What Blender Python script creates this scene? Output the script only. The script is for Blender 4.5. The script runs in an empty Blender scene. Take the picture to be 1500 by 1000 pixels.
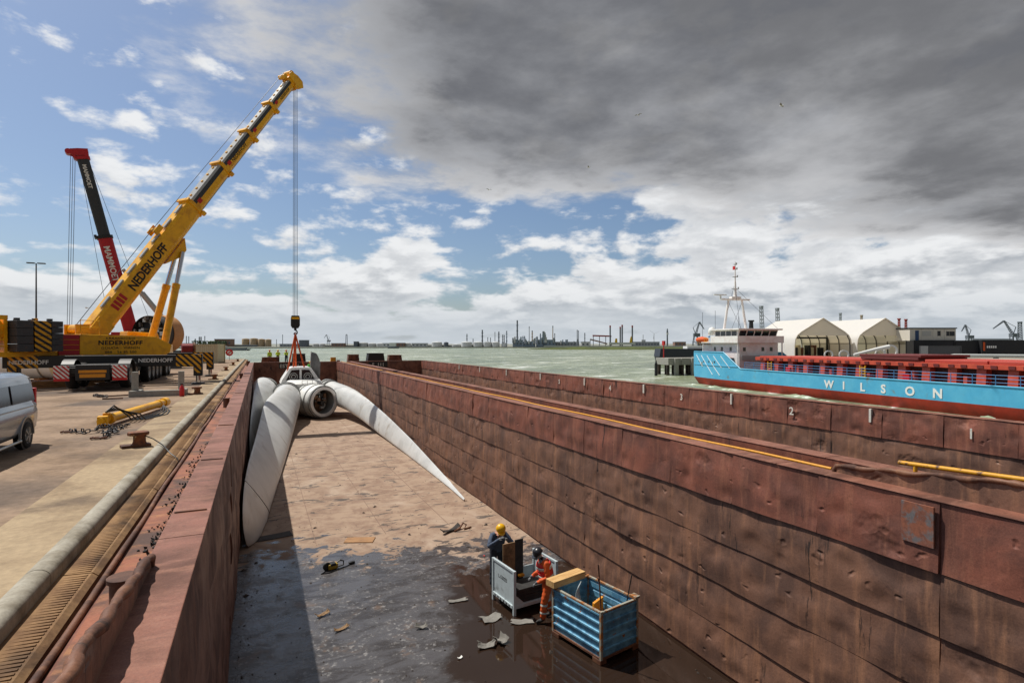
import bpy, bmesh, math, random
import numpy as np
from mathutils import Vector, Matrix, Euler

scene = bpy.context.scene
R = math.radians
rnd = random.Random(7)

# ------------------------------------------------------------------ camera
CAMZ, FPX, HV = 2.7, 820.0, 503.0
YAW = math.atan(370.0 / FPX)
CS, SN = math.cos(YAW), math.sin(YAW)
cam_data = bpy.data.cameras.new('camera')
cam_data.sensor_width = 36.0
cam_data.lens = FPX / 1500.0 * 36.0
cam_data.shift_y = (HV - 500.0) / 1500.0
cam_data.clip_start = 0.05
cam_data.clip_end = 20000
cam = bpy.data.objects.new('camera', cam_data)
scene.collection.objects.link(cam)
cam.location = (0, 0, CAMZ)
cam.rotation_euler = (R(90), 0, -YAW)
scene.camera = cam

# ------------------------------------------------------------------ view / render
scene.view_settings.view_transform = 'Standard'
scene.view_settings.look = 'None'
scene.view_settings.exposure = 0.0
scene.view_settings.gamma = 1.0
scene.view_settings.use_curve_mapping = False
scene.render.engine = 'CYCLES'
scene.cycles.use_denoising = True
scene.cycles.max_bounces = 6
scene.cycles.diffuse_bounces = 3
scene.cycles.glossy_bounces = 3
scene.cycles.transmission_bounces = 4
scene.cycles.caustics_reflective = False
scene.cycles.caustics_refractive = False
scene.cycles.sample_clamp_indirect = 6.0

# ------------------------------------------------------------------ sun
SUN = Vector((-0.37, 0.47, 1.0)).normalized()      # direction towards the sun
sun_data = bpy.data.lights.new('sun', 'SUN')
sun_data.energy = 4.8
sun_data.angle = R(0.55)
sun_data.color = (1.0, 0.955, 0.88)
sun = bpy.data.objects.new('sun', sun_data)
scene.collection.objects.link(sun)
sun.rotation_euler = SUN.to_track_quat('Z', 'Y').to_euler()
SUN_ELEV = math.asin(SUN.z)

# ------------------------------------------------------------------ world: Nishita blue with procedural cloud cover
world = bpy.data.worlds.new('World')
scene.world = world
world.use_nodes = True
wt = world.node_tree
for n in list(wt.nodes):
    wt.nodes.remove(n)


class NT:
    """tiny helper for shader maths"""
    def __init__(self, tree):
        self.t = tree

    def node(self, typ, **kw):
        n = self.t.nodes.new(typ)
        for k, v in kw.items():
            setattr(n, k, v)
        return n

    def put(self, sock, v):
        if v is None:
            return
        if isinstance(v, bpy.types.NodeSocket):
            self.t.links.new(v, sock)
        else:
            try:
                sock.default_value = v
            except Exception:
                sock.default_value = (*v, 1.0) if len(v) == 3 else v[:3]

    def m(self, op, a, b=None, c=None, clamp=False):
        n = self.node('ShaderNodeMath', operation=op, use_clamp=clamp)
        self.put(n.inputs[0], a)
        self.put(n.inputs[1], b)
        self.put(n.inputs[2], c)
        return n.outputs[0]

    def vm(self, op, a, b=None):
        n = self.node('ShaderNodeVectorMath', operation=op)
        self.put(n.inputs[0], a)
        self.put(n.inputs[1], b)
        return n.outputs['Value'] if op in ('DOT_PRODUCT', 'LENGTH', 'DISTANCE') else n.outputs[0]

    def ramp(self, v, lo, hi, a=0.0, b=1.0, smooth=True):
        n = self.node('ShaderNodeMapRange')
        n.interpolation_type = 'SMOOTHSTEP' if smooth else 'LINEAR'
        n.clamp = True
        self.put(n.inputs['Value'], v)
        self.put(n.inputs['From Min'], lo)
        self.put(n.inputs['From Max'], hi)
        self.put(n.inputs['To Min'], a)
        self.put(n.inputs['To Max'], b)
        return n.outputs[0]

    def noise(self, vec, scale, detail=4.0, rough=0.55, dist=0.0, w=None):
        n = self.node('ShaderNodeTexNoise')
        self.put(n.inputs['Vector'], vec)
        n.inputs['Scale'].default_value = scale
        n.inputs['Detail'].default_value = detail
        n.inputs['Roughness'].default_value = rough
        n.inputs['Distortion'].default_value = dist
        return n.outputs[0]

    def mix(self, fac, a, b, blend='MIX'):
        n = self.node('ShaderNodeMix', data_type='RGBA', blend_type=blend)
        self.put(n.inputs[0], fac)
        self.put(n.inputs[6], a)
        self.put(n.inputs[7], b)
        return n.outputs[2]

    def comb(self, x, y, z):
        n = self.node('ShaderNodeCombineXYZ')
        self.put(n.inputs[0], x)
        self.put(n.inputs[1], y)
        self.put(n.inputs[2], z)
        return n.outputs[0]

    def sep(self, v):
        n = self.node('ShaderNodeSeparateXYZ')
        self.put(n.inputs[0], v)
        return n.outputs

    def mapping(self, v, loc=(0, 0, 0), rot=(0, 0, 0), scale=(1, 1, 1)):
        n = self.node('ShaderNodeMapping')
        self.put(n.inputs[0], v)
        n.inputs[1].default_value = loc
        n.inputs[2].default_value = rot
        n.inputs[3].default_value = scale
        return n.outputs[0]


def srgb(r, g, b):
    f = lambda c: (c / 255 / 12.92) if c / 255 <= 0.04045 else ((c / 255 + 0.055) / 1.055) ** 2.4
    return (f(r), f(g), f(b))


W = NT(wt)
SKY_STRENGTH = 0.1
K = 1.0 / SKY_STRENGTH
sky = W.node('ShaderNodeTexSky')
sky.sky_type = 'NISHITA'
sky.sun_disc = False
sky.sun_elevation = SUN_ELEV
sky.sun_rotation = math.atan2(SUN.x, SUN.y)
sky.altitude = 0.0
sky.air_density = 1.0
sky.dust_density = 1.6
sky.ozone_density = 1.3
tc = W.node('ShaderNodeTexCoord')
D = W.vm('NORMALIZE', tc.outputs['Generated'])
dx, dy, dz = W.sep(D)
zc = W.m('MAXIMUM', dz, 0.0)
# cloud sheet: a flat layer overhead with a left edge and a far edge.  Axes: g runs away along bearing YAW, s across it
inv = W.m('DIVIDE', 1.0, W.m('ADD', zc, 0.035))
px = W.m('MULTIPLY', dx, inv)
py = W.m('MULTIPLY', dy, inv)
g = W.m('ADD', W.m('MULTIPLY', px, SN), W.m('MULTIPLY', py, CS))
s = W.m('SUBTRACT', W.m('MULTIPLY', px, CS), W.m('MULTIPLY', py, SN))
P = W.comb(s, g, 0.0)
inv2 = W.m('DIVIDE', 1.0, W.m('ADD', zc, 0.11))
P2 = W.comb(W.m('MULTIPLY', dx, inv2), W.m('MULTIPLY', dy, inv2), W.m('MULTIPLY', zc, 2.0))
n_big = W.noise(P, 0.55, 3.0, 0.5)
n_det = W.noise(W.mapping(P2, loc=(3.1, 1.7, 0)), 1.9, 11.0, 0.60, 0.1)
wob = W.m('ADD', W.m('MULTIPLY', W.m('SUBTRACT', n_big, 0.5), 1.5), W.m('MULTIPLY', W.m('SUBTRACT', n_det, 0.5), 2.3))
edge_l = W.m('ADD', s, 1.02)
edge_f = W.m('MULTIPLY', W.m('SUBTRACT', W.m('ADD', 3.45, W.m('MULTIPLY', W.m('MAXIMUM', s, 0.0), 0.35)), g), 0.8)
inside = W.m('ADD', W.m('MINIMUM', edge_l, edge_f), wob)
sheet_a = W.ramp(inside, -0.10, 0.42)
sheet_deep = W.ramp(inside, 0.0, 0.95)
# sheet colour: white torn rim, grey body with soft mottling
mott = W.noise(W.mapping(P2, loc=(9, 4, 2)), 1.2, 10.0, 0.58, 0.1)
mott2 = W.m('ADD', mott, W.m('MULTIPLY', W.ramp(g, 1.2, 3.4), 0.16))
body = W.mix(W.ramp(mott2, 0.46, 0.86), (*[c * K for c in srgb(110, 111, 115)], 1), (*[c * K for c in srgb(182, 183, 186)], 1))
rimc = W.mix(W.ramp(n_det, 0.38, 0.62), (*[c * K for c in srgb(176, 178, 182)], 1), (*[c * K for c in srgb(232, 232, 233)], 1))
sheet_c = W.mix(sheet_deep, rimc, body)
# cumulus: puffs in direction space (taller towards the horizon)
az = W.m('ARCTAN2', dx, dy)
el = W.m('ARCSINE', zc)
elw = W.m('POWER', W.m('ADD', el, 0.012), 0.72)
arel = W.m('SUBTRACT', az, YAW)


def puffs(loc, scale, lo, hi, cover):
    C1 = W.comb(W.m('MULTIPLY', dx, 3.4), W.m('MULTIPLY', dy, 3.4), W.m('MULTIPLY', elw, 7.0))
    cn = W.noise(W.mapping(C1, loc=loc), scale, 10.0, 0.57, 0.1)
    cn2 = W.noise(W.mapping(C1, loc=(loc[0] + 0.05 / scale, loc[1] - 0.05 / scale, loc[2] + 0.22 / scale)), scale, 6.0, 0.57, 0.1)
    dens = W.m('ADD', cn, cover) if cover is not None else cn
    a_ = W.ramp(dens, lo, hi)
    lit = W.ramp(W.m('SUBTRACT', cn, cn2), -0.09, 0.09)
    thick = W.ramp(dens, lo + 0.06, hi + 0.2)
    cl = W.mix(W.ramp(el, 0.0, 0.12), (*[c * K for c in srgb(212, 217, 222)], 1), (*[c * K for c in srgb(240, 241, 242)], 1))
    cs = W.mix(W.ramp(el, 0.0, 0.14), (*[c * K for c in srgb(176, 185, 194)], 1), (*[c * K for c in srgb(166, 171, 178)], 1))
    return a_, W.mix(W.m('MULTIPLY', W.m('SUBTRACT', 1.0, lit), W.m('ADD', 0.35, W.m('MULTIPLY', thick, 0.65))), cl, cs)


# a bank that thickens towards the horizon and the right, and small scattered puffs higher up
cover = W.m('ADD', W.m('MULTIPLY', W.ramp(el, 0.22, 0.02), 0.20), W.m('MULTIPLY', W.ramp(arel, -0.15, 0.5), 0.15))
cum_a, cum_c = puffs((1.35, 0.4, 0.2), 1.7, 0.555, 0.65, cover)
small_a, small_c = puffs((7.3, 2.1, 5.2), 2.9, 0.565, 0.70, None)
bank = W.ramp(el, 0.085, -0.01, 0.0, 0.80)
sky_c = W.mix(1.0, sky.outputs[0], (0.80, 0.88, 0.97, 1), 'MULTIPLY')
c00 = W.mix(W.m('MULTIPLY', small_a, 0.85), sky_c, small_c)
c0 = W.mix(W.m('MULTIPLY', cum_a, 0.96), c00, cum_c)
c1 = W.mix(bank, c0, (*[c * K for c in srgb(192, 201, 209)], 1))
c1b = W.mix(W.m('MULTIPLY', cum_a, W.m('MULTIPLY', bank, 0.5)), c1, cum_c)
c2 = W.mix(W.m('MULTIPLY', sheet_a, 0.97), c1b, sheet_c)
bg = W.node('ShaderNodeBackground')
W.put(bg.inputs[0], c2)
bg.inputs[1].default_value = SKY_STRENGTH
wo = W.node('ShaderNodeOutputWorld')
wt.links.new(bg.outputs[0], wo.inputs[0])

# ------------------------------------------------------------------ helpers
COL = scene.collection


def at(u, v, d):
    """point of the place lying d metres in front of the viewpoint, on the sight line of (u, v)"""
    r = (u - 750.0) / FPX * d
    return Vector((r * CS + d * SN, -r * SN + d * CS, CAMZ - (v - HV) / FPX * d))


def on_level(u, v, z):
    return at(u, v, (CAMZ - z) * FPX / (v - HV))


def put_props(o, label=None, cat=None, group=None, kind=None):
    if label:
        o['label'] = label
    if cat:
        o['category'] = cat
    if group:
        o['group'] = group
    if kind:
        o['kind'] = kind
    return o


def thing(name, label, cat, loc=(0, 0, 0), rz=0.0, group=None):
    o = bpy.data.objects.new(name, None)
    COL.objects.link(o)
    o.empty_display_size = 0.3
    o.location = loc
    o.rotation_euler = (0, 0, rz)
    return put_props(o, label, cat, group)


def copy_tree(o, parent=None):
    c = o.copy()
    COL.objects.link(c)
    c.parent = parent
    for ch in list(o.children):
        copy_tree(ch, c)
    return c


class MB:
    """collects shapes, builds one mesh object"""
    def __init__(self):
        self.v, self.f, self.mi = [], [], []
        self.M = Matrix.Identity(4)
        self.cur = 0

    def add(self, vs, fs):
        b = len(self.v)
        for p in vs:
            self.v.append(tuple(self.M @ Vector(p)))
        for f in fs:
            self.f.append(tuple(i + b for i in f))
            self.mi.append(self.cur)
        return self

    def box(self, x0, x1, y0, y1, z0, z1):
        vs = [(x0, y0, z0), (x1, y0, z0), (x1, y1, z0), (x0, y1, z0), (x0, y0, z1), (x1, y0, z1), (x1, y1, z1), (x0, y1, z1)]
        return self.add(vs, [(0, 3, 2, 1), (4, 5, 6, 7), (0, 1, 5, 4), (1, 2, 6, 5), (2, 3, 7, 6), (3, 0, 4, 7)])

    def cbox(self, c, sx, sy, sz, rz=0.0):
        M0 = self.M
        self.M = M0 @ Matrix.Translation(c) @ Matrix.Rotation(rz, 4, 'Z')
        self.box(-sx / 2, sx / 2, -sy / 2, sy / 2, -sz / 2, sz / 2)
        self.M = M0
        return self

    def prism(self, poly, a, b, axis='Y'):
        """polygon (list of 2-tuples) pushed along an axis; axis Y: (x,z); X: (y,z); Z: (x,y)"""
        n = len(poly)

        def p(q, t):
            return {'Y': (q[0], t, q[1]), 'X': (t, q[0], q[1]), 'Z': (q[0], q[1], t)}[axis]
        vs = [p(q, a) for q in poly] + [p(q, b) for q in poly]
        fs = [(i, (i + 1) % n, n + (i + 1) % n, n + i) for i in range(n)]
        fs += [tuple(reversed(range(n))), tuple(range(n, 2 * n))]
        return self.add(vs, fs)

    def cyl(self, p0, p1, r0, r1=None, n=12, caps=True):
        r1 = r0 if r1 is None else r1
        p0, p1 = Vector(p0), Vector(p1)
        q = (p1 - p0).to_track_quat('Z', 'Y').to_matrix()
        vs, fs = [], []
        for p, r in ((p0, r0), (p1, r1)):
            for i in range(n):
                a = 2 * math.pi * i / n
                vs.append(p + q @ Vector((r * math.cos(a), r * math.sin(a), 0)))
        fs = [(i, (i + 1) % n, n + (i + 1) % n, n + i) for i in range(n)]
        if caps:
            fs += [tuple(reversed(range(n))), tuple(range(n, 2 * n))]
        return self.add(vs, fs)

    def tube(self, pts, r, n=6, caps=True):
        pts = [Vector(p) for p in pts]
        rs = r if isinstance(r, (list, tuple)) else [r] * len(pts)
        vs, fs = [], []
        up = None
        for i, p in enumerate(pts):
            t = (pts[min(i + 1, len(pts) - 1)] - pts[max(i - 1, 0)]).normalized()
            if up is None:
                up = t.orthogonal().normalized()
            up = (up - t * up.dot(t))
            up = up.normalized() if up.length > 1e-6 else t.orthogonal().normalized()
            w = t.cross(up)
            for k in range(n):
                a = 2 * math.pi * k / n
                vs.append(p + (up * math.cos(a) + w * math.sin(a)) * rs[i])
        for i in range(len(pts) - 1):
            for k in range(n):
                a, b = i * n + k, i * n + (k + 1) % n
                fs.append((a, b, b + n, a + n))
        if caps:
            fs += [tuple(reversed(range(n))), tuple(range(len(vs) - n, len(vs)))]
        return self.add(vs, fs)

    def bar(self, p0, p1, w, h):
        """square-section bar between two points"""
        p0, p1 = Vector(p0), Vector(p1)
        t = (p1 - p0).normalized()
        ref = Vector((0, 0, 1)) if abs(t.z) < 0.95 else Vector((0, 1, 0))
        a = t.cross(ref).normalized() * w / 2
        b = a.cross(t).normalized() * h / 2
        vs = [p + q for p in (p0, p1) for q in (-a - b, a - b, a + b, -a + b)]
        return self.add(vs, [(0, 1, 5, 4), (1, 2, 6, 5), (2, 3, 7, 6), (3, 0, 4, 7), (3, 2, 1, 0), (4, 5, 6, 7)])

    def lathe(self, prof, n=20, axis_p=(0, 0, 0), axis_d=(0, 0, 1), closed=True):
        """profile of (radius, along)"""
        o = Vector(axis_p)
        q = Vector(axis_d).normalized().to_track_quat('Z', 'Y').to_matrix()
        vs, fs = [], []
        for (r, h) in prof:
            for i in range(n):
                a = 2 * math.pi * i / n
                vs.append(o + q @ Vector((r * math.cos(a), r * math.sin(a), h)))
        for j in range(len(prof) - 1):
            for i in range(n):
                a, b = j * n + i, j * n + (i + 1) % n
                fs.append((a, b, b + n, a + n))
        if closed:
            fs += [tuple(reversed(range(n))), tuple(range(len(vs) - n, len(vs)))]
        return self.add(vs, fs)

    def grid(self, pts):
        """pts[i][j] -> surface"""
        nu, nv = len(pts), len(pts[0])
        vs = [p for row in pts for p in row]
        fs = [(i * nv + j, (i + 1) * nv + j, (i + 1) * nv + j + 1, i * nv + j + 1) for i in range(nu - 1) for j in range(nv - 1)]
        return self.add(vs, fs)

    def loft(self, rings, caps=True):
        n = len(rings[0])
        vs = [p for r in rings for p in r]
        fs = []
        for j in range(len(rings) - 1):
            for i in range(n):
                a, b = j * n + i, j * n + (i + 1) % n
                fs.append((a, b, b + n, a + n))
        if caps:
            fs += [tuple(reversed(range(n))), tuple(range(len(vs) - n, len(vs)))]
        return self.add(vs, fs)

    def mesh(self, name, mats):
        me = bpy.data.meshes.new(name)
        me.from_pydata(self.v, [], self.f)
        for m_ in (mats if isinstance(mats, (list, tuple)) else [mats]):
            me.materials.append(m_)
        me.polygons.foreach_set('material_index', self.mi)
        bm = bmesh.new()
        bm.from_mesh(me)
        bmesh.ops.recalc_face_normals(bm, faces=bm.faces)
        bm.to_mesh(me)
        bm.free()
        return me

    def build(self, name, mats, parent=None, smooth=None, bevel=0.0, loc=None, rz=None, recalc=True):
        me = self.mesh(name, mats)
        return link(name, me, parent, smooth, bevel, loc, rz)


def link(name, me, parent=None, smooth=None, bevel=0.0, loc=None, rz=None):
    o = bpy.data.objects.new(name, me)
    COL.objects.link(o)
    o.parent = parent
    if smooth is not None:
        me.shade_smooth()
        if smooth < 180:
            try:
                me.set_sharp_from_angle(angle=R(smooth))
            except Exception:
                pass
    if bevel:
        b = o.modifiers.new('bevel', 'BEVEL')
        b.width = bevel
        b.segments = 2
        b.limit_method = 'ANGLE'
        b.angle_limit = R(40)
        b.harden_normals = False
    if loc is not None:
        o.location = loc
    if rz is not None:
        o.rotation_euler = (0, 0, rz)
    return o


def structure(o):
    o['kind'] = 'structure'
    return o


def text(name, body, size, mat_, parent, M, bold=0.0, depth=0.004, align='LEFT', space=1.0, sx=1.0):
    """flat lettering; M maps text x (reading), y (up), z (out of the surface)"""
    cu = bpy.data.curves.new(name, 'FONT')
    cu.body = body
    cu.size = size
    cu.offset = bold * size
    cu.extrude = depth
    cu.align_x = align
    cu.space_character = space
    cu.resolution_u = 3
    tmp = bpy.data.objects.new(name + '_tmp', cu)
    COL.objects.link(tmp)
    dg = bpy.context.evaluated_depsgraph_get()
    me = bpy.data.meshes.new_from_object(tmp.evaluated_get(dg))
    bpy.data.objects.remove(tmp)
    bpy.data.curves.remove(cu)
    me.name = name
    me.transform(M @ Matrix.Diagonal((sx, 1, 1, 1)))
    me.materials.clear()
    me.materials.append(mat_)
    o = bpy.data.objects.new(name, me)
    COL.objects.link(o)
    o.parent = parent
    return o


def frame(origin, xdir, ydir):
    x = Vector(xdir).normalized()
    y = Vector(ydir)
    y = (y - x * y.dot(x)).normalized()
    z = x.cross(y)
    M = Matrix((x, y, z)).transposed().to_4x4()
    M.translation = Vector(origin)
    return M


# ------------------------------------------------------------------ materials
MAT = {}


def material(name, col, rough=0.6, metal=0.0, var=None, vscale=2.0, vlo=0.4, vhi=0.65, fine=0.0, fscale=30.0, bump=0.0, bscale=20.0,
             spec=0.5, coords='Object', stretch=(1, 1, 1), coat=0.0, rvar=0.0, third=None, tscale=0.7, tlo=0.55, thi=0.7):
    m = bpy.data.materials.new(name)
    m.use_nodes = True
    t = NT(m.node_tree)
    b = m.node_tree.nodes['Principled BSDF']
    b.inputs['Roughness'].default_value = rough
    b.inputs['Metallic'].default_value = metal
    b.inputs['Specular IOR Level'].default_value = spec
    if coat:
        b.inputs['Coat Weight'].default_value = coat
        b.inputs['Coat Roughness'].default_value = 0.08
    vec = t.node('ShaderNodeTexCoord').outputs[coords]
    if stretch != (1, 1, 1):
        vec = t.mapping(vec, scale=stretch)
    c = (*col, 1)
    if var:
        n = t.noise(vec, vscale, 6.0, 0.62, 0.3)
        f = t.ramp(n, vlo, vhi)
        c = t.mix(f, c, (*var, 1))
        if rvar:
            t.put(b.inputs['Roughness'], t.m('ADD', rough, t.m('MULTIPLY', t.m('SUBTRACT', n, 0.5), rvar), clamp=True))
    if third:
        n3 = t.noise(t.mapping(vec, loc=(5.2, 1.3, 8.1)), tscale, 5.0, 0.6, 0.4)
        c = t.mix(t.ramp(n3, tlo, thi), c, (*third, 1))
    if fine:
        n2 = t.noise(vec, fscale, 4.0, 0.7)
        k = t.ramp(n2, 0.25, 0.75, 1.0 - fine, 1.0 + fine, smooth=False)
        mm = t.node('ShaderNodeVectorMath', operation='SCALE')
        t.put(mm.inputs[0], c)
        t.put(mm.inputs['Scale'], k)
        c = mm.outputs[0]
    t.put(b.inputs['Base Color'], c)
    if bump:
        bn = t.node('ShaderNodeBump')
        bn.inputs['Strength'].default_value = min(1.0, bump)
        bn.inputs['Distance'].default_value = 0.02
        t.put(bn.inputs['Height'], t.noise(vec, bscale, 5.0, 0.6))
        t.put(b.inputs['Normal'], bn.outputs[0])
    MAT[name] = m
    return m


def plain(name, rgb, rough=0.5, metal=0.0, fine=0.08, fscale=6.0, spec=0.5, **kw):
    return material(name, srgb(*rgb), rough, metal, fine=fine, fscale=fscale, spec=spec, **kw)

# ================================================================== MATERIALS USED BY THE SETTING
def rust_wall(name, base, dark, pale, streak=0.5, pits=0.0):
    m = bpy.data.materials.new(name)
    m.use_nodes = True
    t = NT(m.node_tree)
    b = m.node_tree.nodes['Principled BSDF']
    b.inputs['Roughness'].default_value = 0.62
    b.inputs['Specular IOR Level'].default_value = 0.35
    geo = t.node('ShaderNodeNewGeometry').outputs['Position']
    n1 = t.noise(geo, 1.1, 8.0, 0.62, 0.4)
    n2 = t.noise(t.mapping(geo, scale=(1.0, 3.2, 0.35)), 1.6, 6.0, 0.65)       # run-down streaks
    n3 = t.noise(geo, 7.0, 6.0, 0.7)
    c = t.mix(t.ramp(n1, 0.36, 0.66), (*base, 1), (*dark, 1))
    c = t.mix(t.m('MULTIPLY', t.ramp(n2, 0.48, 0.7), streak), c, (*pale, 1))
    c = t.mix(t.m('MULTIPLY', t.ramp(n3, 0.58, 0.72), 0.55), c, (*[x * 0.45 for x in dark], 1))
    n6 = t.noise(t.mapping(geo, scale=(1.0, 5.0, 0.55)), 1.3, 5.0, 0.7)
    n7 = t.noise(geo, 0.35, 2.0, 0.5)
    c = t.mix(t.m('MULTIPLY', t.m('MULTIPLY', t.ramp(n6, 0.60, 0.64), t.ramp(n7, 0.50, 0.60)), 0.85), c, (*srgb(34, 30, 29), 1))
    n4 = t.noise(geo, 45.0, 3.0, 0.7)
    mm = t.node('ShaderNodeVectorMath', operation='SCALE')
    t.put(mm.inputs[0], c)
    t.put(mm.inputs['Scale'], t.ramp(n4, 0.25, 0.75, 0.78, 1.22, smooth=False))
    t.put(b.inputs['Base Color'], mm.outputs[0])
    t.put(b.inputs['Roughness'], t.ramp(n1, 0.3, 0.7, 0.5, 0.78))
    bn = t.node('ShaderNodeBump')
    bn.inputs['Strength'].default_value = 0.45
    bn.inputs['Distance'].default_value = 0.012
    t.put(bn.inputs['Height'], t.noise(geo, 14.0, 6.0, 0.65))
    nrm_ = bn.outputs[0]
    if pits:
        # beaten dimples: small round hollows of uneven size, and long soft waves
        vec = geo
        for sc_, r0, dist in ((1.3, 0.24, 0.055), (2.9, 0.13, 0.022)):
            vo = t.node('ShaderNodeTexVoronoi')
            vo.inputs['Scale'].default_value = sc_
            vo.inputs['Randomness'].default_value = 1.0
            dn = t.node('ShaderNodeTexNoise')
            dn.inputs['Scale'].default_value = 3.0
            t.put(dn.inputs['Vector'], geo)
            sc2 = t.node('ShaderNodeVectorMath', operation='SCALE')
            t.put(sc2.inputs[0], dn.outputs['Color'])
            sc2.inputs['Scale'].default_value = 0.35
            t.put(vo.inputs['Vector'], t.mapping(t.vm('ADD', vec, sc2.outputs[0]), scale=(1.0, 0.75, 1.15)))
            on = t.m('GREATER_THAN', t.sep(vo.outputs['Color'])[0], 0.58)
            hgt = t.m('MULTIPLY', t.ramp(vo.outputs['Distance'], 0.0, r0 * 1.7, 1.0, 0.0), on)
            b2 = t.node('ShaderNodeBump')
            b2.invert = True
            b2.inputs['Strength'].default_value = 1.0
            b2.inputs['Distance'].default_value = dist * pits
            t.put(b2.inputs['Height'], hgt)
            t.put(b2.inputs['Normal'], nrm_)
            nrm_ = b2.outputs[0]
            pit = t.m('MULTIPLY', t.m('MULTIPLY', t.ramp(vo.outputs['Distance'], 0.02, r0 * 0.55, 1.0, 0.0), on), 0.22)
            cc = t.mix(pit, mm.outputs[0] if sc_ < 2 else cc, (*[x * 0.35 for x in dark], 1))
        t.put(b.inputs['Base Color'], cc)
    t.put(b.inputs['Normal'], nrm_)
    MAT[name] = m
    return m


rust_wall('strake_red', srgb(134, 82, 66), srgb(98, 62, 52), srgb(160, 106, 82), pits=1.0)
rust_wall('strake_brown', srgb(124, 90, 73), srgb(88, 64, 54), srgb(158, 114, 86), 0.6, pits=1.0)
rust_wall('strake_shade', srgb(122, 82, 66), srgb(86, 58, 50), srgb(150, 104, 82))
rust_wall('barge_steel', srgb(130, 78, 60), srgb(96, 58, 48), srgb(156, 104, 80))
rust_wall('coaming_top', srgb(138, 90, 73), srgb(96, 62, 50), srgb(162, 116, 96), 0.5)
rust_wall('side_deck', srgb(150, 88, 58), srgb(80, 58, 50), srgb(178, 122, 78), 0.6)
rust_wall('rust_bits', srgb(118, 78, 56), srgb(72, 48, 40), srgb(150, 106, 76))
plain('white_mark', (215, 212, 200), 0.7, fine=0.15, fscale=12)
plain('yellow_pipe', (205, 140, 20), 0.5, fine=0.25, fscale=14)
plain('black_steel', (30, 29, 28), 0.6, fine=0.2)
plain('coal', (24, 22, 22), 0.85, fine=0.4, fscale=30, bump=1.0, bscale=18)

# hold floor: dry tan rust further in, wet dark film near the stern
m = bpy.data.materials.new('hold_floor')
m.use_nodes = True
t = NT(m.node_tree)
b = m.node_tree.nodes['Principled BSDF']
geo = t.node('ShaderNodeNewGeometry').outputs['Position']
gx, gy, gz = t.sep(geo)
n1 = t.noise(geo, 0.45, 6.0, 0.6, 0.5)
n2 = t.noise(geo, 1.7, 7.0, 0.65, 0.4)
n3 = t.noise(geo, 9.0, 5.0, 0.7)
n4 = t.noise(t.mapping(geo, rot=(0, 0, 0.5), scale=(1.0, 2.4, 1)), 0.9, 7.0, 0.65, 0.8)
dry = t.mix(t.ramp(n2, 0.38, 0.66), (*srgb(158, 134, 113), 1), (*srgb(132, 106, 88), 1))
dry = t.mix(t.ramp(n1, 0.52, 0.72), dry, (*srgb(170, 149, 130), 1))
tarmask = t.m('MULTIPLY', t.ramp(n4, 0.575, 0.62), t.ramp(gy, 52.0, 24.0))
dry = t.mix(t.m('MULTIPLY', tarmask, 0.85), dry, (*srgb(62, 56, 54), 1))
edge = t.m('ADD', gy, t.m('MULTIPLY', gx, 0.28))
edge = t.m('ADD', edge, t.m('MULTIPLY', t.m('SUBTRACT', n1, 0.5), 7.0))
edge = t.m('ADD', edge, t.m('MULTIPLY', t.m('SUBTRACT', n2, 0.5), 7.5))
wet = t.ramp(edge, 19.4, 18.7)
# the low side along the right wall holds standing water
low = t.m('ADD', t.m('SUBTRACT', gx, t.m('MULTIPLY', gy, 0.26)), t.m('ADD', t.m('MULTIPLY', n1, 3.0), t.m('MULTIPLY', n2, 1.2)))
pool = t.m('MULTIPLY', t.ramp(low, 2.7, 3.3), t.ramp(edge, 17.6, 16.6))
sludge = t.mix(t.ramp(n4, 0.42, 0.62), (*srgb(80, 78, 80), 1), (*srgb(54, 49, 47), 1))
sludge = t.mix(t.m('MULTIPLY', t.ramp(n3, 0.52, 0.66), t.ramp(n2, 0.42, 0.58)), sludge, (*srgb(138, 136, 135), 1))
sludge = t.mix(t.m('MULTIPLY', t.ramp(n2, 0.56, 0.7), 0.7), sludge, (*srgb(104, 82, 66), 1))
c = t.mix(wet, dry, sludge)
c = t.mix(pool, c, (*srgb(46, 34, 27), 1))
t.put(b.inputs['Base Color'], c)
rr = t.mix(wet, (0.8, 0.8, 0.8, 1), t.mix(t.ramp(n2, 0.35, 0.65), (0.16, 0.16, 0.16, 1), (0.46, 0.46, 0.46, 1)))
rr = t.mix(pool, rr, (0.03, 0.03, 0.03, 1))
t.put(b.inputs['Roughness'], rr)
bn = t.node('ShaderNodeBump')
t.put(bn.inputs['Strength'], t.m('SUBTRACT', 0.5, t.m('MULTIPLY', pool, 0.48)))
bn.inputs['Distance'].default_value = 0.03
t.put(bn.inputs['Height'], t.m('ADD', n2, t.m('MULTIPLY', n3, 0.35)))
t.put(b.inputs['Normal'], bn.outputs[0])
MAT['hold_floor'] = m

# water
m = bpy.data.materials.new('harbour_water')
m.use_nodes = True
t = NT(m.node_tree)
b = m.node_tree.nodes['Principled BSDF']
geo = t.node('ShaderNodeNewGeometry').outputs['Position']
wv = t.mapping(geo, rot=(0, 0, R(20)), scale=(0.6, 1.0, 1.0))
n1 = t.noise(wv, 0.30, 7.0, 0.62, 0.4)
n2 = t.noise(geo, 0.012, 3.0, 0.5)
n3 = t.noise(wv, 0.085, 6.0, 0.65, 0.5)
c = t.mix(t.ramp(n2, 0.35, 0.65), (*srgb(136, 146, 116), 1), (*srgb(156, 162, 132), 1))
c = t.mix(t.ramp(n3, 0.38, 0.64), (*srgb(104, 114, 90), 1), c)
c = t.mix(t.ramp(n1, 0.52, 0.70), c, (*srgb(180, 186, 162), 1))
foam = t.m('MULTIPLY', t.ramp(n3, 0.545, 0.60), t.ramp(n1, 0.52, 0.57))
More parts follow.
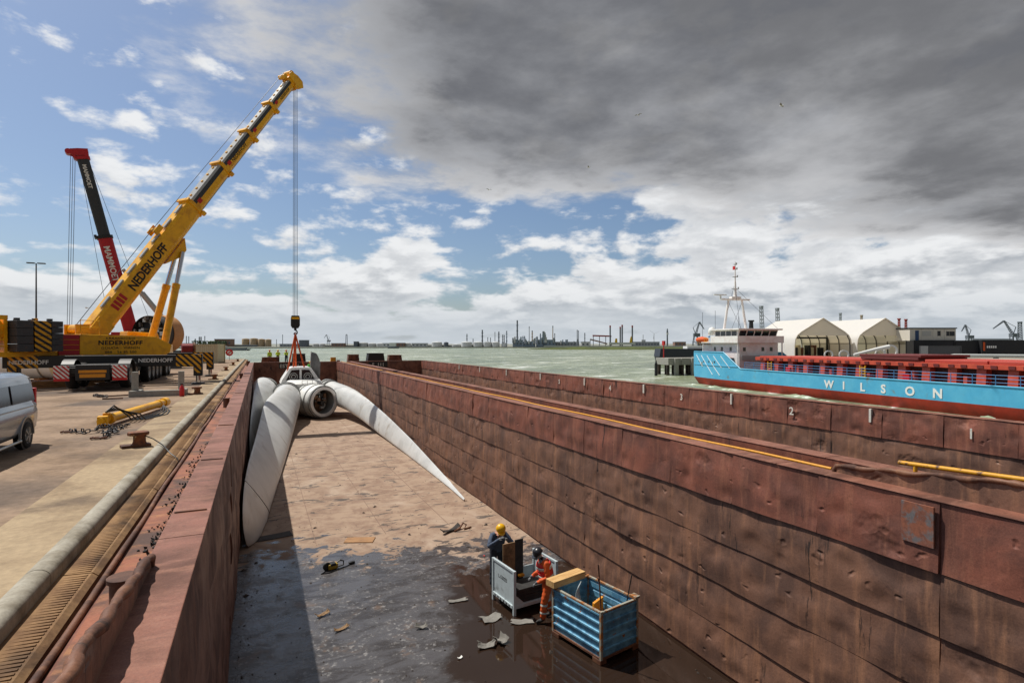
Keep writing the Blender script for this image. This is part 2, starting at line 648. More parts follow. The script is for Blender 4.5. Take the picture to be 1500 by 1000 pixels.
c = t.mix(foam, c, (*srgb(232, 234, 228), 1))
t.put(b.inputs['Base Color'], c)
b.inputs['Roughness'].default_value = 0.28
b.inputs['Specular IOR Level'].default_value = 0.4
bn = t.node('ShaderNodeBump')
bn.inputs['Strength'].default_value = 1.0
bn.inputs['Distance'].default_value = 1.1
t.put(bn.inputs['Height'], t.m('ADD', n1, t.m('MULTIPLY', n3, 1.5)))
t.put(b.inputs['Normal'], bn.outputs[0])
MAT['harbour_water'] = m

material('sand_ground', srgb(150, 128, 108), 0.9, var=srgb(120, 100, 82), vscale=0.35, vlo=0.4, vhi=0.65, fine=0.28, fscale=5.0, bump=0.6, bscale=3.5,
         third=srgb(96, 84, 76), tscale=0.22, tlo=0.5, thi=0.7, spec=0.2)
material('quay_slab', srgb(164, 144, 116), 0.85, var=srgb(136, 116, 92), vscale=0.5, fine=0.22, fscale=9.0, bump=0.35, bscale=14, spec=0.25,
         third=srgb(108, 92, 76), tscale=0.5, tlo=0.5, thi=0.72)
material('kerb_concrete', srgb(164, 158, 144), 0.8, var=srgb(132, 124, 108), vscale=1.2, fine=0.2, fscale=16, bump=0.3, bscale=20, spec=0.3,
         third=srgb(104, 96, 84), tscale=0.9, tlo=0.58, thi=0.75)
material('capping_beam', srgb(148, 116, 82), 0.85, var=srgb(110, 82, 58), vscale=1.0, fine=0.25, fscale=12, bump=0.5, bscale=9, spec=0.25,
         third=srgb(78, 62, 50), tscale=0.8, tlo=0.5, thi=0.7)
material('quay_face', srgb(70, 58, 50), 0.9, var=srgb(36, 32, 30), vscale=0.8, fine=0.3, fscale=6, bump=0.5, bscale=6)
material('far_land', srgb(128, 132, 124), 0.95, var=srgb(146, 146, 138), vscale=0.02, spec=0.1)  # lighter tone stands in for haze over the distant ground
material('dike_grass', srgb(88, 96, 58), 0.95, var=srgb(74, 80, 58), vscale=0.05, fine=0.3, fscale=0.8, spec=0.1)
plain('dike_wall', (200, 200, 196), 0.8, fscale=0.5)
material('yard_ground', srgb(140, 134, 124), 0.9, var=srgb(110, 104, 96), vscale=0.1, spec=0.2)

# ================================================================== SETTING
WATER = -3.9
FLOOR = -3.9
TOPZ = 0.553      # coaming tops
DECK = 0.05

mb = MB()
mb.add([(-6000, -3000, WATER - 0.35), (9000, -3000, WATER - 0.35), (9000, 9000, WATER - 0.35), (-6000, 9000, WATER - 0.35)], [(0, 1, 2, 3)])
structure(mb.build('water', MAT['harbour_water']))
WATER = WATER - 0.35

# quay ground, slab, kerb, capping beam
QY0, QY1 = -40.0, 108.0
mb = MB()
mb.box(-420, -3.46, QY0, QY1, -6, 0)
structure(mb.build('quay_ground', MAT['sand_ground']))
slab_root = None
mb = MB()
mb.box(-3.455, -2.47, QY0, QY1, -1.0, 0.02)
slab = structure(mb.build('quay_apron', MAT['quay_slab']))
y = QY0 + 1.3
kerb_me = None
while y < QY1 - 0.2:
    L = min(5.2, QY1 - y)
    mb = MB()
    pts = [(-2.47, -0.35)] + [(-2.335 + 0.135 * math.cos(a), 0.005 + 0.10 * math.sin(a)) for a in np.linspace(math.pi, 0, 9)] + [(-2.2, -0.35)]
    mb.prism(pts, y + 0.008, y + L - 0.008)
    mb.build('kerb_stone', MAT['kerb_concrete'], slab, smooth=40)
    y += 5.2
mb = MB()
mb.box(-2.6, -1.98, QY0, QY1, -6, -0.36)
wall_face = structure(mb.build('quay_wall', MAT['quay_face']))
y = QY0
k = 0
while y < QY1 - 0.2:
    L = min(4.4, QY1 - y)
    mb = MB()
    jit = rnd.uniform(-0.015, 0.015)
    mb.prism([(-2.2, -0.36), (-2.2, -0.10), (-1.86 + jit, -0.115), (-1.80 + jit, -0.16), (-1.79 + jit, -0.22), (-1.93, -0.24), (-1.95, -0.36)],
             y + 0.014, y + L - 0.014)
    # shallow ribs across the tread of the near lengths
    if -3 < y < 26:
        yy = y + 0.05
        while yy < y + L - 0.08:
            mb.box(-2.16, -1.90, yy, yy + 0.034, -0.118, -0.1025)
            yy += 0.072
    mb.build('capping_beam', MAT['capping_beam'], wall_face, bevel=0.0)
    y += 4.4

# land beyond the ship, and the far shore
SHIP_O = Vector((68.4, 76.7, WATER))
SX = Vector((-0.1392, -0.9903, 0))
SY = Vector((0.9903, -0.1392, 0))


def ship_pt(x, y, z=0.0):
    return SHIP_O + SX * x + SY * y + Vector((0, 0, z))


mb = MB()
mb.prism([tuple(ship_pt(*q)[:2]) for q in ((-27, 19), (160, 19), (160, 330), (-27, 330))], -6, -0.3, 'Z')
structure(mb.build('yard_ground', MAT['yard_ground']))

mb = MB()
front = [at(u, HV, d) for u, d in ((-900, 900), (-200, 840), (240, 800), (500, 860), (800, 900), (1100, 900), (1600, 760), (2400, 700))]
back = [at(u, HV, 7000) for u in (2400, 1600, 1100, 800, 500, 240, -200, -900)]
mb.prism([(p.x, p.y) for p in front + back], WATER - 2, -2.6, 'Z')
structure(mb.build('far_shore', MAT['far_land']))
# grassy dike with pale wall on its crown
a0, a1 = at(770, HV, 640), at(1110, HV, 600)
axis = (a1 - a0)
axis.z = 0
nrm = Vector((-axis.y, axis.x, 0)).normalized()
mb = MB()
rows = []
for kx in range(24):
    p = a0 + axis * (kx / 23.0)
    taper = min(1.0, kx / 5.0 + 0.12)
    rows.append([p + nrm * 0 + Vector((0, 0, -9)) , Vector((p.x, p.y, WATER - 0.5)), Vector((p.x, p.y, 0)) + nrm * 12 + Vector((0, 0, WATER + 2.0 * taper + rnd.uniform(-.15, .15))),
                 Vector((p.x, p.y, 0)) + nrm * 24 + Vector((0, 0, WATER + 3.2 * taper)), Vector((p.x, p.y, 0)) + nrm * 60 + Vector((0, 0, WATER + 3.1 * taper)), Vector((p.x, p.y, 0)) + nrm * 80 + Vector((0, 0, WATER - 1))])
mb.grid(rows)
structure(mb.build('grass_dike', MAT['dike_grass'], smooth=60))
mb = MB()
p0, p1 = a0 + axis * 0.07 + nrm * 30, a1 + nrm * 30
mb.bar((p0.x, p0.y, WATER + 3.6), (p1.x, p1.y, WATER + 3.8), 2.0, 1.4)
structure(mb.build('dike_wall', MAT['dike_wall']))


# ================================================================== BARGES
def plate_mesh(length, height, res, seed, tuck=0.045, frames=0.6, dents=1.0):
    """one shell plate: x along (0..length), z down from 0 to -height, bulging towards +y, with dents and a lapped lower edge"""
    r = np.random.RandomState(seed)
    nu, nv = max(4, int(length / res)), max(5, int(height / res))
    u = np.linspace(0, length, nu + 1)
    v = np.linspace(0, 1, nv + 1)
    U, V = np.meshgrid(u, v, indexing='ij')
    lap = np.clip(0.85 + 0.18 * np.sin(U * r.uniform(0.5, 1.1) + r.uniform(0, 6)) + 0.15 * np.sin(U * 2.7 + r.uniform(0, 6)), 0.1, 1.2)
    y = 0.012 + tuck * lap * V ** 2.2 + 0.030 * np.sin(V * math.pi) ** 1.4
    y -= 0.012 * np.cos(2 * math.pi * U / frames) * np.sin(V * math.pi) * 0.6
    # long waves
    for _ in range(4):
        ph, k1, k2 = r.uniform(0, 6.3), r.uniform(0.5, 2.2), r.uniform(0, 3)
        y += 0.006 * np.sin(k1 * U + k2 * V + ph)
    for _ in range(int(length * height * 7.0 * dents)):
        cu, cv = r.uniform(0, length), r.uniform(0.08, 0.85)
        rad = r.uniform(0.05, 0.15) if r.rand() < 0.85 else r.uniform(0.2, 0.4)
        dp = r.uniform(0.010, 0.036) * (1 if r.rand() < 0.78 else -0.5) * min(1.0, rad / 0.10)
        y -= dp * np.exp(-(((U - cu) / (rad * r.uniform(0.8, 1.7))) ** 2 + ((V - cv) * height / rad) ** 2))
    y = np.maximum(y, 0.002)
    zz = -V * height + 0.004 * np.sin(U * 1.3 + seed) * V * (1 - 0.6 * V)
    verts = np.stack([U, y, zz], -1).reshape(-1, 3).tolist()
    n1 = nv + 1
    faces = [(i * n1 + j, i * n1 + j + 1, (i + 1) * n1 + j + 1, (i + 1) * n1 + j) for i in range(nu) for j in range(nv)]
    # returns to the wall: bottom, top and both ends
    def ret(idx):
        b0 = len(verts)
        for q in idx:
            verts.append([verts[q][0], -0.02, verts[q][2]])
        for a in range(len(idx) - 1):
            faces.append((idx[a], idx[a + 1], b0 + a + 1, b0 + a))
    ret([i * n1 + nv for i in range(nu + 1)])
    ret([i * n1 for i in range(nu + 1)])
    ret([j for j in range(n1)])
    ret([nu * n1 + j for j in range(n1)])
    me = bpy.data.meshes.new('strake_plate')
    me.from_pydata(verts, [], faces)
    bm = bmesh.new()
    bm.from_mesh(me)
    bmesh.ops.recalc_face_normals(bm, faces=bm.faces)
    bm.to_mesh(me)
    bm.free()
    me.shade_smooth()
    try:
        me.set_sharp_from_angle(angle=R(50))
    except Exception:
        pass
    return me


ROWS = [0.96, 0.86, 0.84, 0.86, 0.90]      # strake heights, top to bottom
BUTT = [-4.6 + 9.15 * i for i in range(9)]  # vertical butts: 4.55, 13.7, 22.85 ...


def place_plate(parent, me, X, y, z, facing):
    """facing -1: plate looks towards -X (right wall); +1: towards +X (left wall)"""
    o = bpy.data.objects.new('strake_plate', me)
    COL.objects.link(o)
    o.parent = parent
    if facing < 0:      # local x -> +Y, local y -> -X
        o.matrix_local = Matrix(((0, -1, 0, X), (1, 0, 0, y), (0, 0, 1, z), (0, 0, 0, 1)))
    else:               # local x -> -Y (start at the far end), local y -> +X
        o.matrix_local = Matrix(((0, 1, 0, X), (-1, 0, 0, y), (0, 0, 1, z), (0, 0, 0, 1)))
    return o


def wall_of_plates(parent, X, facing, y_from, y_end, rows, near_res, split_top=5, mats=('strake_red', 'strake_brown'), seed=0):
    ztop = TOPZ - 0.035
    z = ztop
    for r_i in range(rows):
        h = ROWS[r_i] if r_i < len(ROWS) - 1 or True else 0
        if r_i == 4:
            h = z - FLOOR - 0.05
        for bi in range(len(BUTT)):
            y0 = BUTT[bi]
            y1 = min(y0 + 9.15, y_end)
            if y1 - y0 < 1.0 or y1 < y_from:
                continue
            near = max(0.0, (y0 + y1) / 2)
            res = near_res if y1 < 15 else (near_res * 1.6 if y1 < 34 else near_res * 3.2)
            n = split_top if r_i == 0 else 1
            for q in range(n):
                a = y0 + (y1 - y0) * q / n
                L = (y1 - y0) / n
                me = plate_mesh(L - 0.016, h - 0.012, res, seed + r_i * 97 + bi * 13 + q, tuck=0.046 if r_i == 0 else 0.028)
                me.materials.append(MAT[mats[0] if r_i == 0 else mats[1]])
                place_plate(parent, me, X, a + 0.008 if facing < 0 else a + L - 0.008, z, facing)
        z -= h
    return z


def make_barge(x_out0, x_in0, x_in1, x_out1, label, name_text, txt_x, left_wall, right_wall, right_rows, seed):
    Y0, YE, YF = -5.0, 70.0, 77.0
    cw0, cw1 = x_in0 - 0.40, x_in1 + 0.38
    t_ = thing('hopper_barge', label, 'barge', (0, 0, 0), 0)
    mb = MB()
    sec = [(x_out0, -4.75), (x_out1, -4.75), (x_out1, DECK), (cw1, DECK), (cw1, TOPZ - 0.02), (x_in1, TOPZ - 0.02), (x_in1, FLOOR - 0.004),
           (x_in0, FLOOR - 0.004), (x_in0, TOPZ - 0.02), (cw0, TOPZ - 0.02), (cw0, DECK), (x_out0, DECK)]
    n = len(sec)
    vs = [(p[0], Y0, p[1]) for p in sec] + [(p[0], YE, p[1]) for p in sec]
    mb.add(vs, [(i, (i + 1) % n, n + (i + 1) % n, n + i) for i in range(n)])
    mb.build('hull', MAT['barge_steel'], t_)
    mb = MB()
    mb.add([(x_in0, Y0, FLOOR), (x_in1, Y0, FLOOR), (x_in1, YE, FLOOR), (x_in0, YE, FLOOR)], [(0, 1, 2, 3)])
    mb.build('hold_floor', MAT['hold_floor'], t_)
    for ya, yb, ztop in ((YE, YF, TOPZ - 0.02), (Y0 - 3.0, Y0, DECK)):
        mb = MB()
        mb.box(x_out0, x_out1, ya, yb, -4.75, DECK)
        if ya > 0:
            mb.box(x_in0, x_in1, YE, YE + 0.4, DECK, TOPZ - 0.02)
        mb.build('end_deck', MAT['barge_steel'], t_)
    # coaming caps: flat bars in lengths
    for (xa, xb) in ((cw0 - 0.012, x_in0 + 0.03), (x_in1 - 0.03, cw1 + 0.012)):
        y = Y0
        while y < YE - 0.1:
            L = min(6.1, YE - y)
            mb = MB()
            mb.box(xa, xb, y + 0.006, y + L - 0.006, TOPZ - 0.018, TOPZ + rnd.uniform(-0.003, 0.004))
            mb.build('coaming_cap', MAT['coaming_top'], t_, bevel=0.008)
            y += 6.1
    mb = MB()
    mb.box(x_in0, x_in1, YE - 0.03, YE + 0.42, TOPZ - 0.018, TOPZ)
    mb.build('coaming_cap', MAT['coaming_top'], t_)
    # name board on the end bulkhead
    w = 2.3
    mb = MB()
    mb.box(txt_x - w / 2, txt_x + w / 2, YE - 0.05, YE - 0.01, -0.22, 0.44)
    nb = mb.build('name_board', MAT['black_steel'], t_)
    text('lettering', name_text, 0.56, MAT['white_mark'], nb, frame((txt_x, YE - 0.056, -0.09), (1, 0, 0), (0, 0, 1)), bold=0.012, align='CENTER', space=1.05)
    if left_wall:
        wall_of_plates(t_, x_in0, +1, -1.0, YE, 5, 0.16, 1, ('strake_shade', 'strake_shade'), seed)
    if right_wall:
        wall_of_plates(t_, x_in1, -1, 2.0, YE, right_rows, 0.06, 5, seed=seed + 500)
    # end bulkhead plates
    z = TOPZ - 0.05
    for h in (1.1, 1.1, 1.1, 1.0):
        wd = (x_in1 - x_in0) / 4
        for q in range(4):
            mb = MB()
            mb.box(x_in0 + q * wd + 0.02, x_in0 + (q + 1) * wd - 0.02, YE - 0.012 - 0.012 * ((q + int(z * 7)) % 2), YE + 0.01, z - h + 0.02, z)
            mb.build('bulkhead_plate', MAT['strake_shade'], t_, bevel=0.008)
        z -= h
    return t_


barge1 = make_barge(-1.55, -0.6, 8.47, 9.40, 'rusty open hopper barge holding the dismantled wind turbine and the two crates', 'EST  111', 3.2, True, True, 5, 11)
barge2 = make_barge(9.46, 10.16, 18.85, 19.8, 'empty rusty hopper barge with white numbers painted inside, beside the turbine barge', 'E  111', 13.4, False, True, 3, 900)

# numbers and tick marks on the second barge's far wall
def wall_sign(body, y, z, size):
    text('painted_number', body, size, MAT['white_mark'], barge2, frame((18.85 - 0.085, y, z), (0, -1, 0), (0, 0, 1)), bold=0.012, align='CENTER')


for i, num in enumerate(('1', '2', '3', '4', '5')):
    yy = {0: 9.3, 1: 15.3, 2: 21.5, 3: 27.6, 4: 33.7}[i]
    wall_sign(num, yy, -0.05, 0.42)
for y_ in (12.2, 18.3, 24.4, 30.4, 36.5, 42.7, 48.9, 54.8):
    mb = MB()
    mb.box(18.85 - 0.10, 18.85 - 0.02, y_, y_ + 0.10 if y_ > 20 else y_ + 0.07, 0.05, 0.50)
    mb.build('painted_tick', MAT['white_mark'], barge2)

# yellow pipe with brackets along the right coaming of the first barge
mb = MB()
mb.tube([(8.95, y, TOPZ - 0.005 + 0.012 * math.sin(y)) for y in np.linspace(6.5, 69.5, 40)], 0.028, 8)
pipe_ = mb.build('deck_pipe', MAT['yellow_pipe'], barge1, smooth=60)
y = 7.0
while y < 69:
    mb = MB()
    mb.box(8.90, 9.0, y, y + 0.06, DECK, TOPZ - 0.04)
    mb.build('pipe_bracket', MAT['black_steel'], barge1)
    y += 1.55 if y < 30 else 3.1
# raised bulwarks with a rolled, beaten top edge towards the stern
for (X, sgn) in ((-0.955, 1), (8.80, -1)):
    mb = MB()
    prof = []
    for y in np.linspace(6.3, -4.6, 150):
        rise = 0.10 + 0.26 * min(1.0, (6.3 - y) / 2.4)
        prof.append((y, TOPZ + rise))
    outl = [[Vector((X - 0.012, y, TOPZ - 0.3)), Vector((X - 0.012 + 0.008 * math.sin(y * 5), y, h)), Vector((X + 0.012 + 0.008 * math.sin(y * 5), y, h)), Vector((X + 0.012, y, TOPZ - 0.3))] for y, h in prof]
    mb.loft(outl)
    bw = mb.build('bulwark_plate', MAT['strake_brown'], barge1, smooth=40)
    mb = MB()
    pts = [(X + 0.012 * math.sin(y * 7.1) + 0.006 * math.sin(y * 17), y, h + 0.012 * math.sin(y * 9.3 + 1)) for y, h in prof]
    pts = [(X, 6.36, TOPZ - 0.12), (X, 6.35, TOPZ + 0.03)] + pts
    rad = [0.03, 0.036] + [0.040 + 0.007 * math.sin(p[1] * 8.7) + 0.006 * math.sin(p[1] * 23 + 1) + 0.004 * math.sin(p[1] * 41) for p in pts[2:]]
    mb.tube(pts, rad, 10)
    mb.build('rolled_edge', MAT['rust_bits'], barge1, smooth=70)
# yellow rail of the second barge
mb = MB()
mb.tube([(9.55, y, TOPZ + 0.12 + 0.05 * (7.4 - y)) for y in np.linspace(5.75, 0.0, 20)], 0.036, 10)
for y in (5.5, 3.6, 1.8, 0.4):
    mb.cyl((9.55, y, DECK), (9.55, y, TOPZ + 0.1 + 0.05 * (7.4 - y)), 0.03)
material('yellow_worn', srgb(208, 148, 24), 0.55, var=srgb(90, 56, 30), vscale=9.0, vlo=0.52, vhi=0.66, fine=0.2)
mb.build('yellow_rail', MAT['yellow_worn'], barge2, smooth=60)
# stern side bulwark of the second barge seen as a low rust plate
# gunwale bead along the first barge's outer edge and along the gap
for X, par in ((-1.55, barge1), (9.40, barge1), (9.46, barge2)):
    mb = MB()
    pts = [(X + 0.01 * math.sin(y * 0.9) - (0.03 if X < 0 else 0), y, DECK + 0.03 + 0.015 * math.sin(y * 1.7)) for y in np.linspace(-5, 76.5, 110)]
    mb.tube(pts, 0.035, 7)
    mb.build('gunwale_bar', MAT['rust_bits'], par, smooth=60)
# side deck sheets and dirt lying on them
mb = MB()
mb.box(-1.52, -1.014, -5, 76, DECK, DECK + 0.006)
mb.build('side_deck', MAT['side_deck'], barge1)
rr_ = random.Random(3)
mb = MB()
for i in range(2200):
    y = rr_.uniform(4.0, 17.0) if i % 3 else rr_.uniform(8, 13)
    x = -1.02 - abs(rr_.gauss(0.0, 0.13))
    if x < -1.45:
        continue
    s_ = rr_.uniform(0.008, 0.035)
    mb.M = Matrix.Translation((x, y, DECK + 0.006 + s_ * 0.4)) @ Euler((rr_.random() * 3, rr_.random() * 3, rr_.random() * 3)).to_matrix().to_4x4()
    mb.add([(-s_, 0, -s_ * .5), (s_, -s_ * .3, -s_ * .4), (0.2 * s_, s_, -s_ * .3), (0, 0, s_ * .8)], [(0, 1, 2), (0, 1, 3), (1, 2, 3), (2, 0, 3)])
mb.M = Matrix.Identity(4)
o = mb.build('coal_spill', MAT['coal'], barge1)
o['kind'] = 'stuff'
# small mooring posts on the barge decks
for (x, y, h, r_, par) in ((-1.22, 6.6, 0.36, 0.12, barge1), (-1.25, 26, 0.4, 0.12, barge1), (-1.25, 47, 0.4, 0.12, barge1), (-1.2, 72.5, 0.6, 0.2, barge1), (8.9, 72.0, 0.6, 0.2, barge1), (0.9, 74.5, .7, .3, barge1)):
    mb = MB()
    mb.lathe([(r_ * 1.15, DECK), (r_, DECK + 0.04), (r_, DECK + h - 0.05), (r_ * 1.2, DECK + h - 0.04), (r_ * 1.2, DECK + h)], 16, (x, y, 0))
    mb.build('mooring_post', MAT['rust_bits'], par, smooth=40)
# foredeck lockers
for (x, y, sx, sy, h, par, mm_) in ((1.2, 73.5, 2.2, 1.0, 0.95, barge1, 'rust_bits'), (4.4, 73.5, 1.7, 1.2, 1.35, barge1, 'black_steel'), (10.9, 73.5, 1.5, 1.2, 1.2, barge2, 'rust_bits'),
                                (13.6, 73, 2.3, 1.5, 1.35, barge2, 'black_steel'), (16.2, 73.5, 1.9, 1.2, 1.1, barge2, 'rust_bits'), (8.2, 71.2, .7, .5, .9, barge1, 'yellow_worn')):
    mb = MB()
    mb.prism([(-sx / 2, 0), (sx / 2, 0), (sx / 2 * 0.82, h), (-sx / 2 * 0.82, h)], -sy / 2, sy / 2)
    mb.box(-sx * 0.44, sx * 0.44, -sy * .54, sy * .54, h, h + 0.06)
    mb.build('deck_locker', MAT[mm_], par, loc=(x, y, DECK))
# cross plates welded on the left coaming
for y in (8.2, 11.7, 16.5, 27, 41):
    mb = MB()
    mb.box(-0.98, -0.62, y, y + 0.035, TOPZ, TOPZ + 0.02)
    mb.build('weld_strip', MAT['rust_bits'], barge1)
# welded patch plate on the right wall's top strake
mb = MB()
mb.box(8.47 - 0.082, 8.47 - 0.05, 4.60, 5.02, -0.10, 0.46)
material('patch_paint', srgb(104, 100, 100), 0.7, var=srgb(138, 84, 62), vscale=5.0, vlo=0.40, vhi=0.56, fine=0.25, third=srgb(120, 74, 58), tscale=9.0, tlo=0.5, thi=0.6)
mb.build('patch_plate', MAT['patch_paint'], barge1)


# faint weld seams of the floor plates, and grit lying about
plain('seam_rust', (126, 102, 86), 0.8, fine=0.2)
for X in (1.7, 4.0, 6.3):
    mb = MB()
    mb.box(X - 0.012, X + 0.012, 19.5, 69.5, FLOOR, FLOOR + 0.005)
    mb.build('floor_seam', MAT['seam_rust'], barge1)
for y in np.arange(24.8, 69, 6.1):
    mb = MB()
    mb.box(-0.5, 8.35, y - 0.012, y + 0.012, FLOOR, FLOOR + 0.0045)
    mb.build('floor_seam', MAT['seam_rust'], barge1)
plain('grit_dark', (58, 48, 42), 0.9, fine=0.3, fscale=30)
rg = random.Random(77)
mb = MB()
for i in range(1500):
    y = 4 + 46 * rg.random() ** 1.6
    x = rg.uniform(-0.4, 8.3) if i % 3 else rg.choice([-0.45 + abs(rg.gauss(0, .25)), 8.3 - abs(rg.gauss(0, .3))])
    s_ = rg.uniform(0.008, 0.03) * (1 + (rg.random() < 0.06) * 2)
    a = rg.uniform(0, 6.3)
    mb.M = Matrix.Translation((x, y, FLOOR + 0.004)) @ Matrix.Rotation(a, 4, 'Z')
    mb.add([(-s_, -s_ * .4, 0), (s_, -s_ * .5, 0), (s_ * .6, s_ * .5, 0), (-s_ * .7, s_ * .6, 0), (0, 0, s_ * .6)], [(0, 1, 4), (1, 2, 4), (2, 3, 4), (3, 0, 4), (3, 2, 1, 0)])
mb.M = Matrix.Identity(4)
o = mb.build('floor_grit', MAT['grit_dark'], barge1)
o['kind'] = 'stuff'

# ================================================================== QUAY: CRANES AND YARD THINGS
plain('crane_yellow', (240, 178, 10), 0.38, fine=0.10, fscale=3.0, var=srgb(206, 142, 18), vscale=1.6, vlo=0.45, vhi=0.72, third=srgb(120, 88, 40), tscale=2.2, tlo=0.68, thi=0.80)
plain('crane_red', (176, 22, 32), 0.4, fine=0.1, fscale=3.0)
plain('crane_black', (26, 27, 28), 0.5, fine=0.25, fscale=5.0)
plain('boom_grey', (176, 176, 172), 0.3, metal=0.35, fine=0.08, fscale=4)
plain('boom_dark', (58, 60, 62), 0.4, metal=0.3, fine=0.12, fscale=4)
plain('chrome', (205, 208, 212), 0.15, metal=1.0, fine=0.03)
plain('rope_steel', (70, 72, 76), 0.45, metal=0.6, fine=0.1)
plain('tyre', (24, 24, 25), 0.85, fine=0.2, fscale=20)
plain('rim_grey', (150, 150, 148), 0.4, metal=0.5)
plain('letter_black', (22, 20, 18), 0.6, fine=0.05)
plain('letter_white', (226, 226, 222), 0.6, fine=0.05)
plain('letter_red', (186, 32, 26), 0.5, fine=0.05)
material('weight_steel', srgb(58, 60, 64), 0.6, var=srgb(92, 66, 50), vscale=2.2, vlo=0.55, vhi=0.7, fine=0.25, fscale=9)
plain('plate_orange', (214, 140, 20), 0.5)
plain('sling_orange', (206, 84, 26), 0.7)
material('timber', srgb(170, 122, 74), 0.75, var=srgb(128, 88, 52), vscale=3.0, stretch=(1, 8, 8), fine=0.15, fscale=18)
plain('concrete_block', (150, 148, 140), 0.85, fine=0.2, fscale=8, bump=0.3)
plain('fire_red', (200, 26, 32), 0.4)


def stripe_mat(name, c1, c2, freq, d=(1, 0, 1), width=0.5):
    m = bpy.data.materials.new(name)
    m.use_nodes = True
    t = NT(m.node_tree)
    b = m.node_tree.nodes['Principled BSDF']
    b.inputs['Roughness'].default_value = 0.5
    v = t.node('ShaderNodeTexCoord').outputs['Object']
    f = t.m('FRACT', t.m('MULTIPLY', t.vm('DOT_PRODUCT', v, d), freq))
    dirt = t.noise(v, 4.0, 5, 0.65)
    c = t.mix(t.m('GREATER_THAN', f, width), (*c1, 1), (*c2, 1))
    c = t.mix(t.m('MULTIPLY', t.ramp(dirt, 0.5, 0.75), 0.4), c, (*srgb(60, 52, 44), 1))
    t.put(b.inputs['Base Color'], c)
    MAT[name] = m
    return m


stripe_mat('stripe_yb', srgb(222, 160, 16), srgb(24, 24, 24), 2.6, (1, 1, 1))
stripe_mat('stripe_yb_weight', srgb(214, 156, 18), srgb(30, 30, 30), 2.6, (1.0, 0, 1.1))
stripe_mat('stripe_rw', srgb(190, 30, 30), srgb(226, 224, 220), 4.2, (1, 0, 1))

S = Vector((-8.6, 47.5, 0.0))
E = Vector((0.777, 0.629, 0)).normalized()
LFT = Vector((-E.y, E.x, 0))
PS = -LFT                                   # side of the superstructure that looks back down the quay
crane = thing('mobile_crane', 'yellow telescopic mobile crane with black outriggers lifting the nacelle from the barge', 'crane', S, 0)
MW = Matrix.Translation(-S)                 # world coordinates -> crane local
MS = Matrix(((E.x, LFT.x, 0, 0), (E.y, LFT.y, 0, 0), (0, 0, 1, 0), (0, 0, 0, 1)))   # superstructure coordinates -> crane local


def new(M=None):
    q = MB()
    if M is not None:
        q.M = M
    return q


# ---- carrier
mb = new(MW)
mb.box(-9.75, -7.45, 38.9, 59.0, 0.85, 1.45)
mb.box(-9.95, -7.25, 44.5, 51.0, 1.2, 1.62)
mb.box(-9.9, -7.3, 38.7, 40.2, 1.0, 1.35)
chassis = mb.build('chassis', MAT['crane_black'], crane, bevel=0.03)
mb = new(MW)
mb.prism([(56.5, 0.7), (59.6, 0.7), (59.6, 1.7), (59.2, 2.6), (56.9, 2.6), (56.5, 1.8)], -10.0, -7.2, 'X')
mb.build('driver_cab', MAT['crane_yellow'], crane, bevel=0.05)


def wheel_mesh(r, w):
    q = MB()
    q.cur = 0
    q.lathe([(r * 0.62, -w / 2), (r * 0.93, -w / 2), (r, -w * 0.34), (r, w * 0.34), (r * 0.93, w / 2), (r * 0.62, w / 2)], 28, (0, 0, 0), (1, 0, 0), closed=False)
    tyre_me = q.mesh('tyre', MAT['tyre'])
    tyre_me.shade_smooth()
    q = MB()
    q.lathe([(0.001, -w * 0.30), (r * 0.2, -w * 0.30), (r * 0.25, -w * .42), (r * 0.52, -w * 0.36), (r * 0.635, -w * 0.5), (r * 0.635, w * 0.5), (r * 0.52, w * 0.36), (r * 0.25, w * .42), (r * 0.2, w * 0.30), (0.001, w * 0.30)], 24, (0, 0, 0), (1, 0, 0), closed=False)
    rim_me = q.mesh('rim', MAT['rim_grey'])
    rim_me.shade_smooth()
    rim_me.set_sharp_from_angle(angle=R(35))
    return tyre_me, rim_me


WH = wheel_mesh(0.74, 0.5)


def wheel(parent, p, meshes):
    h = bpy.data.objects.new('wheel', meshes[0])
    COL.objects.link(h)
    h.parent = parent
    h.location = p
    k = bpy.data.objects.new('rim', meshes[1])
    COL.objects.link(k)
    k.parent = h
    return h


for yy in (40.3, 42.0, 46.6, 48.25, 49.9, 51.55, 54.6, 56.2):
    for xx in (-7.32, -9.88):
        wheel(crane, Vector((xx, yy, 0.80 if yy < 43 else 0.76)) - S, WH)
# tail: crash boards, number plate, lamps, mudguards
for xx in (-9.95, -7.25):
    mb = new(MW)
    mb.box(xx - 0.42, xx + 0.28, 38.55, 38.66, 0.75, 1.45)
    q = mb.build('warning_board', MAT['stripe_rw'], crane)
    mb = new(MW)
    mb.box(xx - 0.42, xx + 0.28, 38.6, 38.74, 0.6, 0.73)
    mb.build('tail_lamp', MAT['fire_red'], crane)
    mb = new(MW)
    pts = [(39.2 + 1.0 * math.cos(a) + .9, 0.85 + 0.95 * math.sin(a)) for a in np.linspace(0.15, math.pi - 0.15, 10)]
    pin = [(40.1 + 0.94 * math.cos(a), 0.85 + 0.89 * math.sin(a)) for a in np.linspace(math.pi - 0.15, 0.15, 10)]
    mb.prism(pts + pin, xx - 0.3, xx + 0.3, 'X')
    mb.build('mudguard', MAT['crane_black'], crane)
mb = new(MW)
mb.box(-9.2, -8.0, 38.58, 38.66, 0.78, 0.98)
mb.box(-9.25, -7.95, 38.60, 38.66, 1.04, 1.2)
mb.build('number_plate', MAT['plate_orange'], crane)
mb = new(MW)
mb.box(-9.4, -7.8, 38.62, 38.9, 0.62, 1.5)
mb.build('tail_box', MAT['crane_black'], crane, bevel=0.03)

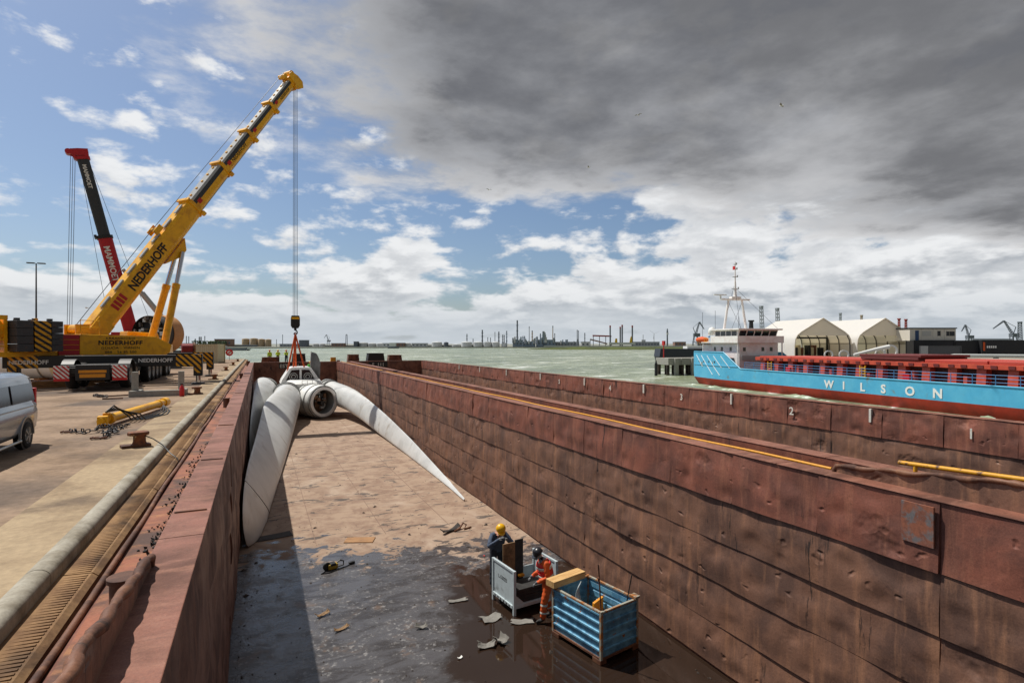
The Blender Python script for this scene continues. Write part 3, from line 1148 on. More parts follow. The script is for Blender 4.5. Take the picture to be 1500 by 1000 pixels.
# ---- outriggers
for yy in (43.0, 53.0):
    mb = new(MW)
    mb.box(-13.9, -3.55, yy - 0.36, yy + 0.36, 1.22, 1.95)
    bm_ = mb.build('outrigger_beam', MAT['crane_black'], crane, bevel=0.03)
    for sx in (-1, 1):
        xe = -8.6 + sx * 4.85
        mb = new(MW)
        mb.box(xe - 1.25 if sx > 0 else xe - 0.2, xe + 0.2 if sx > 0 else xe + 1.25, yy - 0.374, yy - 0.362, 1.2, 1.98)
        mb.build('warning_stripes', MAT['stripe_yb'], bm_)
        mb = new(MW)
        mb.box(xe - 0.26, xe + 0.26, yy - 0.30, yy + 0.30, 0.55, 2.0)
        lg = mb.build('outrigger_leg', MAT['crane_black'], crane, bevel=0.03)
        mb = new(MW)
        mb.box(xe - 0.2, xe + 0.2, yy - 0.315, yy - 0.303, 0.75, 1.2)
        mb.build('warning_stripes', MAT['stripe_yb'], lg)
        mb = new(MW)
        mb.cyl((xe, yy, 0.1), (xe, yy, 0.6), 0.14, n=14)
        mb.build('jack_rod', MAT['chrome'], lg, smooth=40)
        mb = new(MW)
        mb.cyl((xe, yy, 0.0), (xe, yy, 0.10), 0.42, 0.36, n=18)
        mb.build('foot_pad', MAT['weight_steel'], lg)
    text('lettering', 'NEDERHOFF', 0.34, MAT['letter_white'], bm_, frame(Vector((-7.1, yy - 0.372, 1.5)) - S, (1, 0, 0), (0, 0, 1)), bold=0.02)
    text('lettering', 'NEDERHOFF', 0.34, MAT['letter_white'], bm_, frame(Vector((-13.6, yy - 0.372, 1.45)) - S, (1, 0, 0), (0, 0, 1)), bold=0.02)

# ---- superstructure (x forward under the boom, y left)
mb = new(MS)
mb.cyl((0, 0, 1.45), (0, 0, 1.75), 1.35, n=28)
mb.build('slew_ring', MAT['crane_black'], crane, smooth=40)
mb = new(MS)
mb.prism([(-3.6, 1.95), (-0.9, 1.95), (-0.2, 1.66), (1.4, 1.66), (2.2, 2.05), (2.35, 2.6), (1.2, 3.2), (-3.6, 3.3)], -1.45, 1.45, 'Y')
sup = mb.build('turntable_body', MAT['crane_yellow'], crane, bevel=0.04)


def sfr(x, y, z):   # lettering frame on the side that looks back down the quay (superstructure y negative)
    o = MS @ Vector((x, y, z))
    return frame(o, E, (0, 0, 1))


for body, size, z, mm_, bold in (('KRAANBEDRIJF', 0.22, 2.98, 'letter_black', 0.0), ('NEDERHOFF', 0.40, 2.62, 'letter_black', 0.03), ('GOUDA - VIANEN', 0.24, 2.33, 'letter_black', 0.0), ('088 - 56 85 500', 0.24, 2.04, 'letter_black', 0.0)):
    text('lettering', body, size, MAT[mm_], sup, sfr(-1.15, -1.458, z), bold=bold, align='CENTER', space=1.12, sx=1.15)
for k in range(4):
    mb = new(MS)
    mb.box(-4.75, -3.62, -1.44, 1.44, 1.98 + k * 0.33, 2.27 + k * 0.33)
    mb.build('red_panel', MAT['crane_red'], crane, bevel=0.01)
mb = new(MS)
mb.box(-4.70, -3.62, -1.40, 1.40, 1.95, 3.28)
mb.box(-8.9, -3.6, -1.3, 1.3, 1.9, 2.2)
mb.build('rear_frame', MAT['crane_yellow'], crane, bevel=0.02)
for (x0, x1, mname, n) in ((-7.15, -6.35, 'weight_steel', 4), (-6.28, -5.45, 'stripe_yb_weight', 4), (-5.40, -4.82, 'weight_steel', 5)):
    for sgn in (-1, 1):
        for k in range(n):
            hh = 1.85 / n
            mb = new(MS)
            j = rnd.uniform(-0.02, 0.02)
            y0, y1 = (0.15, 2.15) if sgn > 0 else (-2.15, -0.15)
            mb.box(x0 + j, x1 + j, y0, y1, 2.22 + k * hh, 2.22 + (k + 1) * hh - 0.015)
            if k == n - 1:
                mb.box((x0 + x1) / 2 - .12, (x0 + x1) / 2 + .12, (y0 + y1) / 2 - .12, (y0 + y1) / 2 + .12, 2.22 + n * hh - 0.02, 2.22 + n * hh + 0.16)
            mb.build('counterweight_slab', MAT[mname], crane, bevel=0.02)
mb = new(MS)
mb.box(-8.9, -8.75, -1.3, 1.3, 2.2, 4.35)
mb.box(-7.4, -7.25, -1.3, 1.3, 2.2, 4.35)
mb.box(-8.9, -7.25, -1.35, -1.2, 4.1, 4.35)
mb.box(-8.9, -7.25, 1.2, 1.35, 4.1, 4.35)
for zz in (2.5, 2.9, 3.3, 3.7):
    mb.box(-8.9, -7.25, -1.34, -1.28, zz, zz + 0.07)
mb.build('winch_frame', MAT['crane_yellow'], crane)
mb = new(MS)
mb.cyl((-8.1, -1.1, 3.5), (-8.1, 1.1, 3.5), 0.62, n=22)
mb.cyl((-8.1, -1.15, 3.5), (-8.1, -1.05, 3.5), 0.78, n=22)
mb.cyl((-8.1, 1.05, 3.5), (-8.1, 1.15, 3.5), 0.78, n=22)
mb.build('winch_drum', MAT['crane_yellow'], crane, smooth=40)
mb = new(MS)
mb.cyl((-3.1, -0.55, 3.65), (-3.1, 0.55, 3.65), 0.30, n=18)
mb.box(-3.5, -2.7, -0.75, -0.62, 3.25, 3.95)
mb.box(-3.5, -2.7, 0.62, 0.75, 3.25, 3.95)
mb.tube([(-3.5, -1.3, 3.3), (-3.5, -1.3, 4.2), (-2.4, -1.3, 4.2), (-2.4, -1.3, 3.3)], 0.03)
mb.tube([(-3.5, -1.3, 3.75), (-2.4, -1.3, 3.75)], 0.025)
mb.build('hoist_winch', MAT['crane_yellow'], crane, smooth=40)
mb = new(MS)
mb.prism([(0.7, 1.7), (3.3, 1.7), (3.5, 2.4), (3.1, 3.5), (0.9, 3.6)], 1.5, 2.5, 'Y')
mb.build('operator_cab', MAT['crane_yellow'], crane, bevel=0.05)

# ---- boom
F = Vector((-10.2, 46.2, 3.44))
T = Vector((2.86, 56.77, 27.55))
BL = (T - F).length
BD = (T - F).normalized()
BN = (Vector((0, 0, 1)) - BD * BD.z).normalized()       # up off the boom's back
BM = Matrix(((BD.x, PS.x, BN.x, F.x), (BD.y, PS.y, BN.y, F.y), (BD.z, PS.z, BN.z, F.z), (0, 0, 0, 1)))   # boom coords: x along, y towards the near side, z off the back
MBOOM = MW @ BM


def boom_ring(x, w, h):
    w2 = w / 2
    half_ = [(0.78, 0.5), (1.0, 0.38), (1.0, 0.12), (1.0, 0.0), (0.99, -0.22), (0.78, -0.38), (0.38, -0.5)]
    pts = [(w2 * a, h * b_) for a, b_ in half_] + [(-w2 * a, h * b_) for a, b_ in reversed(half_)]
    return [Vector((x, a, b_)) for a, b_ in pts]


def boom_section(x0, x1, w, h, name, mats, parent, M, order=None, h0=None):
    """order: material slot for each of the 12 sides"""
    q = new(M)
    r0, r1 = boom_ring(x0, w, h0 or h), boom_ring(x1, w, h)
    n = 14
    for i in range(n):
        q.cur = order[i] if order else 0
        q.add([r0[i], r0[(i + 1) % n], r1[(i + 1) % n], r1[i]], [(0, 1, 2, 3)])
    q.cur = 0
    q.add(r0, [tuple(range(n))])
    q.add(r1, [tuple(range(n))])
    me = q.mesh(name, mats)
    bm = bmesh.new()
    bm.from_mesh(me)
    bmesh.ops.remove_doubles(bm, verts=bm.verts, dist=1e-5)
    bmesh.ops.recalc_face_normals(bm, faces=bm.faces)
    bm.to_mesh(me)
    bm.free()
    return link(name, me, parent, smooth=28)


INN = [0, 1, 2, 2, 2, 1, 1, 1, 2, 2, 2, 1, 0, 0]
sections = [(0.0, 0.415, 1.25, 1.48), (0.415, 0.57, 1.08, 1.26), (0.57, 0.718, 0.98, 1.13), (0.718, 0.855, 0.88, 1.01), (0.855, 0.985, 0.79, 0.90)]
for i, (t0, t1, w, h) in enumerate(sections):
    if i == 0:
        bs = boom_section(0.2, t1 * BL, w, h, 'boom_base', [MAT['crane_yellow']], crane, MBOOM, h0=1.35)
        base_boom = bs
    else:
        bs = boom_section(t0 * BL - 0.4, t1 * BL, w, h, 'boom_section', [MAT['boom_grey'], MAT['boom_dark'], MAT['crane_yellow']], crane, MBOOM, INN)
        # rows of small stops on the back
        for k in range(5):
            mb = new(MBOOM)
            xx = t0 * BL + (t1 - t0) * BL * (k + 0.8) / 5.6
            mb.cbox((xx, 0, h / 2 + 0.03), 0.12, 0.18, 0.08)
            mb.build('boom_stop', MAT['crane_yellow'], bs)
        mb = new(MBOOM)
        mb.box(t0 * BL + 0.35, t0 * BL + 0.75, w / 2 + 0.002, w / 2 + 0.008, -0.05 * h, 0.22 * h)
        mb.build('red_mark', MAT['letter_red'], bs)
    # collar
    q = new(MBOOM)
    xe = t1 * BL
    ra, rb = boom_ring(xe - 0.30, w + 0.16, h + 0.16), boom_ring(xe + 0.02, w + 0.16, h + 0.16)
    q.loft([ra, rb])
    q.cbox((xe - 0.14, w / 2 + 0.06, -h * 0.42), 0.3, 0.22, 0.32)
    q.cbox((xe - 0.14, 0, h / 2 + 0.14), 0.26, w * 1.15, 0.10)
    q.build('boom_collar', MAT['crane_yellow'], crane, bevel=0.015)
    if i in (2, 4):
        text('lettering', 'NEDERHOFF', 0.40 if i == 2 else 0.3, MAT['letter_black'], bs, MBOOM @ frame((t0 * BL + (0.9 if i == 2 else 1.2), w / 2 + 0.004, -0.14), (1, 0, 0), (0, 0, 1)) , bold=0.015)
text('lettering', 'NEDERHOFF', 0.86, MAT['letter_black'], base_boom, MBOOM @ frame((3.7, 1.25 / 2 + 0.006, -0.16), (1, 0, 0), (0, 0, 1)), bold=0.03, space=0.98, sx=0.88)
for k in range(4):
    mb = new(MBOOM)
    mb.box(1.9 + k * 0.30, 2.12 + k * 0.30, 0.627, 0.634, -0.1, 0.52)
    mb.build('red_stripe', MAT['letter_red'], base_boom)
# boom foot plates, belly bracket, walkway cleats on the back
mb = new(MBOOM)
mb.box(-0.5, 0.9, -0.66, 0.66, -0.55, 0.62)
mb.build('boom_foot', MAT['crane_yellow'], crane, bevel=0.03)
mb = new(MBOOM)
mb.prism([(6.9, -0.8), (9.6, -0.8), (8.9, -1.45), (8.2, -1.45)], -0.30, 0.30, 'Y')
mb.build('boom_bracket', MAT['crane_yellow'], crane, bevel=0.03)
for k in range(7):
    mb = new(MBOOM)
    mb.box(1.6 + k * 1.5, 2.5 + k * 1.5, 0.1, 0.36, 0.66 + 0.022 * k, 0.80 + 0.012 * k)
    mb.build('back_plate', MAT['boom_grey'], base_boom)
mb = new(MBOOM)
mb.cyl((8.6, -0.35, 1.05), (8.6, 0.35, 1.05), 0.18, n=12)
mb.box(8.2, 9.0, -0.4, -0.34, 0.86, 1.25)
mb.box(8.2, 9.0, 0.34, 0.4, 0.86, 1.25)
mb.build('rope_guide', MAT['crane_yellow'], crane)
# head with sheaves
mb = new(MBOOM)
mb.prism([(-0.25, 0.5), (-0.25, -0.7), (0.35, -0.95), (0.75, -0.55), (0.7, 0.1), (0.35, 0.75), (0.0, 0.8)], -0.50, -0.40, 'Y')
mb.prism([(-0.25, 0.5), (-0.25, -0.7), (0.35, -0.95), (0.75, -0.55), (0.7, 0.1), (0.35, 0.75), (0.0, 0.8)], 0.40, 0.50, 'Y')
mb.cbox((0.1, 0, 0.45), 0.5, 0.9, 0.18)
mb.cbox((-0.05, 0, -0.55), 0.3, 0.9, 0.14)
mb.M = MBOOM @ Matrix.Translation((BL - 0.3, 0, 0))
head = new(MBOOM @ Matrix.Translation((BL - 0.3, 0, 0)))
outl = [(-0.25, 0.5), (-0.25, -0.7), (0.35, -0.95), (0.75, -0.55), (0.7, 0.1), (0.35, 0.75), (0.0, 0.8)]
head.prism(outl, -0.56, -0.44, 'Y')
head.prism(outl, 0.44, 0.56, 'Y')
head.cbox((0.05, 0, 0.42), 0.5, 0.9, 0.2)
head.cbox((-0.1, 0, -0.2), 0.35, 0.95, 0.9)
head.build('boom_head', MAT['crane_yellow'], crane, bevel=0.02)
for (hx, hz, rr2) in ((0.35, 0.55, 0.30), (0.42, -0.55, 0.34), (-0.5, 0.85, 0.2)):
    mb = new(MBOOM @ Matrix.Translation((BL - 0.3, 0, 0)))
    mb.cyl((hx, -0.4, hz), (hx, 0.4, hz), rr2, n=18)
    mb.build('sheave', MAT['crane_yellow'] if rr2 < .34 else MAT['boom_dark'], crane, smooth=40)
# luffing cylinders
for sgn in (-1, 1):
    a = MW @ (S + E * 2.0 + LFT * (-sgn * 0.95) + Vector((0, 0, 2.1)))
    bpt = MBOOM @ Vector((8.5, sgn * 0.42, -1.25))
    dvec = (bpt - a)
    mb = MB()
    mb.cyl(a, a + dvec * 0.66, 0.25, n=18)
    mb.cyl(a + dvec * 0.63, a + dvec * 0.67, 0.28, n=18)
    mb.cyl(a - dvec.normalized() * 0.3, a, 0.28, n=18)
    lc = mb.build('luffing_cylinder', MAT['crane_yellow'], crane, smooth=40)
    mb = MB()
    mb.cyl(a + dvec * 0.66, bpt, 0.16, n=16)
    mb.build('cylinder_rod', MAT['chrome'], lc, smooth=40)
# hoist rope on the back of the boom, falls, hook block
HK = Vector((T.x + 0.25, T.y + 0.2, 0))
mb = MB()
mb.tube([MS @ Vector((-3.1, 0.1, 3.9)), MBOOM @ Vector((8.6, 0.1, 1.26)), MBOOM @ Vector((BL - 0.5, 0.1, 1.05))], 0.022, 5)
mb.build('hoist_rope', MAT['rope_steel'], crane, smooth=60)
for k in range(4):
    ox = (k - 1.5) * 0.16
    mb = new(MW)
    mb.tube([(HK.x + ox * PS.x, HK.y + ox * PS.y, T.z - 0.6), (HK.x + ox * PS.x * 1.2, HK.y + ox * PS.y * 1.2, 5.3)], 0.02, 5)
    mb.build('hoist_fall', MAT['rope_steel'], crane, smooth=60)
mb = new(MW @ Matrix.Translation(HK))
mb.prism([(-0.34, 5.35), (0.34, 5.35), (0.40, 5.1), (0.40, 4.4), (0.26, 4.15), (-0.26, 4.15), (-0.40, 4.4), (-0.40, 5.1)], -0.25, 0.25, 'Y')
hb = mb.build('hook_block', MAT['crane_black'], crane, bevel=0.03)
mb = new(MW @ Matrix.Translation(HK))
mb.box(-0.36, 0.36, -0.262, -0.254, 5.0, 5.2)
mb.build('yellow_band', MAT['crane_yellow'], hb)
mb = new(MW @ Matrix.Translation(HK))
mb.cyl((0, 0, 4.15), (0, 0, 3.95), 0.12, n=12)
mb.tube([(0, 0, 3.98), (0.16, 0, 3.85), (0.17, 0, 3.66), (0.0, 0, 3.55), (-0.16, 0, 3.66)], 0.06, 8)
mb.build('hook', MAT['crane_black'], hb, smooth=50)

# ---- the red crane standing further up the quay
RF = at(190, 478, 75)
RT = at(119, 224, 72)
red = thing('mobile_crane', 'red and black telescopic mobile crane with its boom leaning left behind the yellow crane', 'crane', (RF.x, RF.y, 0))
MR = Matrix.Translation((-RF.x, -RF.y, 0))
rd = (RT - RF).normalized()
rl = (RT - RF).length
view = Vector((-RF.x, -RF.y, 0)).normalized()
rs = rd.cross(view).cross(rd).normalized()           # side that faces down the quay
rn = rs.cross(rd).normalized()
if rn.x > 0:
    pass
RB = MR @ Matrix(((rd.x, rs.x, rn.x, RF.x), (rd.y, rs.y, rn.y, RF.y), (rd.z, rs.z, rn.z, RF.z), (0, 0, 0, 1)))
b0 = boom_section(-1.0, rl * 0.53, 1.35, 1.6, 'boom_base', [MAT['crane_red']], red, RB)
b1 = boom_section(rl * 0.5, rl * 0.97, 1.1, 1.3, 'boom_section', [MAT['boom_dark']], red, RB)
for xe, w in ((rl * 0.53, 1.55), (rl * 0.975, 1.3)):
    q = new(RB)
    q.loft([boom_ring(xe - 0.35, w, w + 0.25), boom_ring(xe + 0.05, w, w + 0.25)])
    q.cbox((xe, 0, w * 0.62), 0.4, w, 0.3)
    q.build('boom_collar', MAT['crane_red'] if xe > rl * .9 else MAT['crane_black'], red, bevel=0.02)
q = new(RB @ Matrix.Translation((rl, 0, 0)))
q.prism([(-0.5, -0.7), (0.35, -0.8), (0.45, 0.3), (0.4, 1.5), (0.0, 1.6), (-0.4, 0.8)], -0.6, -0.45, 'Y')
q.prism([(-0.5, -0.7), (0.35, -0.8), (0.45, 0.3), (0.4, 1.5), (0.0, 1.6), (-0.4, 0.8)], 0.45, 0.6, 'Y')
q.cbox((0.0, 0, 0.2), 0.7, 1.0, 1.0)
q.cyl((0.15, -0.5, 1.3), (0.15, 0.5, 1.3), 0.35, n=16)
q.build('boom_head', MAT['crane_red'], red)
# lettering reads down the boom
text('lettering', 'MAMMOET', 0.95, MAT['letter_white'], b0, RB @ frame((rl * 0.47, 0.69, 0.42), (-1, 0, 0), (0, 0, -1)), bold=0.02)
text('lettering', 'MAMMOET', 0.62, MAT['letter_white'], b1, RB @ frame((rl * 0.93, 0.56, 0.26), (-1, 0, 0), (0, 0, -1)), bold=0.02)
# falls from the head
for off, zend in ((Vector((-1.35, 0, 0)), 3.0), (Vector((-1.05, 0.1, 0)), 3.0), (Vector((-0.75, 0.1, 0)), 3.0)):
    q = new(MR)
    p = RT + Vector((off.x * CS, -off.x * SN, 0.6))
    q.tube([p, (p.x - 0.5 * CS, p.y + 0.5 * SN, 3.3)], 0.03, 5)
    q.build('hoist_fall', MAT['rope_steel'], red)
for off in ((0.8, 0.7), (-0.6, 0.9)):
    q = new(MR)
    q.tube([RT + Vector((0.6 * off[0], 0, 0)), RF + Vector((3.2 * off[0], -2.5, 1.0))], 0.025, 5)
    q.build('stay_rope', MAT['rope_steel'], red)
for sgn in (-1, 1):
    q = new(RB)
    q.cyl((rl * 0.33, sgn * 0.4, -1.0), (1.0, sgn * 0.6, -3.6), 0.2, n=12)
    q.cyl((rl * 0.18, sgn * 0.5, -2.35), (0.6, sgn * 0.62, -3.8), 0.33, n=12)
    q.build('luffing_cylinder', MAT['boom_grey'], red, smooth=40)
q = new()
q.box(-1.8, 3.6, -1.5, 1.5, 1.8, 4.2)
q.box(-5.0, -1.8, -1.7, 1.7, 2.0, 3.9)
q.build('turntable_body', MAT['crane_red'], red, bevel=0.05)
q = new()
q.box(-5.5, 7.5, -1.4, 1.4, 0.8, 1.75)
q.build('chassis', MAT['crane_black'], red, bevel=0.05)
for k in range(6):
    for sgn in (-1, 1):
        h = wheel(red, Vector((-4.6 + k * 2.1, sgn * 1.25, 0.76)), WH)
        h.rotation_euler = (0, 0, R(90))

# ---- tunnelling machine drum
material('machine_mix', srgb(66, 62, 60), 0.6, var=srgb(150, 142, 128), vscale=1.6, vlo=0.5, vhi=0.58, fine=0.4, fscale=4, third=srgb(120, 52, 50), tscale=1.3, tlo=0.6, thi=0.64)
plain('ring_tan', (190, 138, 88), 0.6, fine=0.15)
TB = at(231, HV, 62)
tb = thing('tunnelling_machine', 'round tunnelling machine drum packed with machinery, with a tan outer ring, behind the yellow crane', 'machine', (TB.x, TB.y, 0))
vd = Vector((-TB.x, -TB.y, 0)).normalized()
ax = (Matrix.Rotation(R(-38), 3, 'Z') @ -vd).normalized()      # from the open face back along the drum
zc_ = 3.75
q = new()
c0 = Vector((0, 0, zc_)) - ax * 1.4
q.lathe([(1.85, 0.4), (2.05, 0.0), (2.12, 0.05), (2.12, 1.5), (2.05, 1.55), (1.85, 1.5)], 40, c0 + ax * 1.3, ax, closed=False)
q.build('outer_ring', MAT['ring_tan'], tb, smooth=40)
q = new()
q.lathe([(1.95, 0.0), (2.0, 0.1), (2.0, 1.4)], 40, c0, ax, closed=False)
q.build('drum_shell', MAT['weight_steel'], tb, smooth=40)
q = new()
q.cyl(c0 + ax * 0.9, c0 + ax * 1.2, 1.95, n=32)
q.build('bulkhead', MAT['crane_black'], tb)
side = ax.cross(Vector((0, 0, 1))).normalized()
r5 = random.Random(5)
for k in range(46):
    a, rr3 = r5.uniform(0, 6.28), 1.75 * math.sqrt(r5.random())
    p = c0 + side * (rr3 * math.cos(a)) + Vector((0, 0, rr3 * math.sin(a))) + ax * r5.uniform(0.0, 0.7)
    q = new()
    if k % 3:
        q.M = Matrix.Translation(p) @ Matrix.Rotation(math.atan2(ax.y, ax.x), 4, 'Z')
        q.cbox((0, 0, 0), r5.uniform(.3, .9), r5.uniform(.12, .55), r5.uniform(.12, .5))
    else:
        q.cyl(p, p + Vector((r5.uniform(-.4, .4), r5.uniform(-.4, .4), r5.uniform(-.6, .6))), r5.uniform(.05, .16), n=8)
    q.build('machine_unit', MAT['machine_mix'] if k % 4 else MAT['boom_grey'], tb)
q = new()
q.prism([(-2.2, 0), (2.2, 0), (2.0, 1.9), (1.4, 1.5), (0, 1.35), (-1.4, 1.5), (-2.0, 1.9)], -0.9, 0.9, 'Y')
q.build('cradle', MAT['crane_black'], tb, rz=math.atan2(side.y, side.x))
# small red drum beside it
RD = at(266, HV, 66)
rdm = thing('cable_drum', 'small red drum with a dark open end beside the beige container', 'drum', (RD.x, RD.y, 0))
q = new()
plain('drum_red', (138, 28, 36), 0.5)
q.cyl((0, 0, 2.05), Vector((0, 0, 2.05)) + Vector((1.1, 0.2, 0)), 0.62, n=26)
q.build('drum_body', MAT['drum_red'], rdm, smooth=40)
q = new()
q.lathe([(0.5, 0.0), (0.78, 0.0), (0.78, 0.2), (0.5, 0.2)], 26, (1.15, 0.22, 2.05), (1, 0.2, 0), closed=False)
q.build('flange', MAT['rust_bits'], rdm, smooth=40)
q = new()
q.box(-0.4, 1.5, -0.7, 0.7, 0, 1.45)
q.build('stand', MAT['crane_black'], rdm)


def container(name, label, loc, rz, L, mat_, cat='container', w=2.44, h=2.6, group=None):
    t_ = thing(name, label, cat, loc, rz, group)
    q = MB()
    n = int(L / 0.28)
    for sy in (-1, 1):
        pts = []
        for i in range(n):
            x = -L / 2 + 0.1 + (L - 0.2) * i / n
            dx_ = (L - 0.2) / n
            pts += [(x, 0.0), (x + dx_ * 0.35, 0.0), (x + dx_ * 0.5, 0.04), (x + dx_ * 0.85, 0.04)]
        q.grid([[(p[0], sy * (w / 2 - 0.05 + p[1]), 0.15), (p[0], sy * (w / 2 - 0.05 + p[1]), h - 0.1)] for p in pts])
    q.box(-L / 2 + 0.02, L / 2 - 0.02, -w / 2 + 0.06, w / 2 - 0.06, 0.12, h - 0.02)
    q.build('side_panel', mat_, t_)
    q = MB()
    for sy in (-1, 1):
        q.box(-L / 2, L / 2, sy * w / 2 - 0.06, sy * w / 2 + 0.01, 0.0, 0.16)
        q.box(-L / 2, L / 2, sy * w / 2 - 0.06, sy * w / 2 + 0.01, h - 0.11, h)
        for sx in (-1, 1):
            q.box(sx * L / 2 - 0.08, sx * L / 2 + 0.08, sy * w / 2 - 0.1, sy * w / 2 + 0.012, 0, h)
    q.build('frame', mat_, t_)
    return t_


plain('container_beige', (196, 184, 152), 0.6)
p = at(302, HV, 78)
container('container', 'beige corrugated container on the quay behind the striped outrigger ends', (p.x, p.y, 0), R(-18), 4.0, MAT['container_beige'])

# white tower tube lying behind the crane
pa, pb = at(-140, HV, 42), at(92, HV, 41)
plain('tower_white', (226, 226, 222), 0.45, fine=0.06)
twr = thing('tower_tube', 'long white steel tower tube lying on the quay behind the yellow crane', 'tube', ((pa.x + pb.x) / 2, (pa.y + pb.y) / 2, 0))
MT = Matrix.Translation((-(pa.x + pb.x) / 2, -(pa.y + pb.y) / 2, 0))
q = new(MT)
q.cyl((pa.x, pa.y, 1.32), (pb.x, pb.y, 1.32), 1.2, n=36)
q.build('shell', MAT['tower_white'], twr, smooth=40)
dv = (pb - pa).normalized()
for k in (0.25, 0.6, 0.93):
    c_ = pa + (pb - pa) * k
    q = new(MT)
    q.lathe([(1.205, -0.05), (1.25, -0.05), (1.25, 0.05), (1.205, 0.05)], 36, (c_.x, c_.y, 1.32), dv, closed=False)
    q.build('flange', MAT['rim_grey'], twr)
    q = new(MT @ Matrix.Translation((c_.x, c_.y, 0)) @ Matrix.Rotation(math.atan2(dv.y, dv.x), 4, 'Z'))
    q.box(-0.2, 0.2, -1.2, 1.2, 0, 0.22)
    q.build('support', MAT['timber'], twr)

# timber stack behind the van
p = on_level(78, 566, 0.0)
ts = thing('timber_stack', 'stack of timber planks and mats lying between the van and the crane tail', 'timber', (p.x, p.y, 0), R(35))
for k in range(9):
    q = MB()
    lay = k // 3
    q.box(-2.4 + rnd.uniform(-.2, .2), 2.2 + rnd.uniform(-.3, .3), -0.8 + (k % 3) * 0.55, -0.3 + (k % 3) * 0.55, lay * 0.14, lay * 0.14 + 0.125)
    q.build('plank', MAT['timber'], ts, bevel=0.008)

# lamp post
p = at(53, HV, 72)
lp = thing('lamp_post', 'tall thin quay lamp post with flat twin heads behind the counterweights', 'lamp post', (p.x, p.y, 0))
q = MB()
q.cyl((0, 0, 0), (0, 0, 13.0), 0.13, 0.07, n=10)
q.build('pole', MAT['boom_dark'], lp, smooth=40)
for sgn in (-1, 1):
    q = MB()
    q.box(sgn * 0.15, sgn * 0.95, -0.2, 0.2, 12.95, 13.08)
    q.build('lamp_head', MAT['boom_dark'], lp)

# bollards with base plate and overhanging cap
bol = None
spots = [(-2.85, 17.3, 'rusty mooring bollard on the quay apron with a dark cable round it'), (-3.0, 33.9, 'rusty mooring bollard on the quay apron next to the concrete stand'),
         (-3.05, 47.2, 'rusty mooring bollard between the two striped outrigger legs'), (-3.0, 62, 'rusty mooring bollard past the outriggers, third before the quay end'),
         (-2.95, 77, 'rusty mooring bollard past the outriggers, second before the quay end'), (-2.95, 93, 'rusty mooring bollard standing last before the quay end')]
material('bollard_rust', srgb(132, 78, 46), 0.8, var=srgb(84, 52, 38), vscale=5, fine=0.25, fscale=18, third=srgb(200, 180, 140), tscale=4.0, tlo=0.62, thi=0.7)
for i, (x, y, lab) in enumerate(spots):
    if bol is None:
        bol = thing('bollard', lab, 'bollard', (x, y, 0.02), R(20), 'mooring bollards along the quay')
        q = MB()
        q.lathe([(0.20, 0.08), (0.17, 0.16), (0.165, 0.30), (0.19, 0.36)], 20)
        q.build('post', MAT['bollard_rust'], bol, smooth=40)
        q = MB()
        q.prism([(-0.27, -0.19), (0.17, -0.22), (0.24, -0.1), (0.24, 0.1), (0.17, 0.22), (-0.27, 0.19), (-0.32, 0)], 0.35, 0.46, 'Z')
        q.build('cap', MAT['bollard_rust'], bol, bevel=0.03)
        q = MB()
        q.box(-0.48, 0.28, -0.19, 0.19, 0.0, 0.085)
        q.build('base_plate', MAT['rust_bits'], bol, bevel=0.015)
    else:
        b_ = copy_tree(bol)
        b_.scale = (0.85,) * 3
        b_.location = (x, y, 0.02)
        b_['label'] = lab
bol.scale = (0.85,) * 3
cb = MB()
cb.tube([(-2.72, 17.25, 0.3), (-2.5, 17.0, 0.24), (-2.25, 16.6, 0.14), (-2.0, 16.1, -0.02), (-1.82, 15.8, -0.10), (-1.72, 15.6, -0.6)], 0.014, 6)
put_props(cb.build('mooring_cable', MAT['crane_black'], smooth=60), 'thin dark cable running from the rusty bollard over the quay edge', 'cable')

# concrete stand with two posts
cst = thing('concrete_stand', 'pale concrete footing with two upright posts beside the quay apron', 'stand', (-4.65, 34.1, 0))
q = MB()
q.box(-1.35, 1.1, -0.55, -0.25, 0, 0.3)
q.box(-1.35, -0.95, -0.25, 1.0, 0, 0.28)
q.box(0.7, 1.1, -0.25, 1.0, 0, 0.28)
q.build('footing', MAT['concrete_block'], cst, bevel=0.02)
for sx in (-1.15, 0.9):
    q = MB()
    q.box(sx - 0.13, sx + 0.13, -0.2, 0.08, 0.29, 1.25)
    q.prism([(0.08, 0.29), (0.5, 0.29), (0.08, 0.8)], sx - 0.08, sx + 0.08, 'X')
    q.build('post', MAT['concrete_block'], cst, bevel=0.02)
ex = thing('fire_extinguisher', 'small red extinguisher bottle standing by the concrete posts', 'extinguisher', (-3.62, 33.1, 0.0))
q = MB()
q.lathe([(0.10, 0.0), (0.115, 0.03), (0.115, 0.40), (0.08, 0.50), (0.035, 0.55), (0.035, 0.6)], 16)
q.build('bottle', MAT['fire_red'], ex, smooth=40)
q = MB()
q.box(-0.07, 0.05, -0.02, 0.02, 0.58, 0.65)
q.build('valve', MAT['crane_black'], ex)

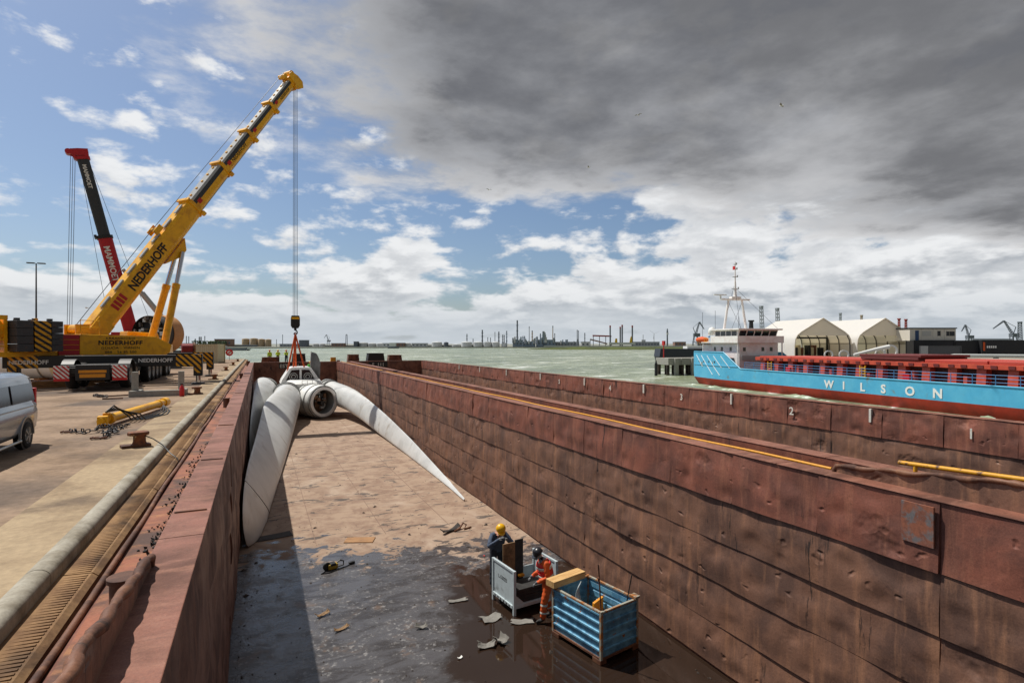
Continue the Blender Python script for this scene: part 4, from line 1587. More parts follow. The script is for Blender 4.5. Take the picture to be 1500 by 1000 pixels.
# hydraulic ram on the ground with hoses
ra_, rb_ = Vector((-4.62, 21.7, 0.22)), Vector((-3.62, 27.6, 0.24))
ram = thing('hydraulic_ram', 'long yellow hydraulic ram with black hoses lying beside the quay apron', 'hydraulic ram', (-4.1, 24.6, 0))
MRm = Matrix.Translation((4.1, -24.6, 0))
rdv = (rb_ - ra_).normalized()
q = new(MRm)
q.cyl(ra_ + rdv * 0.55, rb_, 0.145, n=20)
q.cyl(rb_ - rdv * 0.9, rb_ - rdv * 0.7, 0.17, n=20)
q.cyl(rb_ - rdv * 0.35, rb_ + rdv * 0.05, 0.185, n=20)
q.cyl(ra_ + rdv * 0.5, ra_ + rdv * 0.7, 0.185, n=20)
q.build('barrel', MAT['crane_yellow'], ram, smooth=40)
q = new(MRm)
q.cyl(ra_ - rdv * 0.05, ra_ + rdv * 0.5, 0.11, n=14)
q.cbox(ra_ + rdv * 0.15, 0.28, 0.34, 0.3, 0.1)
q.cbox(ra_ + rdv * 0.42 + Vector((0, 0, .1)), 0.2, 0.2, 0.24, 0.1)
q.build('valve_block', MAT['crane_yellow'], ram, bevel=0.02)
for k in range(4):
    q = new(MRm)
    off = Vector((0.10 + 0.13 * k, 0, 0))
    pts = [ra_ + rdv * 0.35 + Vector((0, 0, 0.25)), ra_ + rdv * (0.7 + .1 * k) + Vector((0.1, 0, 0.42 - 0.06 * k)), ra_ + rdv * 1.2 + off + Vector((0.18, 0, 0.05)), ra_ + rdv * 1.6 + off + Vector((0.2, 0, -0.19)),
           ra_ + rdv * 3.0 + off * 1.3 + Vector((0.3, 0, -0.2)), ra_ + rdv * 4.2 + off * 0.8 + Vector((0.28, 0, -0.19)), ra_ + rdv * 5.0 + Vector((0.22, 0, -0.05))]
    # smooth it
    sm = []
    for i in range(len(pts) - 1):
        for tt in (0, 0.5):
            sm.append(pts[i].lerp(pts[i + 1], tt))
    sm.append(pts[-1])
    q.tube(sm, 0.024, 7)
    q.build('hose', MAT['crane_black'], ram, smooth=60)


# chains
def link_mesh(L=0.16, W_=0.095, r=0.017):
    q = MB()
    pts = []
    for i in range(12):
        a = 2 * math.pi * i / 12
        x = (L / 2 - W_ / 2) * (1 if math.cos(a) > 0 else -1) + W_ / 2 * math.cos(a)
        pts.append(Vector((x, W_ / 2 * math.sin(a), 0)))
    vs, fs = [], []
    n, k = 12, 5
    for i in range(n):
        t_ = (pts[(i + 1) % n] - pts[i - 1]).normalized()
        o_ = t_.cross(Vector((0, 0, 1)))
        for j in range(k):
            a = 2 * math.pi * j / k
            vs.append(pts[i] + o_ * (r * math.cos(a)) + Vector((0, 0, r * math.sin(a))))
    for i in range(n):
        for j in range(k):
            fs.append((i * k + j, i * k + (j + 1) % k, ((i + 1) % n) * k + (j + 1) % k, ((i + 1) % n) * k + j))
    q.add(vs, fs)
    me = q.mesh('chain_link', MAT['chain_steel'])
    me.shade_smooth()
    return me


plain('chain_steel', (48, 46, 48), 0.5, metal=0.4, fine=0.2, fscale=20)
LM = link_mesh()


def chain(label, pts, seed):
    root = thing('lifting_chain', label, 'chain', (pts[0][0], pts[0][1], 0), 0, 'chains on the quay')
    r6 = random.Random(seed)
    k = 0
    for a, b_ in zip(pts[:-1], pts[1:]):
        a, b_ = Vector((*a, 0)), Vector((*b_, 0))
        L = (b_ - a).length
        n = max(1, int(L / 0.115))
        for i in range(n):
            p = a.lerp(b_, (i + 0.5) / n)
            o = bpy.data.objects.new('chain_link', LM)
            COL.objects.link(o)
            o.parent = root
            o.location = (p.x - pts[0][0] + r6.uniform(-.03, .03), p.y - pts[0][1] + r6.uniform(-.03, .03), 0.045 + (0.03 if k % 2 else 0) + r6.uniform(0, .05))
            o.rotation_euler = (R(85) if k % 2 else r6.uniform(-.3, .3), r6.uniform(-.2, .2), math.atan2(b_.y - a.y, b_.x - a.x) + r6.uniform(-.4, .4))
            k += 1
    # end ring and shackle
    q = MB()
    p = Vector((pts[-1][0] - pts[0][0], pts[-1][1] - pts[0][1], 0.05))
    q.tube([p + Vector((0.15 * math.cos(a), 0.09 * math.sin(a), 0)) for a in np.linspace(0, 6.0, 12)], 0.028, 7)
    q.cyl(p + Vector((-0.2, -0.1, 0)), p + Vector((-0.2, 0.1, 0)), 0.03, n=8)
    q.build('shackle', MAT['rust_bits'], root, smooth=50)


c1_ = [tuple(on_level(u, v, 0)[:2]) for u, v in ((190, 625), (165, 630), (150, 628), (140, 634), (125, 636), (103, 634))]
chain('dark steel lifting chain stretched straight beside the end of the yellow ram', c1_, 1)
c2_ = [tuple(on_level(u, v, 0)[:2]) for u, v in ((178, 628), (160, 633), (172, 636), (150, 637), (160, 640), (147, 643))]
chain('dark steel lifting chain heaped in a loose pile in front of the yellow ram', c2_, 2)
c3_ = [tuple(on_level(u, v, 0)[:2]) for u, v in ((158, 583), (147, 582), (138, 581.5), (145, 580))]
chain('small heap of chain lying alone on the sand behind the yellow ram', c3_, 4)
for i, (u0, v0, u1, v1) in enumerate(((150, 584, 180, 583), (142, 581, 190, 578))):
    a, b_ = on_level(u0, v0, 0.03), on_level(u1, v1, 0.03)
    q = MB()
    q.bar(a, b_, 0.09, 0.06)
    put_props(q.build('steel_bar', MAT['rust_bits']), ['short rusty bar lying on the sand beside the small chain heap', 'long rusty bar lying on the sand behind the small chain heap'][i], 'bar')

# round prohibition sign and notice box at the quay end
p = at(336, HV, 90)
sg = thing('prohibition_sign', 'round red and white prohibition sign on a post at the quay end', 'sign', (p.x, p.y, 0))
q = MB()
q.cyl((0, 0, 0), (0, 0, 1.5), 0.04, n=8)
q.build('post', MAT['boom_grey'], sg)
fdir = Vector((-p.x, -p.y, 0)).normalized()
q = MB()
q.cyl((0, 0, 1.25), Vector((0, 0, 1.25)) + fdir * 0.06, 0.55, n=24)
q.build('red_disc', MAT['fire_red'], sg)
q = MB()
q.cyl(Vector((0, 0, 1.25)) + fdir * 0.06, Vector((0, 0, 1.25)) + fdir * 0.075, 0.30, n=24)
q.build('white_disc', MAT['letter_white'], sg)
q = MB()
q.M = Matrix.Translation(fdir * 0.08 + Vector((0, 0, 1.25))) @ Matrix.Rotation(math.atan2(fdir.y, fdir.x) - R(90), 4, 'Z') @ Matrix.Rotation(R(45), 4, 'Y')
q.box(-0.42, 0.42, -0.01, 0.015, -0.07, 0.07)
q.build('red_bar', MAT['fire_red'], sg)

# ---- van
plain('van_silver', (150, 156, 164), 0.28, metal=0.55, fine=0.04, coat=0.6)
plain('van_reflection', (92, 100, 110), 0.12, metal=0.5, fine=0.02, spec=0.8)  # sky reflection on the windowless silver sides, put into a darker colour
plain('van_trim', (40, 42, 44), 0.55)
van = thing('parked_van', 'silver panel van parked on the sandy quay with its rear wheel in view', 'van', (-6.45, 16.9, 0))
q = MB()
rings = []


def van_ring(y, zt, hw_lo, hw_hi, zb):
    half = [(hw_lo * 0.92, zb), (hw_lo, zb + 0.12), (hw_lo + 0.015, 0.62), (hw_lo + 0.03, 0.70), (hw_lo + 0.03, 0.92), (hw_lo + 0.012, 0.97), (hw_lo + 0.005, 1.08), (hw_hi + 0.06, 1.14), (hw_hi + 0.03, 1.45),
            (hw_hi, zt - 0.24), (hw_hi - 0.05, zt - 0.10), (hw_hi - 0.16, zt - 0.03), (hw_hi - 0.4, zt)]
    return [Vector((x, y, z)) for x, z in half] + [Vector((-x, y, z)) for x, z in reversed(half)]


# local y: rear at +2.35, nose at -2.55
for y, zt, lo, hi, zb in ((2.36, 1.62, 0.80, 0.70, 0.62), (2.33, 1.80, 0.88, 0.78, 0.42), (2.25, 1.90, 0.93, 0.83, 0.36), (1.9, 1.95, 0.95, 0.86, 0.34), (0.0, 1.97, 0.955, 0.87, 0.34), (-0.9, 1.95, 0.955, 0.86, 0.34), (-1.35, 1.80, 0.95, 0.83, 0.34), (-1.9, 1.35, 0.94, 0.86, 0.34), (-2.4, 1.18, 0.88, 0.80, 0.36), (-2.55, 1.05, 0.78, 0.7, 0.45)):
    rings.append(van_ring(y, zt, lo, hi, zb))
q.loft(rings)
vb = q.build('body', MAT['van_silver'], van, smooth=32)
for sx in (-1, 1):
    q = MB()
    X = sx * 0.9
    pts = []
    for y in (2.05, 0.65):
        pass
    q.add([(sx * 0.962, 2.02, 1.2), (sx * 0.962, 0.55, 1.2), (sx * 0.905, 0.55, 1.66), (sx * 0.905, 1.9, 1.66)], [(0, 1, 2, 3)])
    q.build('side_reflection', MAT['van_reflection'], van).modifiers.new('solid', 'SOLIDIFY').thickness = 0.012
    q = MB()
    q.add([(sx * 0.962, 0.45, 1.2), (sx * 0.962, -0.9, 1.2), (sx * 0.905, -0.75, 1.66), (sx * 0.905, 0.45, 1.66)], [(0, 1, 2, 3)])
    for f in q.f:
        pass
    wn = q.build('side_reflection', MAT['van_reflection'], van)
    sol = wn.modifiers.new('solid', 'SOLIDIFY')
    sol.thickness = 0.012
    for yw in (1.42, -1.55):
        q = MB()
        q.cyl((sx * 0.90, yw, 0.36), (sx * 0.982, yw, 0.36), 0.43, n=32)
        q.build('wheel_arch', MAT['crane_black'], van)
        q = MB()
        n = 20
        arc_o = [(yw + 0.475 * math.cos(a), 0.36 + 0.475 * math.sin(a)) for a in np.linspace(-0.1, math.pi + 0.1, n)]
        arc_i = [(yw + 0.425 * math.cos(a), 0.36 + 0.425 * math.sin(a)) for a in np.linspace(math.pi + 0.1, -0.1, n)]
        q.prism(arc_o + arc_i, sx * 0.95, sx * 1.0, 'X')
        q.build('arch_lip', MAT['van_silver'], van, smooth=40)
    q = MB()
    q.tube([(sx * 1.0, 0.85, 0.30), (sx * 1.06, 0.75, 0.28), (sx * 1.06, -0.9, 0.28), (sx * 1.0, -1.0, 0.30)], 0.032, 10)
    q.build('side_step', MAT['boom_grey'], van, smooth=60)
    q = MB()
    q.box(sx * 0.968, sx * 0.99, -1.0, 2.1, 1.04, 1.065)
    q.build('rub_strip', MAT['van_silver'], van)
    q = MB()
    q.box(sx * 0.86 - 0.05, sx * 0.86 + 0.05, 2.26, 2.375, 0.95, 1.5)
    q.build('tail_lamp', MAT['fire_red'], van, bevel=0.02)
VW = wheel_mesh(0.345, 0.22)
for yw in (1.42, -1.55):
    for sx in (-1, 1):
        h = wheel(van, Vector((sx * 0.90, yw, 0.345)), VW)
        for k in range(5):
            a = 2 * math.pi * k / 5
            q = MB()
            q.bar((sx * 0.10, 0.03 * math.cos(a), 0.03 * math.sin(a)), (sx * 0.10, 0.21 * math.cos(a), 0.21 * math.sin(a)), 0.05, 0.03)
            q.build('spoke', MAT['boom_grey'], h)
q = MB()
q.box(-0.85, 0.85, 2.30, 2.42, 0.40, 0.62)
q.build('rear_bumper', MAT['van_trim'], van, bevel=0.04)

# ================================================================== IN THE HOLD: TURBINE, CRATES, WORKERS, DEBRIS
material('turbine_white', srgb(202, 203, 201), 0.42, var=srgb(186, 187, 185), vscale=0.6, fine=0.05, fscale=3, third=srgb(160, 153, 142), tscale=0.8, tlo=0.56, thi=0.76)
material('turbine_grey', srgb(150, 152, 150), 0.5, var=srgb(120, 120, 118), vscale=1.2, fine=0.08)
material('nacelle_white', srgb(238, 238, 235), 0.42, var=srgb(222, 222, 218), vscale=0.8, fine=0.05, third=srgb(190, 184, 174), tscale=1.0, tlo=0.66, thi=0.8)  # whiter copy of the turbine paint, lifted to offset shade on these parts
plain('glass_dark', (26, 28, 32), 0.08, fine=0.02, spec=0.8)
plain('machine_dark', (40, 38, 36), 0.6, fine=0.3, fscale=9)
plain('copper_brown', (120, 88, 62), 0.5, metal=0.2, fine=0.25, fscale=9)


def blade_ring(Lp, Up, thick, rnd_, n=22):
    Lp, Up = Vector(Lp), Vector(Up)
    c = (Lp + Up) / 2
    ch = (Up - Lp)
    L = ch.length
    cdir = ch.normalized()
    nrm = Vector((cdir.z, 0, -cdir.x))           # out of the flat, towards +X side
    pts = []
    for i in range(n):
        a = 2 * math.pi * i / n
        x, s_ = math.cos(a), math.sin(a)
        tf = 1.0 if rnd_ > 0.95 else (1.0 - (1 - rnd_) * (0.5 - 0.5 * -x) * 0.75)      # thin towards the upper edge
        y = s_ * thick / 2 * tf
        pts.append(c + cdir * (x * L / 2) + nrm * y)
    return pts


def blade(parent, M, stations, name='blade'):
    q = new(M)
    # densify with smooth interpolation
    st = sorted(stations, key=lambda s_: s_[0])
    ys = np.array([s_[0] for s_ in st])
    yy = np.unique(np.concatenate([np.linspace(ys[0], ys[0] + 2.5, 16), np.linspace(ys[0] + 2.5, ys[-1], 46)]))

    def itp(col):
        return np.interp(yy, ys, np.array(col))
    lx, lz, ux, uz, th, rr_, uo = [itp([(s_[k] if k < len(s_) else 0.0) for s_ in st]) for k in range(1, 8)]

    def sm(a):
        for _ in range(3):
            b_ = a.copy()
            b_[1:-1] = (a[:-2] + 2 * a[1:-1] + a[2:]) / 4
            a = b_
        return a
    lx, lz, ux, uz, th, rr_, uo = map(sm, (lx, lz, ux, uz, th, rr_, uo))
    rings = [blade_ring((lx[i], yy[i], lz[i]), (ux[i], yy[i] + uo[i], uz[i]), th[i], rr_[i]) for i in range(len(yy))]
    q.loft(rings)
    return q.build(name, MAT['turbine_white'], parent, smooth=50)


NB = Vector((3.7, 55.5, FLOOR))
MN = Matrix.Translation(-NB)
tur = thing('wind_turbine', 'dismantled white wind turbine nacelle with two blades still attached, lying in the barge hold', 'wind turbine', NB)
# y, Lx, Lz, Ux, Uz, thickness, roundness
XL = lambda y: 0.41 + 0.0965 * (y - 24.4)      # lower edge of the near blade: a straight line on the floor
XU = lambda y: -0.27 + 0.0366 * (y - 28.3)     # its upper edge, leaning on the wall
b1 = blade(tur, MN, [(20.0, -0.32, -3.86, -0.38, -3.70, 0.04, 0.2, -0.2), (20.35, -0.10, -3.87, -0.46, -3.20, 0.10, 0.2, -0.9), (21.2, 0.07, -3.87, -0.48, -2.55, 0.18, 0.2, -1.8), (23.0, XL(23.0), -3.87, -0.48, -2.12, 0.24, 0.25, -2.0),
                     (26, XL(26), -3.86, -0.40, -2.05, 0.28, 0.25, -1.2), (30, XL(30), -3.86, XU(30), -2.05, 0.32, 0.25), (36, XL(36), -3.84, XU(36), -1.90, 0.42, 0.3), (42, XL(42), -3.70, XU(42), -1.66, 0.65, 0.4), (46, XL(46), -3.42, 0.55, -1.42, 1.15, 0.65),
                     (50, 2.90, -2.85, 1.26, -1.18, 2.0, 1.0), (53.4, 2.98, -2.75, 1.42, -1.15, 2.2, 1.0)])
b3 = blade(tur, MN, [(22.2, 7.80, -3.86, 7.84, -3.78, 0.03, 0.2), (24, 7.88, -3.87, 8.0, -3.74, 0.06, 0.2), (27, 7.93, -3.87, 8.15, -3.54, 0.10, 0.2), (33, 7.95, -3.87, 8.25, -2.98, 0.18, 0.25), (40, 7.85, -3.80, 8.22, -2.36, 0.28, 0.35), (46, 7.45, -3.38, 8.0, -1.80, 0.55, 0.55),
                     (50, 6.95, -3.08, 7.70, -1.38, 1.1, 0.9), (53, 6.40, -2.95, 7.40, -1.20, 1.8, 1.0), (55.8, 5.65, -2.72, 6.65, -0.98, 2.0, 1.0)])
for (c, d_, r0) in (((2.2, 53.3, -1.95), (0.03, 1, 0.0), 1.10), ((6.12, 55.9, -1.85), (-0.27, 1, 0), 1.02)):
    q = new(MN)
    q.lathe([(r0 * 0.9, -0.5), (r0 + 0.06, -0.45), (r0 + 0.06, 0.1), (r0 + 0.14, 0.14), (r0 + 0.14, 0.5), (r0 * 0.9, 0.55)], 32, c, d_)
    q.build('root_collar', MAT['turbine_grey'], tur, smooth=40)
# line of wear tape near the tip of the near blade
for yy_, w in ((23.6, 0.06),):
    q = new(MN)
    ra1 = blade_ring((XL(yy_) + 0.01, yy_, -3.875), (-0.485, yy_ - 1.85, -2.08), 0.29, 0.25)
    ra2 = blade_ring((XL(yy_ + w) + 0.01, yy_ + w, -3.875), (-0.485, yy_ + w - 1.85, -2.08), 0.29, 0.25)
    q.loft([ra1, ra2])
    q.build('tape_band', MAT['boom_dark'], b1)
# housing
q = new(MN)


def rrect(cx, cz, hw, hh, y, n=6, rad=0.6):
    pts = []
    for (sx, sz, a0) in ((1, 1, 0), (-1, 1, 90), (-1, -1, 180), (1, -1, 270)):
        for k in range(n):
            a = R(a0 + 90 * k / (n - 1))
            pts.append(Vector((cx + sx * (hw - rad) + rad * math.cos(a), y, cz + sz * (hh - rad) + rad * math.sin(a))))
    return pts


q.loft([rrect(3.75, -2.25, 1.3, 1.3, 53.7), rrect(3.75, -2.2, 1.65, 1.5, 54.4), rrect(3.75, -2.15, 1.75, 1.6, 57.5), rrect(3.7, -2.15, 1.6, 1.5, 59.5), rrect(3.7, -2.15, 1.1, 1.1, 60.0)])
q.build('nacelle_housing', MAT['nacelle_white'], tur, smooth=45)
q = new(MN)
q.lathe([(0.02, 0.0), (0.6, 0.15), (1.15, 0.6), (1.4, 1.3), (1.45, 2.0)], 28, (1.9, 57.4, -2.0), (1.0, 0.15, 0.0), closed=False)
q.build('spinner', MAT['turbine_grey'], tur, smooth=60)
# canopy with two windows
q = new(MN)
fr = [(-1.75, 0.0), (1.75, 0.0), (1.62, 0.35), (0.98, 1.36), (0.78, 1.46), (-0.78, 1.46), (-0.98, 1.36), (-1.62, 0.35)]


def can(y, sc, dz=0.0, dx_=0.0):
    return [Vector((3.5 + dx_ + a * sc, y, -0.98 + b_ * (0.9 + 0.1 * sc) + dz)) for a, b_ in fr]


q.loft([can(55.7, 0.97), can(55.9, 1.0), can(58.4, 1.0), can(59.2, 0.85)])
cano = q.build('canopy', MAT['nacelle_white'], tur, smooth=25)
for sx in (-1, 1):
    q = new(MN)
    pl = [(3.5 + sx * 0.10, -0.80), (3.5 + sx * 1.28, -0.80), (3.5 + sx * 1.22, -0.62), (3.5 + sx * 0.78, 0.22), (3.5 + sx * 0.10, 0.26)]
    q.prism(pl, 55.655, 55.69, 'Y')
    wn = q.build('window', MAT['glass_dark'], cano)
    q = new(MN)
    for rr3, hh in ((0.34, 0.0), (0.18, 0.01)):
        q.lathe([(rr3 - 0.03, -0.01), (rr3, -0.015), (rr3 + 0.03, -0.01)], 20, (3.5 + sx * 0.62, 55.655 - hh, -0.38), (0, 1, 0), closed=False)
    q.build('fan_ring', MAT['boom_grey'], wn)
# open-ended machine cylinder
ca, cd = Vector((4.02, 54.1, -2.42)), Vector((0.43, -0.90, 0)).normalized()
q = new(MN)
q.lathe([(1.30, 0.0), (1.44, 0.15), (1.46, 1.9), (1.40, 2.3), (1.36, 2.45)], 40, ca, cd, closed=False)
cyl_ = q.build('machine_drum', MAT['nacelle_white'], tur, smooth=40)
for (r0, r1, h0, h1, mm_) in ((1.28, 1.42, 2.42, 2.62, 'turbine_grey'), (1.06, 1.30, 2.55, 2.72, 'nacelle_white'), (1.44, 1.50, 0.5, 0.62, 'turbine_grey'), (1.45, 1.51, 1.75, 1.86, 'turbine_grey')):
    q = new(MN)
    q.lathe([(r0, h0), (r1, h0), (r1, h1), (r0, h1), (r0, h0)], 44, ca, cd, closed=False)
    q.build('flange_ring', MAT[mm_], cyl_, smooth=35)
q = new(MN)
q.lathe([(1.07, 2.66), (1.07, 1.3)], 36, ca, cd, closed=False)
q.build('bore', MAT['turbine_grey'], cyl_, smooth=60)
q = new(MN)
q.cyl(ca + cd * 1.25, ca + cd * 1.35, 1.08, n=32)
q.build('inner_bulkhead', MAT['copper_brown'], cyl_)
side_ = cd.cross(Vector((0, 0, 1))).normalized()
r8 = random.Random(8)
for k in range(26):
    a, rr3 = r8.uniform(0, 6.28), 0.85 * math.sqrt(r8.random())
    p = ca + cd * r8.uniform(1.5, 2.35) + side_ * (rr3 * math.cos(a)) + Vector((0, 0, rr3 * math.sin(a)))
    q = new(MN @ Matrix.Translation(p) @ Matrix.Rotation(math.atan2(cd.y, cd.x), 4, 'Z'))
    if k % 4 == 0:
        q.cyl((-.3, 0, 0), (.3, 0, 0), r8.uniform(.08, .2), n=12)
    else:
        q.cbox((0, 0, 0), r8.uniform(.2, .6), r8.uniform(.06, .4), r8.uniform(.1, .5))
    q.build('gear_unit', MAT[('machine_dark', 'copper_brown', 'boom_grey', 'turbine_grey')[k % 4]], cyl_)
# curved ladder on the drum's side and hand rail on top
for off in (0.55, 0.95):
    q = new(MN)
    q.tube([ca + cd * (off + 0.3) + (side_ * -math.cos(a) + Vector((0, 0, math.sin(a)))) * 1.53 for a in np.linspace(-0.6, 1.15, 12)], 0.022, 6)
    q.build('ladder_rail', MAT['turbine_grey'], cyl_)
for a in np.linspace(-0.55, 1.1, 9):
    q = new(MN)
    dd = (side_ * -math.cos(a) + Vector((0, 0, math.sin(a)))) * 1.53
    q.tube([ca + cd * 0.85 + dd, ca + cd * 1.25 + dd], 0.018, 6)
    q.build('ladder_rung', MAT['turbine_grey'], cyl_)
q = new(MN)
for zz in (1.55, 1.8):
    q.tube([ca + cd * 0.6 + side_ * -0.6 + Vector((0, 0, zz)), ca + cd * 0.6 + side_ * 0.9 + Vector((0, 0, zz))], 0.02, 6)
for sx in (-0.6, -0.1, 0.4, 0.9):
    q.tube([ca + cd * 0.6 + side_ * sx + Vector((0, 0, 1.35)), ca + cd * 0.6 + side_ * sx + Vector((0, 0, 1.8))], 0.02, 6)
q.build('hand_rail', MAT['turbine_grey'], cyl_)

# raised cover half standing on the nacelle
q = MB()
rows = []
for i in range(9):
    a = i / 8.0
    x = -0.25 + 0.95 * a
    y = 0.35 * (1 - (2 * a - 1) ** 2) * 1.2
    top = 2.65 - 0.25 * a - 0.75 * max(0, a - 0.55) ** 2 * 6
    rows.append([(x, y, 0.0), (x + 0.02, y + 0.05, 1.2), (x + 0.05, y + 0.15, top)])
q.grid(rows)
cov = q.build('hatch_cover', MAT['turbine_grey'], None, smooth=60)
cov.modifiers.new('solid', 'SOLIDIFY').thickness = 0.06
cov.location = (4.75, 58.0, -0.75)
put_props(cov, 'tall curved grey cover panel standing upright behind the white canopy', 'cover')

# the detached blade behind
DB = thing('turbine_blade', 'loose white turbine blade with round root leaning along the left hold wall', 'blade', (0.2, 45, FLOOR))
MD = Matrix.Translation((-0.2, -45, -FLOOR))
blade(DB, MD, [(30.8, -0.28, -3.7, -0.34, -3.6, 0.04, 0.2), (31.6, -0.22, -3.84, -0.44, -3.0, 0.12, 0.2), (34, -0.05, -3.85, -0.5, -2.3, 0.24, 0.25), (40, 0.12, -3.8, -0.48, -1.75, 0.4, 0.3), (47, 0.5, -3.55, -0.40, -1.2, 0.8, 0.5), (52, 0.95, -3.1, -0.35, -0.75, 1.4, 0.9), (55, 1.2, -2.75, -0.30, -0.65, 1.85, 1.0), (58, 1.35, -2.65, -0.2, -0.65, 1.9, 1.0)], 'blade_shell')
q = new(MD)
q.lathe([(0.85, 0.0), (1.07, 0.0), (1.1, 0.1), (1.1, 0.35), (0.95, 0.4)], 34, (0.55, 57.7, -1.65), (0.08, 1, 0), closed=False)
q.build('root_flange', MAT['turbine_grey'], DB, smooth=40)

# slings
for i, (bx, by, bz) in enumerate(((-0.75, -0.9, 0.05), (0.85, -0.7, 0.1), (0.1, 0.9, 0.2), (-0.2, -0.2, 0.0))):
    q = MB()
    top = Vector((HK.x, HK.y, 3.6))
    bot = Vector((HK.x + bx, HK.y + by, bz))
    a_ = [top.lerp(bot, t_) for t_ in np.linspace(0, 1, 6)]
    q.tube(a_, 0.075, 8)
    q.tube([top + Vector((0.08 * math.cos(a), 0, 0.02 + 0.12 * math.sin(a))) for a in np.linspace(-1.2, 4.4, 9)], 0.05, 6)
    put_props(q.build('lifting_sling', MAT['sling_orange'], smooth=60), 'orange lifting sling running from the crane hook down to the nacelle', 'sling', 'orange slings under the hook')


# ---------------------------------------------------------------- people
def person(name, label, loc, rz, J, clothes, group=None, vest=None, helmet='helmet_yellow', fingers=True, scale=1.0):
    """J: joint positions (x right, y front, z up, feet on 0); clothes: material names for torso, arms, legs, boots, skin, gloves"""
    root = thing(name, label, 'person', loc, rz, group)
    root.scale = (scale,) * 3
    V, E_, RAD, TAG = [], [], [], []

    def v(p, r, tag):
        V.append(p)
        RAD.append(r)
        TAG.append(tag)
        return len(V) - 1

    def chain_(prev, pts):
        for p, r, tag in pts:
            i = v(p, r, tag)
            E_.append((prev, i))
            prev = i
        return prev
    P_ = {k: Vector(p) for k, p in J.items()}
    pel = v(P_['pelvis'], (0.175, 0.14), 'legs')
    mid = P_['pelvis'].lerp(P_['chest'], 0.5)
    ch = chain_(pel, [(mid, (0.175, 0.145), 'torso'), (P_['chest'], (0.205, 0.15), 'torso')])
    nk = chain_(ch, [(P_['neck'], (0.065, 0.065), 'skin'), (P_['head'] + Vector((0, 0, -0.06)), (0.075, 0.085), 'skin'), (P_['head'] + Vector((0, 0, 0.03)), (0.082, 0.10), 'skin'), (P_['head'] + Vector((0, 0, 0.10)), (0.06, 0.075), 'skin')])
    for s_ in ('l', 'r'):
        sh, el_, wr = P_['sh_' + s_], P_['el_' + s_], P_['wr_' + s_]
        hd = wr + (wr - el_).normalized() * 0.08
        chain_(ch, [(sh, (0.085, 0.085), 'arms'), (sh.lerp(el_, 0.5), (0.074, 0.076), 'arms'), (el_, (0.066, 0.064), 'arms'), (el_.lerp(wr, 0.5), (0.06, 0.058), 'arms'), (wr, (0.042, 0.042), 'arms'), (hd, (0.042, 0.022), 'gloves')])
        hp, kn, an = P_['hip_' + s_], P_['kn_' + s_], P_['an_' + s_]
        fwd = P_.get('toe_' + s_, an + Vector((0, 0.17, -0.05)))
        chain_(pel, [(hp, (0.115, 0.115), 'legs'), (hp.lerp(kn, 0.5), (0.102, 0.102), 'legs'), (kn, (0.088, 0.086), 'legs'), (kn.lerp(an, 0.45), (0.086, 0.084), 'legs'), (kn.lerp(an, 0.85), (0.078, 0.078), 'legs'), (an, (0.055, 0.055), 'boots'), (an.lerp(fwd, 0.5) + Vector((0, 0, -0.01)), (0.05, 0.042), 'boots'), (fwd, (0.042, 0.035), 'boots')])
    me = bpy.data.meshes.new('body_skel')
    me.from_pydata([tuple(p) for p in V], E_, [])
    tmp = bpy.data.objects.new('body_skel', me)
    COL.objects.link(tmp)
    tmp.modifiers.new('skin', 'SKIN')
    me.skin_vertices.data if False else None
    if not me.skin_vertices:
        bpy.context.view_layer.objects.active = tmp
    sk = me.skin_vertices[0].data if me.skin_vertices else None
    if sk is None:
        bm = bmesh.new()
        bm.from_mesh(me)
        lay = bm.verts.layers.skin.verify()
        for i, vert in enumerate(bm.verts):
            vert[lay].radius = RAD[i]
            vert[lay].use_root = (i == 0)
        bm.to_mesh(me)
        bm.free()
    else:
        for i in range(len(V)):
            sk[i].radius = RAD[i]
            sk[i].use_root = (i == 0)
    sd = tmp.modifiers.new('sub', 'SUBSURF')
    sd.levels = sd.render_levels = 2
    dg = bpy.context.evaluated_depsgraph_get()
    out = bpy.data.meshes.new_from_object(tmp.evaluated_get(dg))
    bpy.data.objects.remove(tmp)
    names = ['torso', 'arms', 'legs', 'boots', 'skin', 'gloves', 'band']
    mats = [MAT[clothes[n]] for n in names[:6]] + [MAT['reflective']]
    out.materials.clear()
    for m_ in mats:
        out.materials.append(m_)
    VA = np.array([tuple(p) for p in V])
    segs = [(a, b_) for a, b_ in E_]
    for pol in out.polygons:
        c = np.array(pol.center)
        best, tag = 1e9, 'torso'
        for a, b_ in segs:
            ab = VA[b_] - VA[a]
            t_ = max(0, min(1, np.dot(c - VA[a], ab) / (np.dot(ab, ab) + 1e-9)))
            d_ = np.linalg.norm(c - VA[a] - ab * t_)
            if d_ < best:
                best, tag = d_, TAG[b_] if not (TAG[b_] == 'skin' and t_ < 0.5 and TAG[a] == 'torso') else 'torso'
                if TAG[b_] == 'boots' and TAG[a] == 'legs' and t_ < 0.75:
                    tag = 'legs'
                if TAG[b_] == 'gloves' and t_ < 0.3:
                    tag = 'arms'
                if TAG[b_] == 'legs' and TAG[a] == 'legs' and 'band' in clothes and 0.2 < t_ < 0.55 and abs(VA[b_][2] - VA[a][2]) > 0.1 and V[b_].z < 0.4:
                    tag = 'band'
        pol.material_index = names.index(tag)
        pol.use_smooth = True
    # cloth creases: push the cloth in and out along soft diagonal folds
    no = [tuple(v_.normal) for v_ in out.vertices]
    for v_ in out.vertices:
        p = v_.co
        k_ = math.sin(p.z * 46 + p.x * 31 + 2.2 * math.sin(p.y * 23 + p.z * 9)) * math.sin(p.x * 27 - p.z * 19 + p.y * 14)
        if p.z < 1.38:
            v_.co = p + Vector(no[v_.index]) * (0.009 * k_)
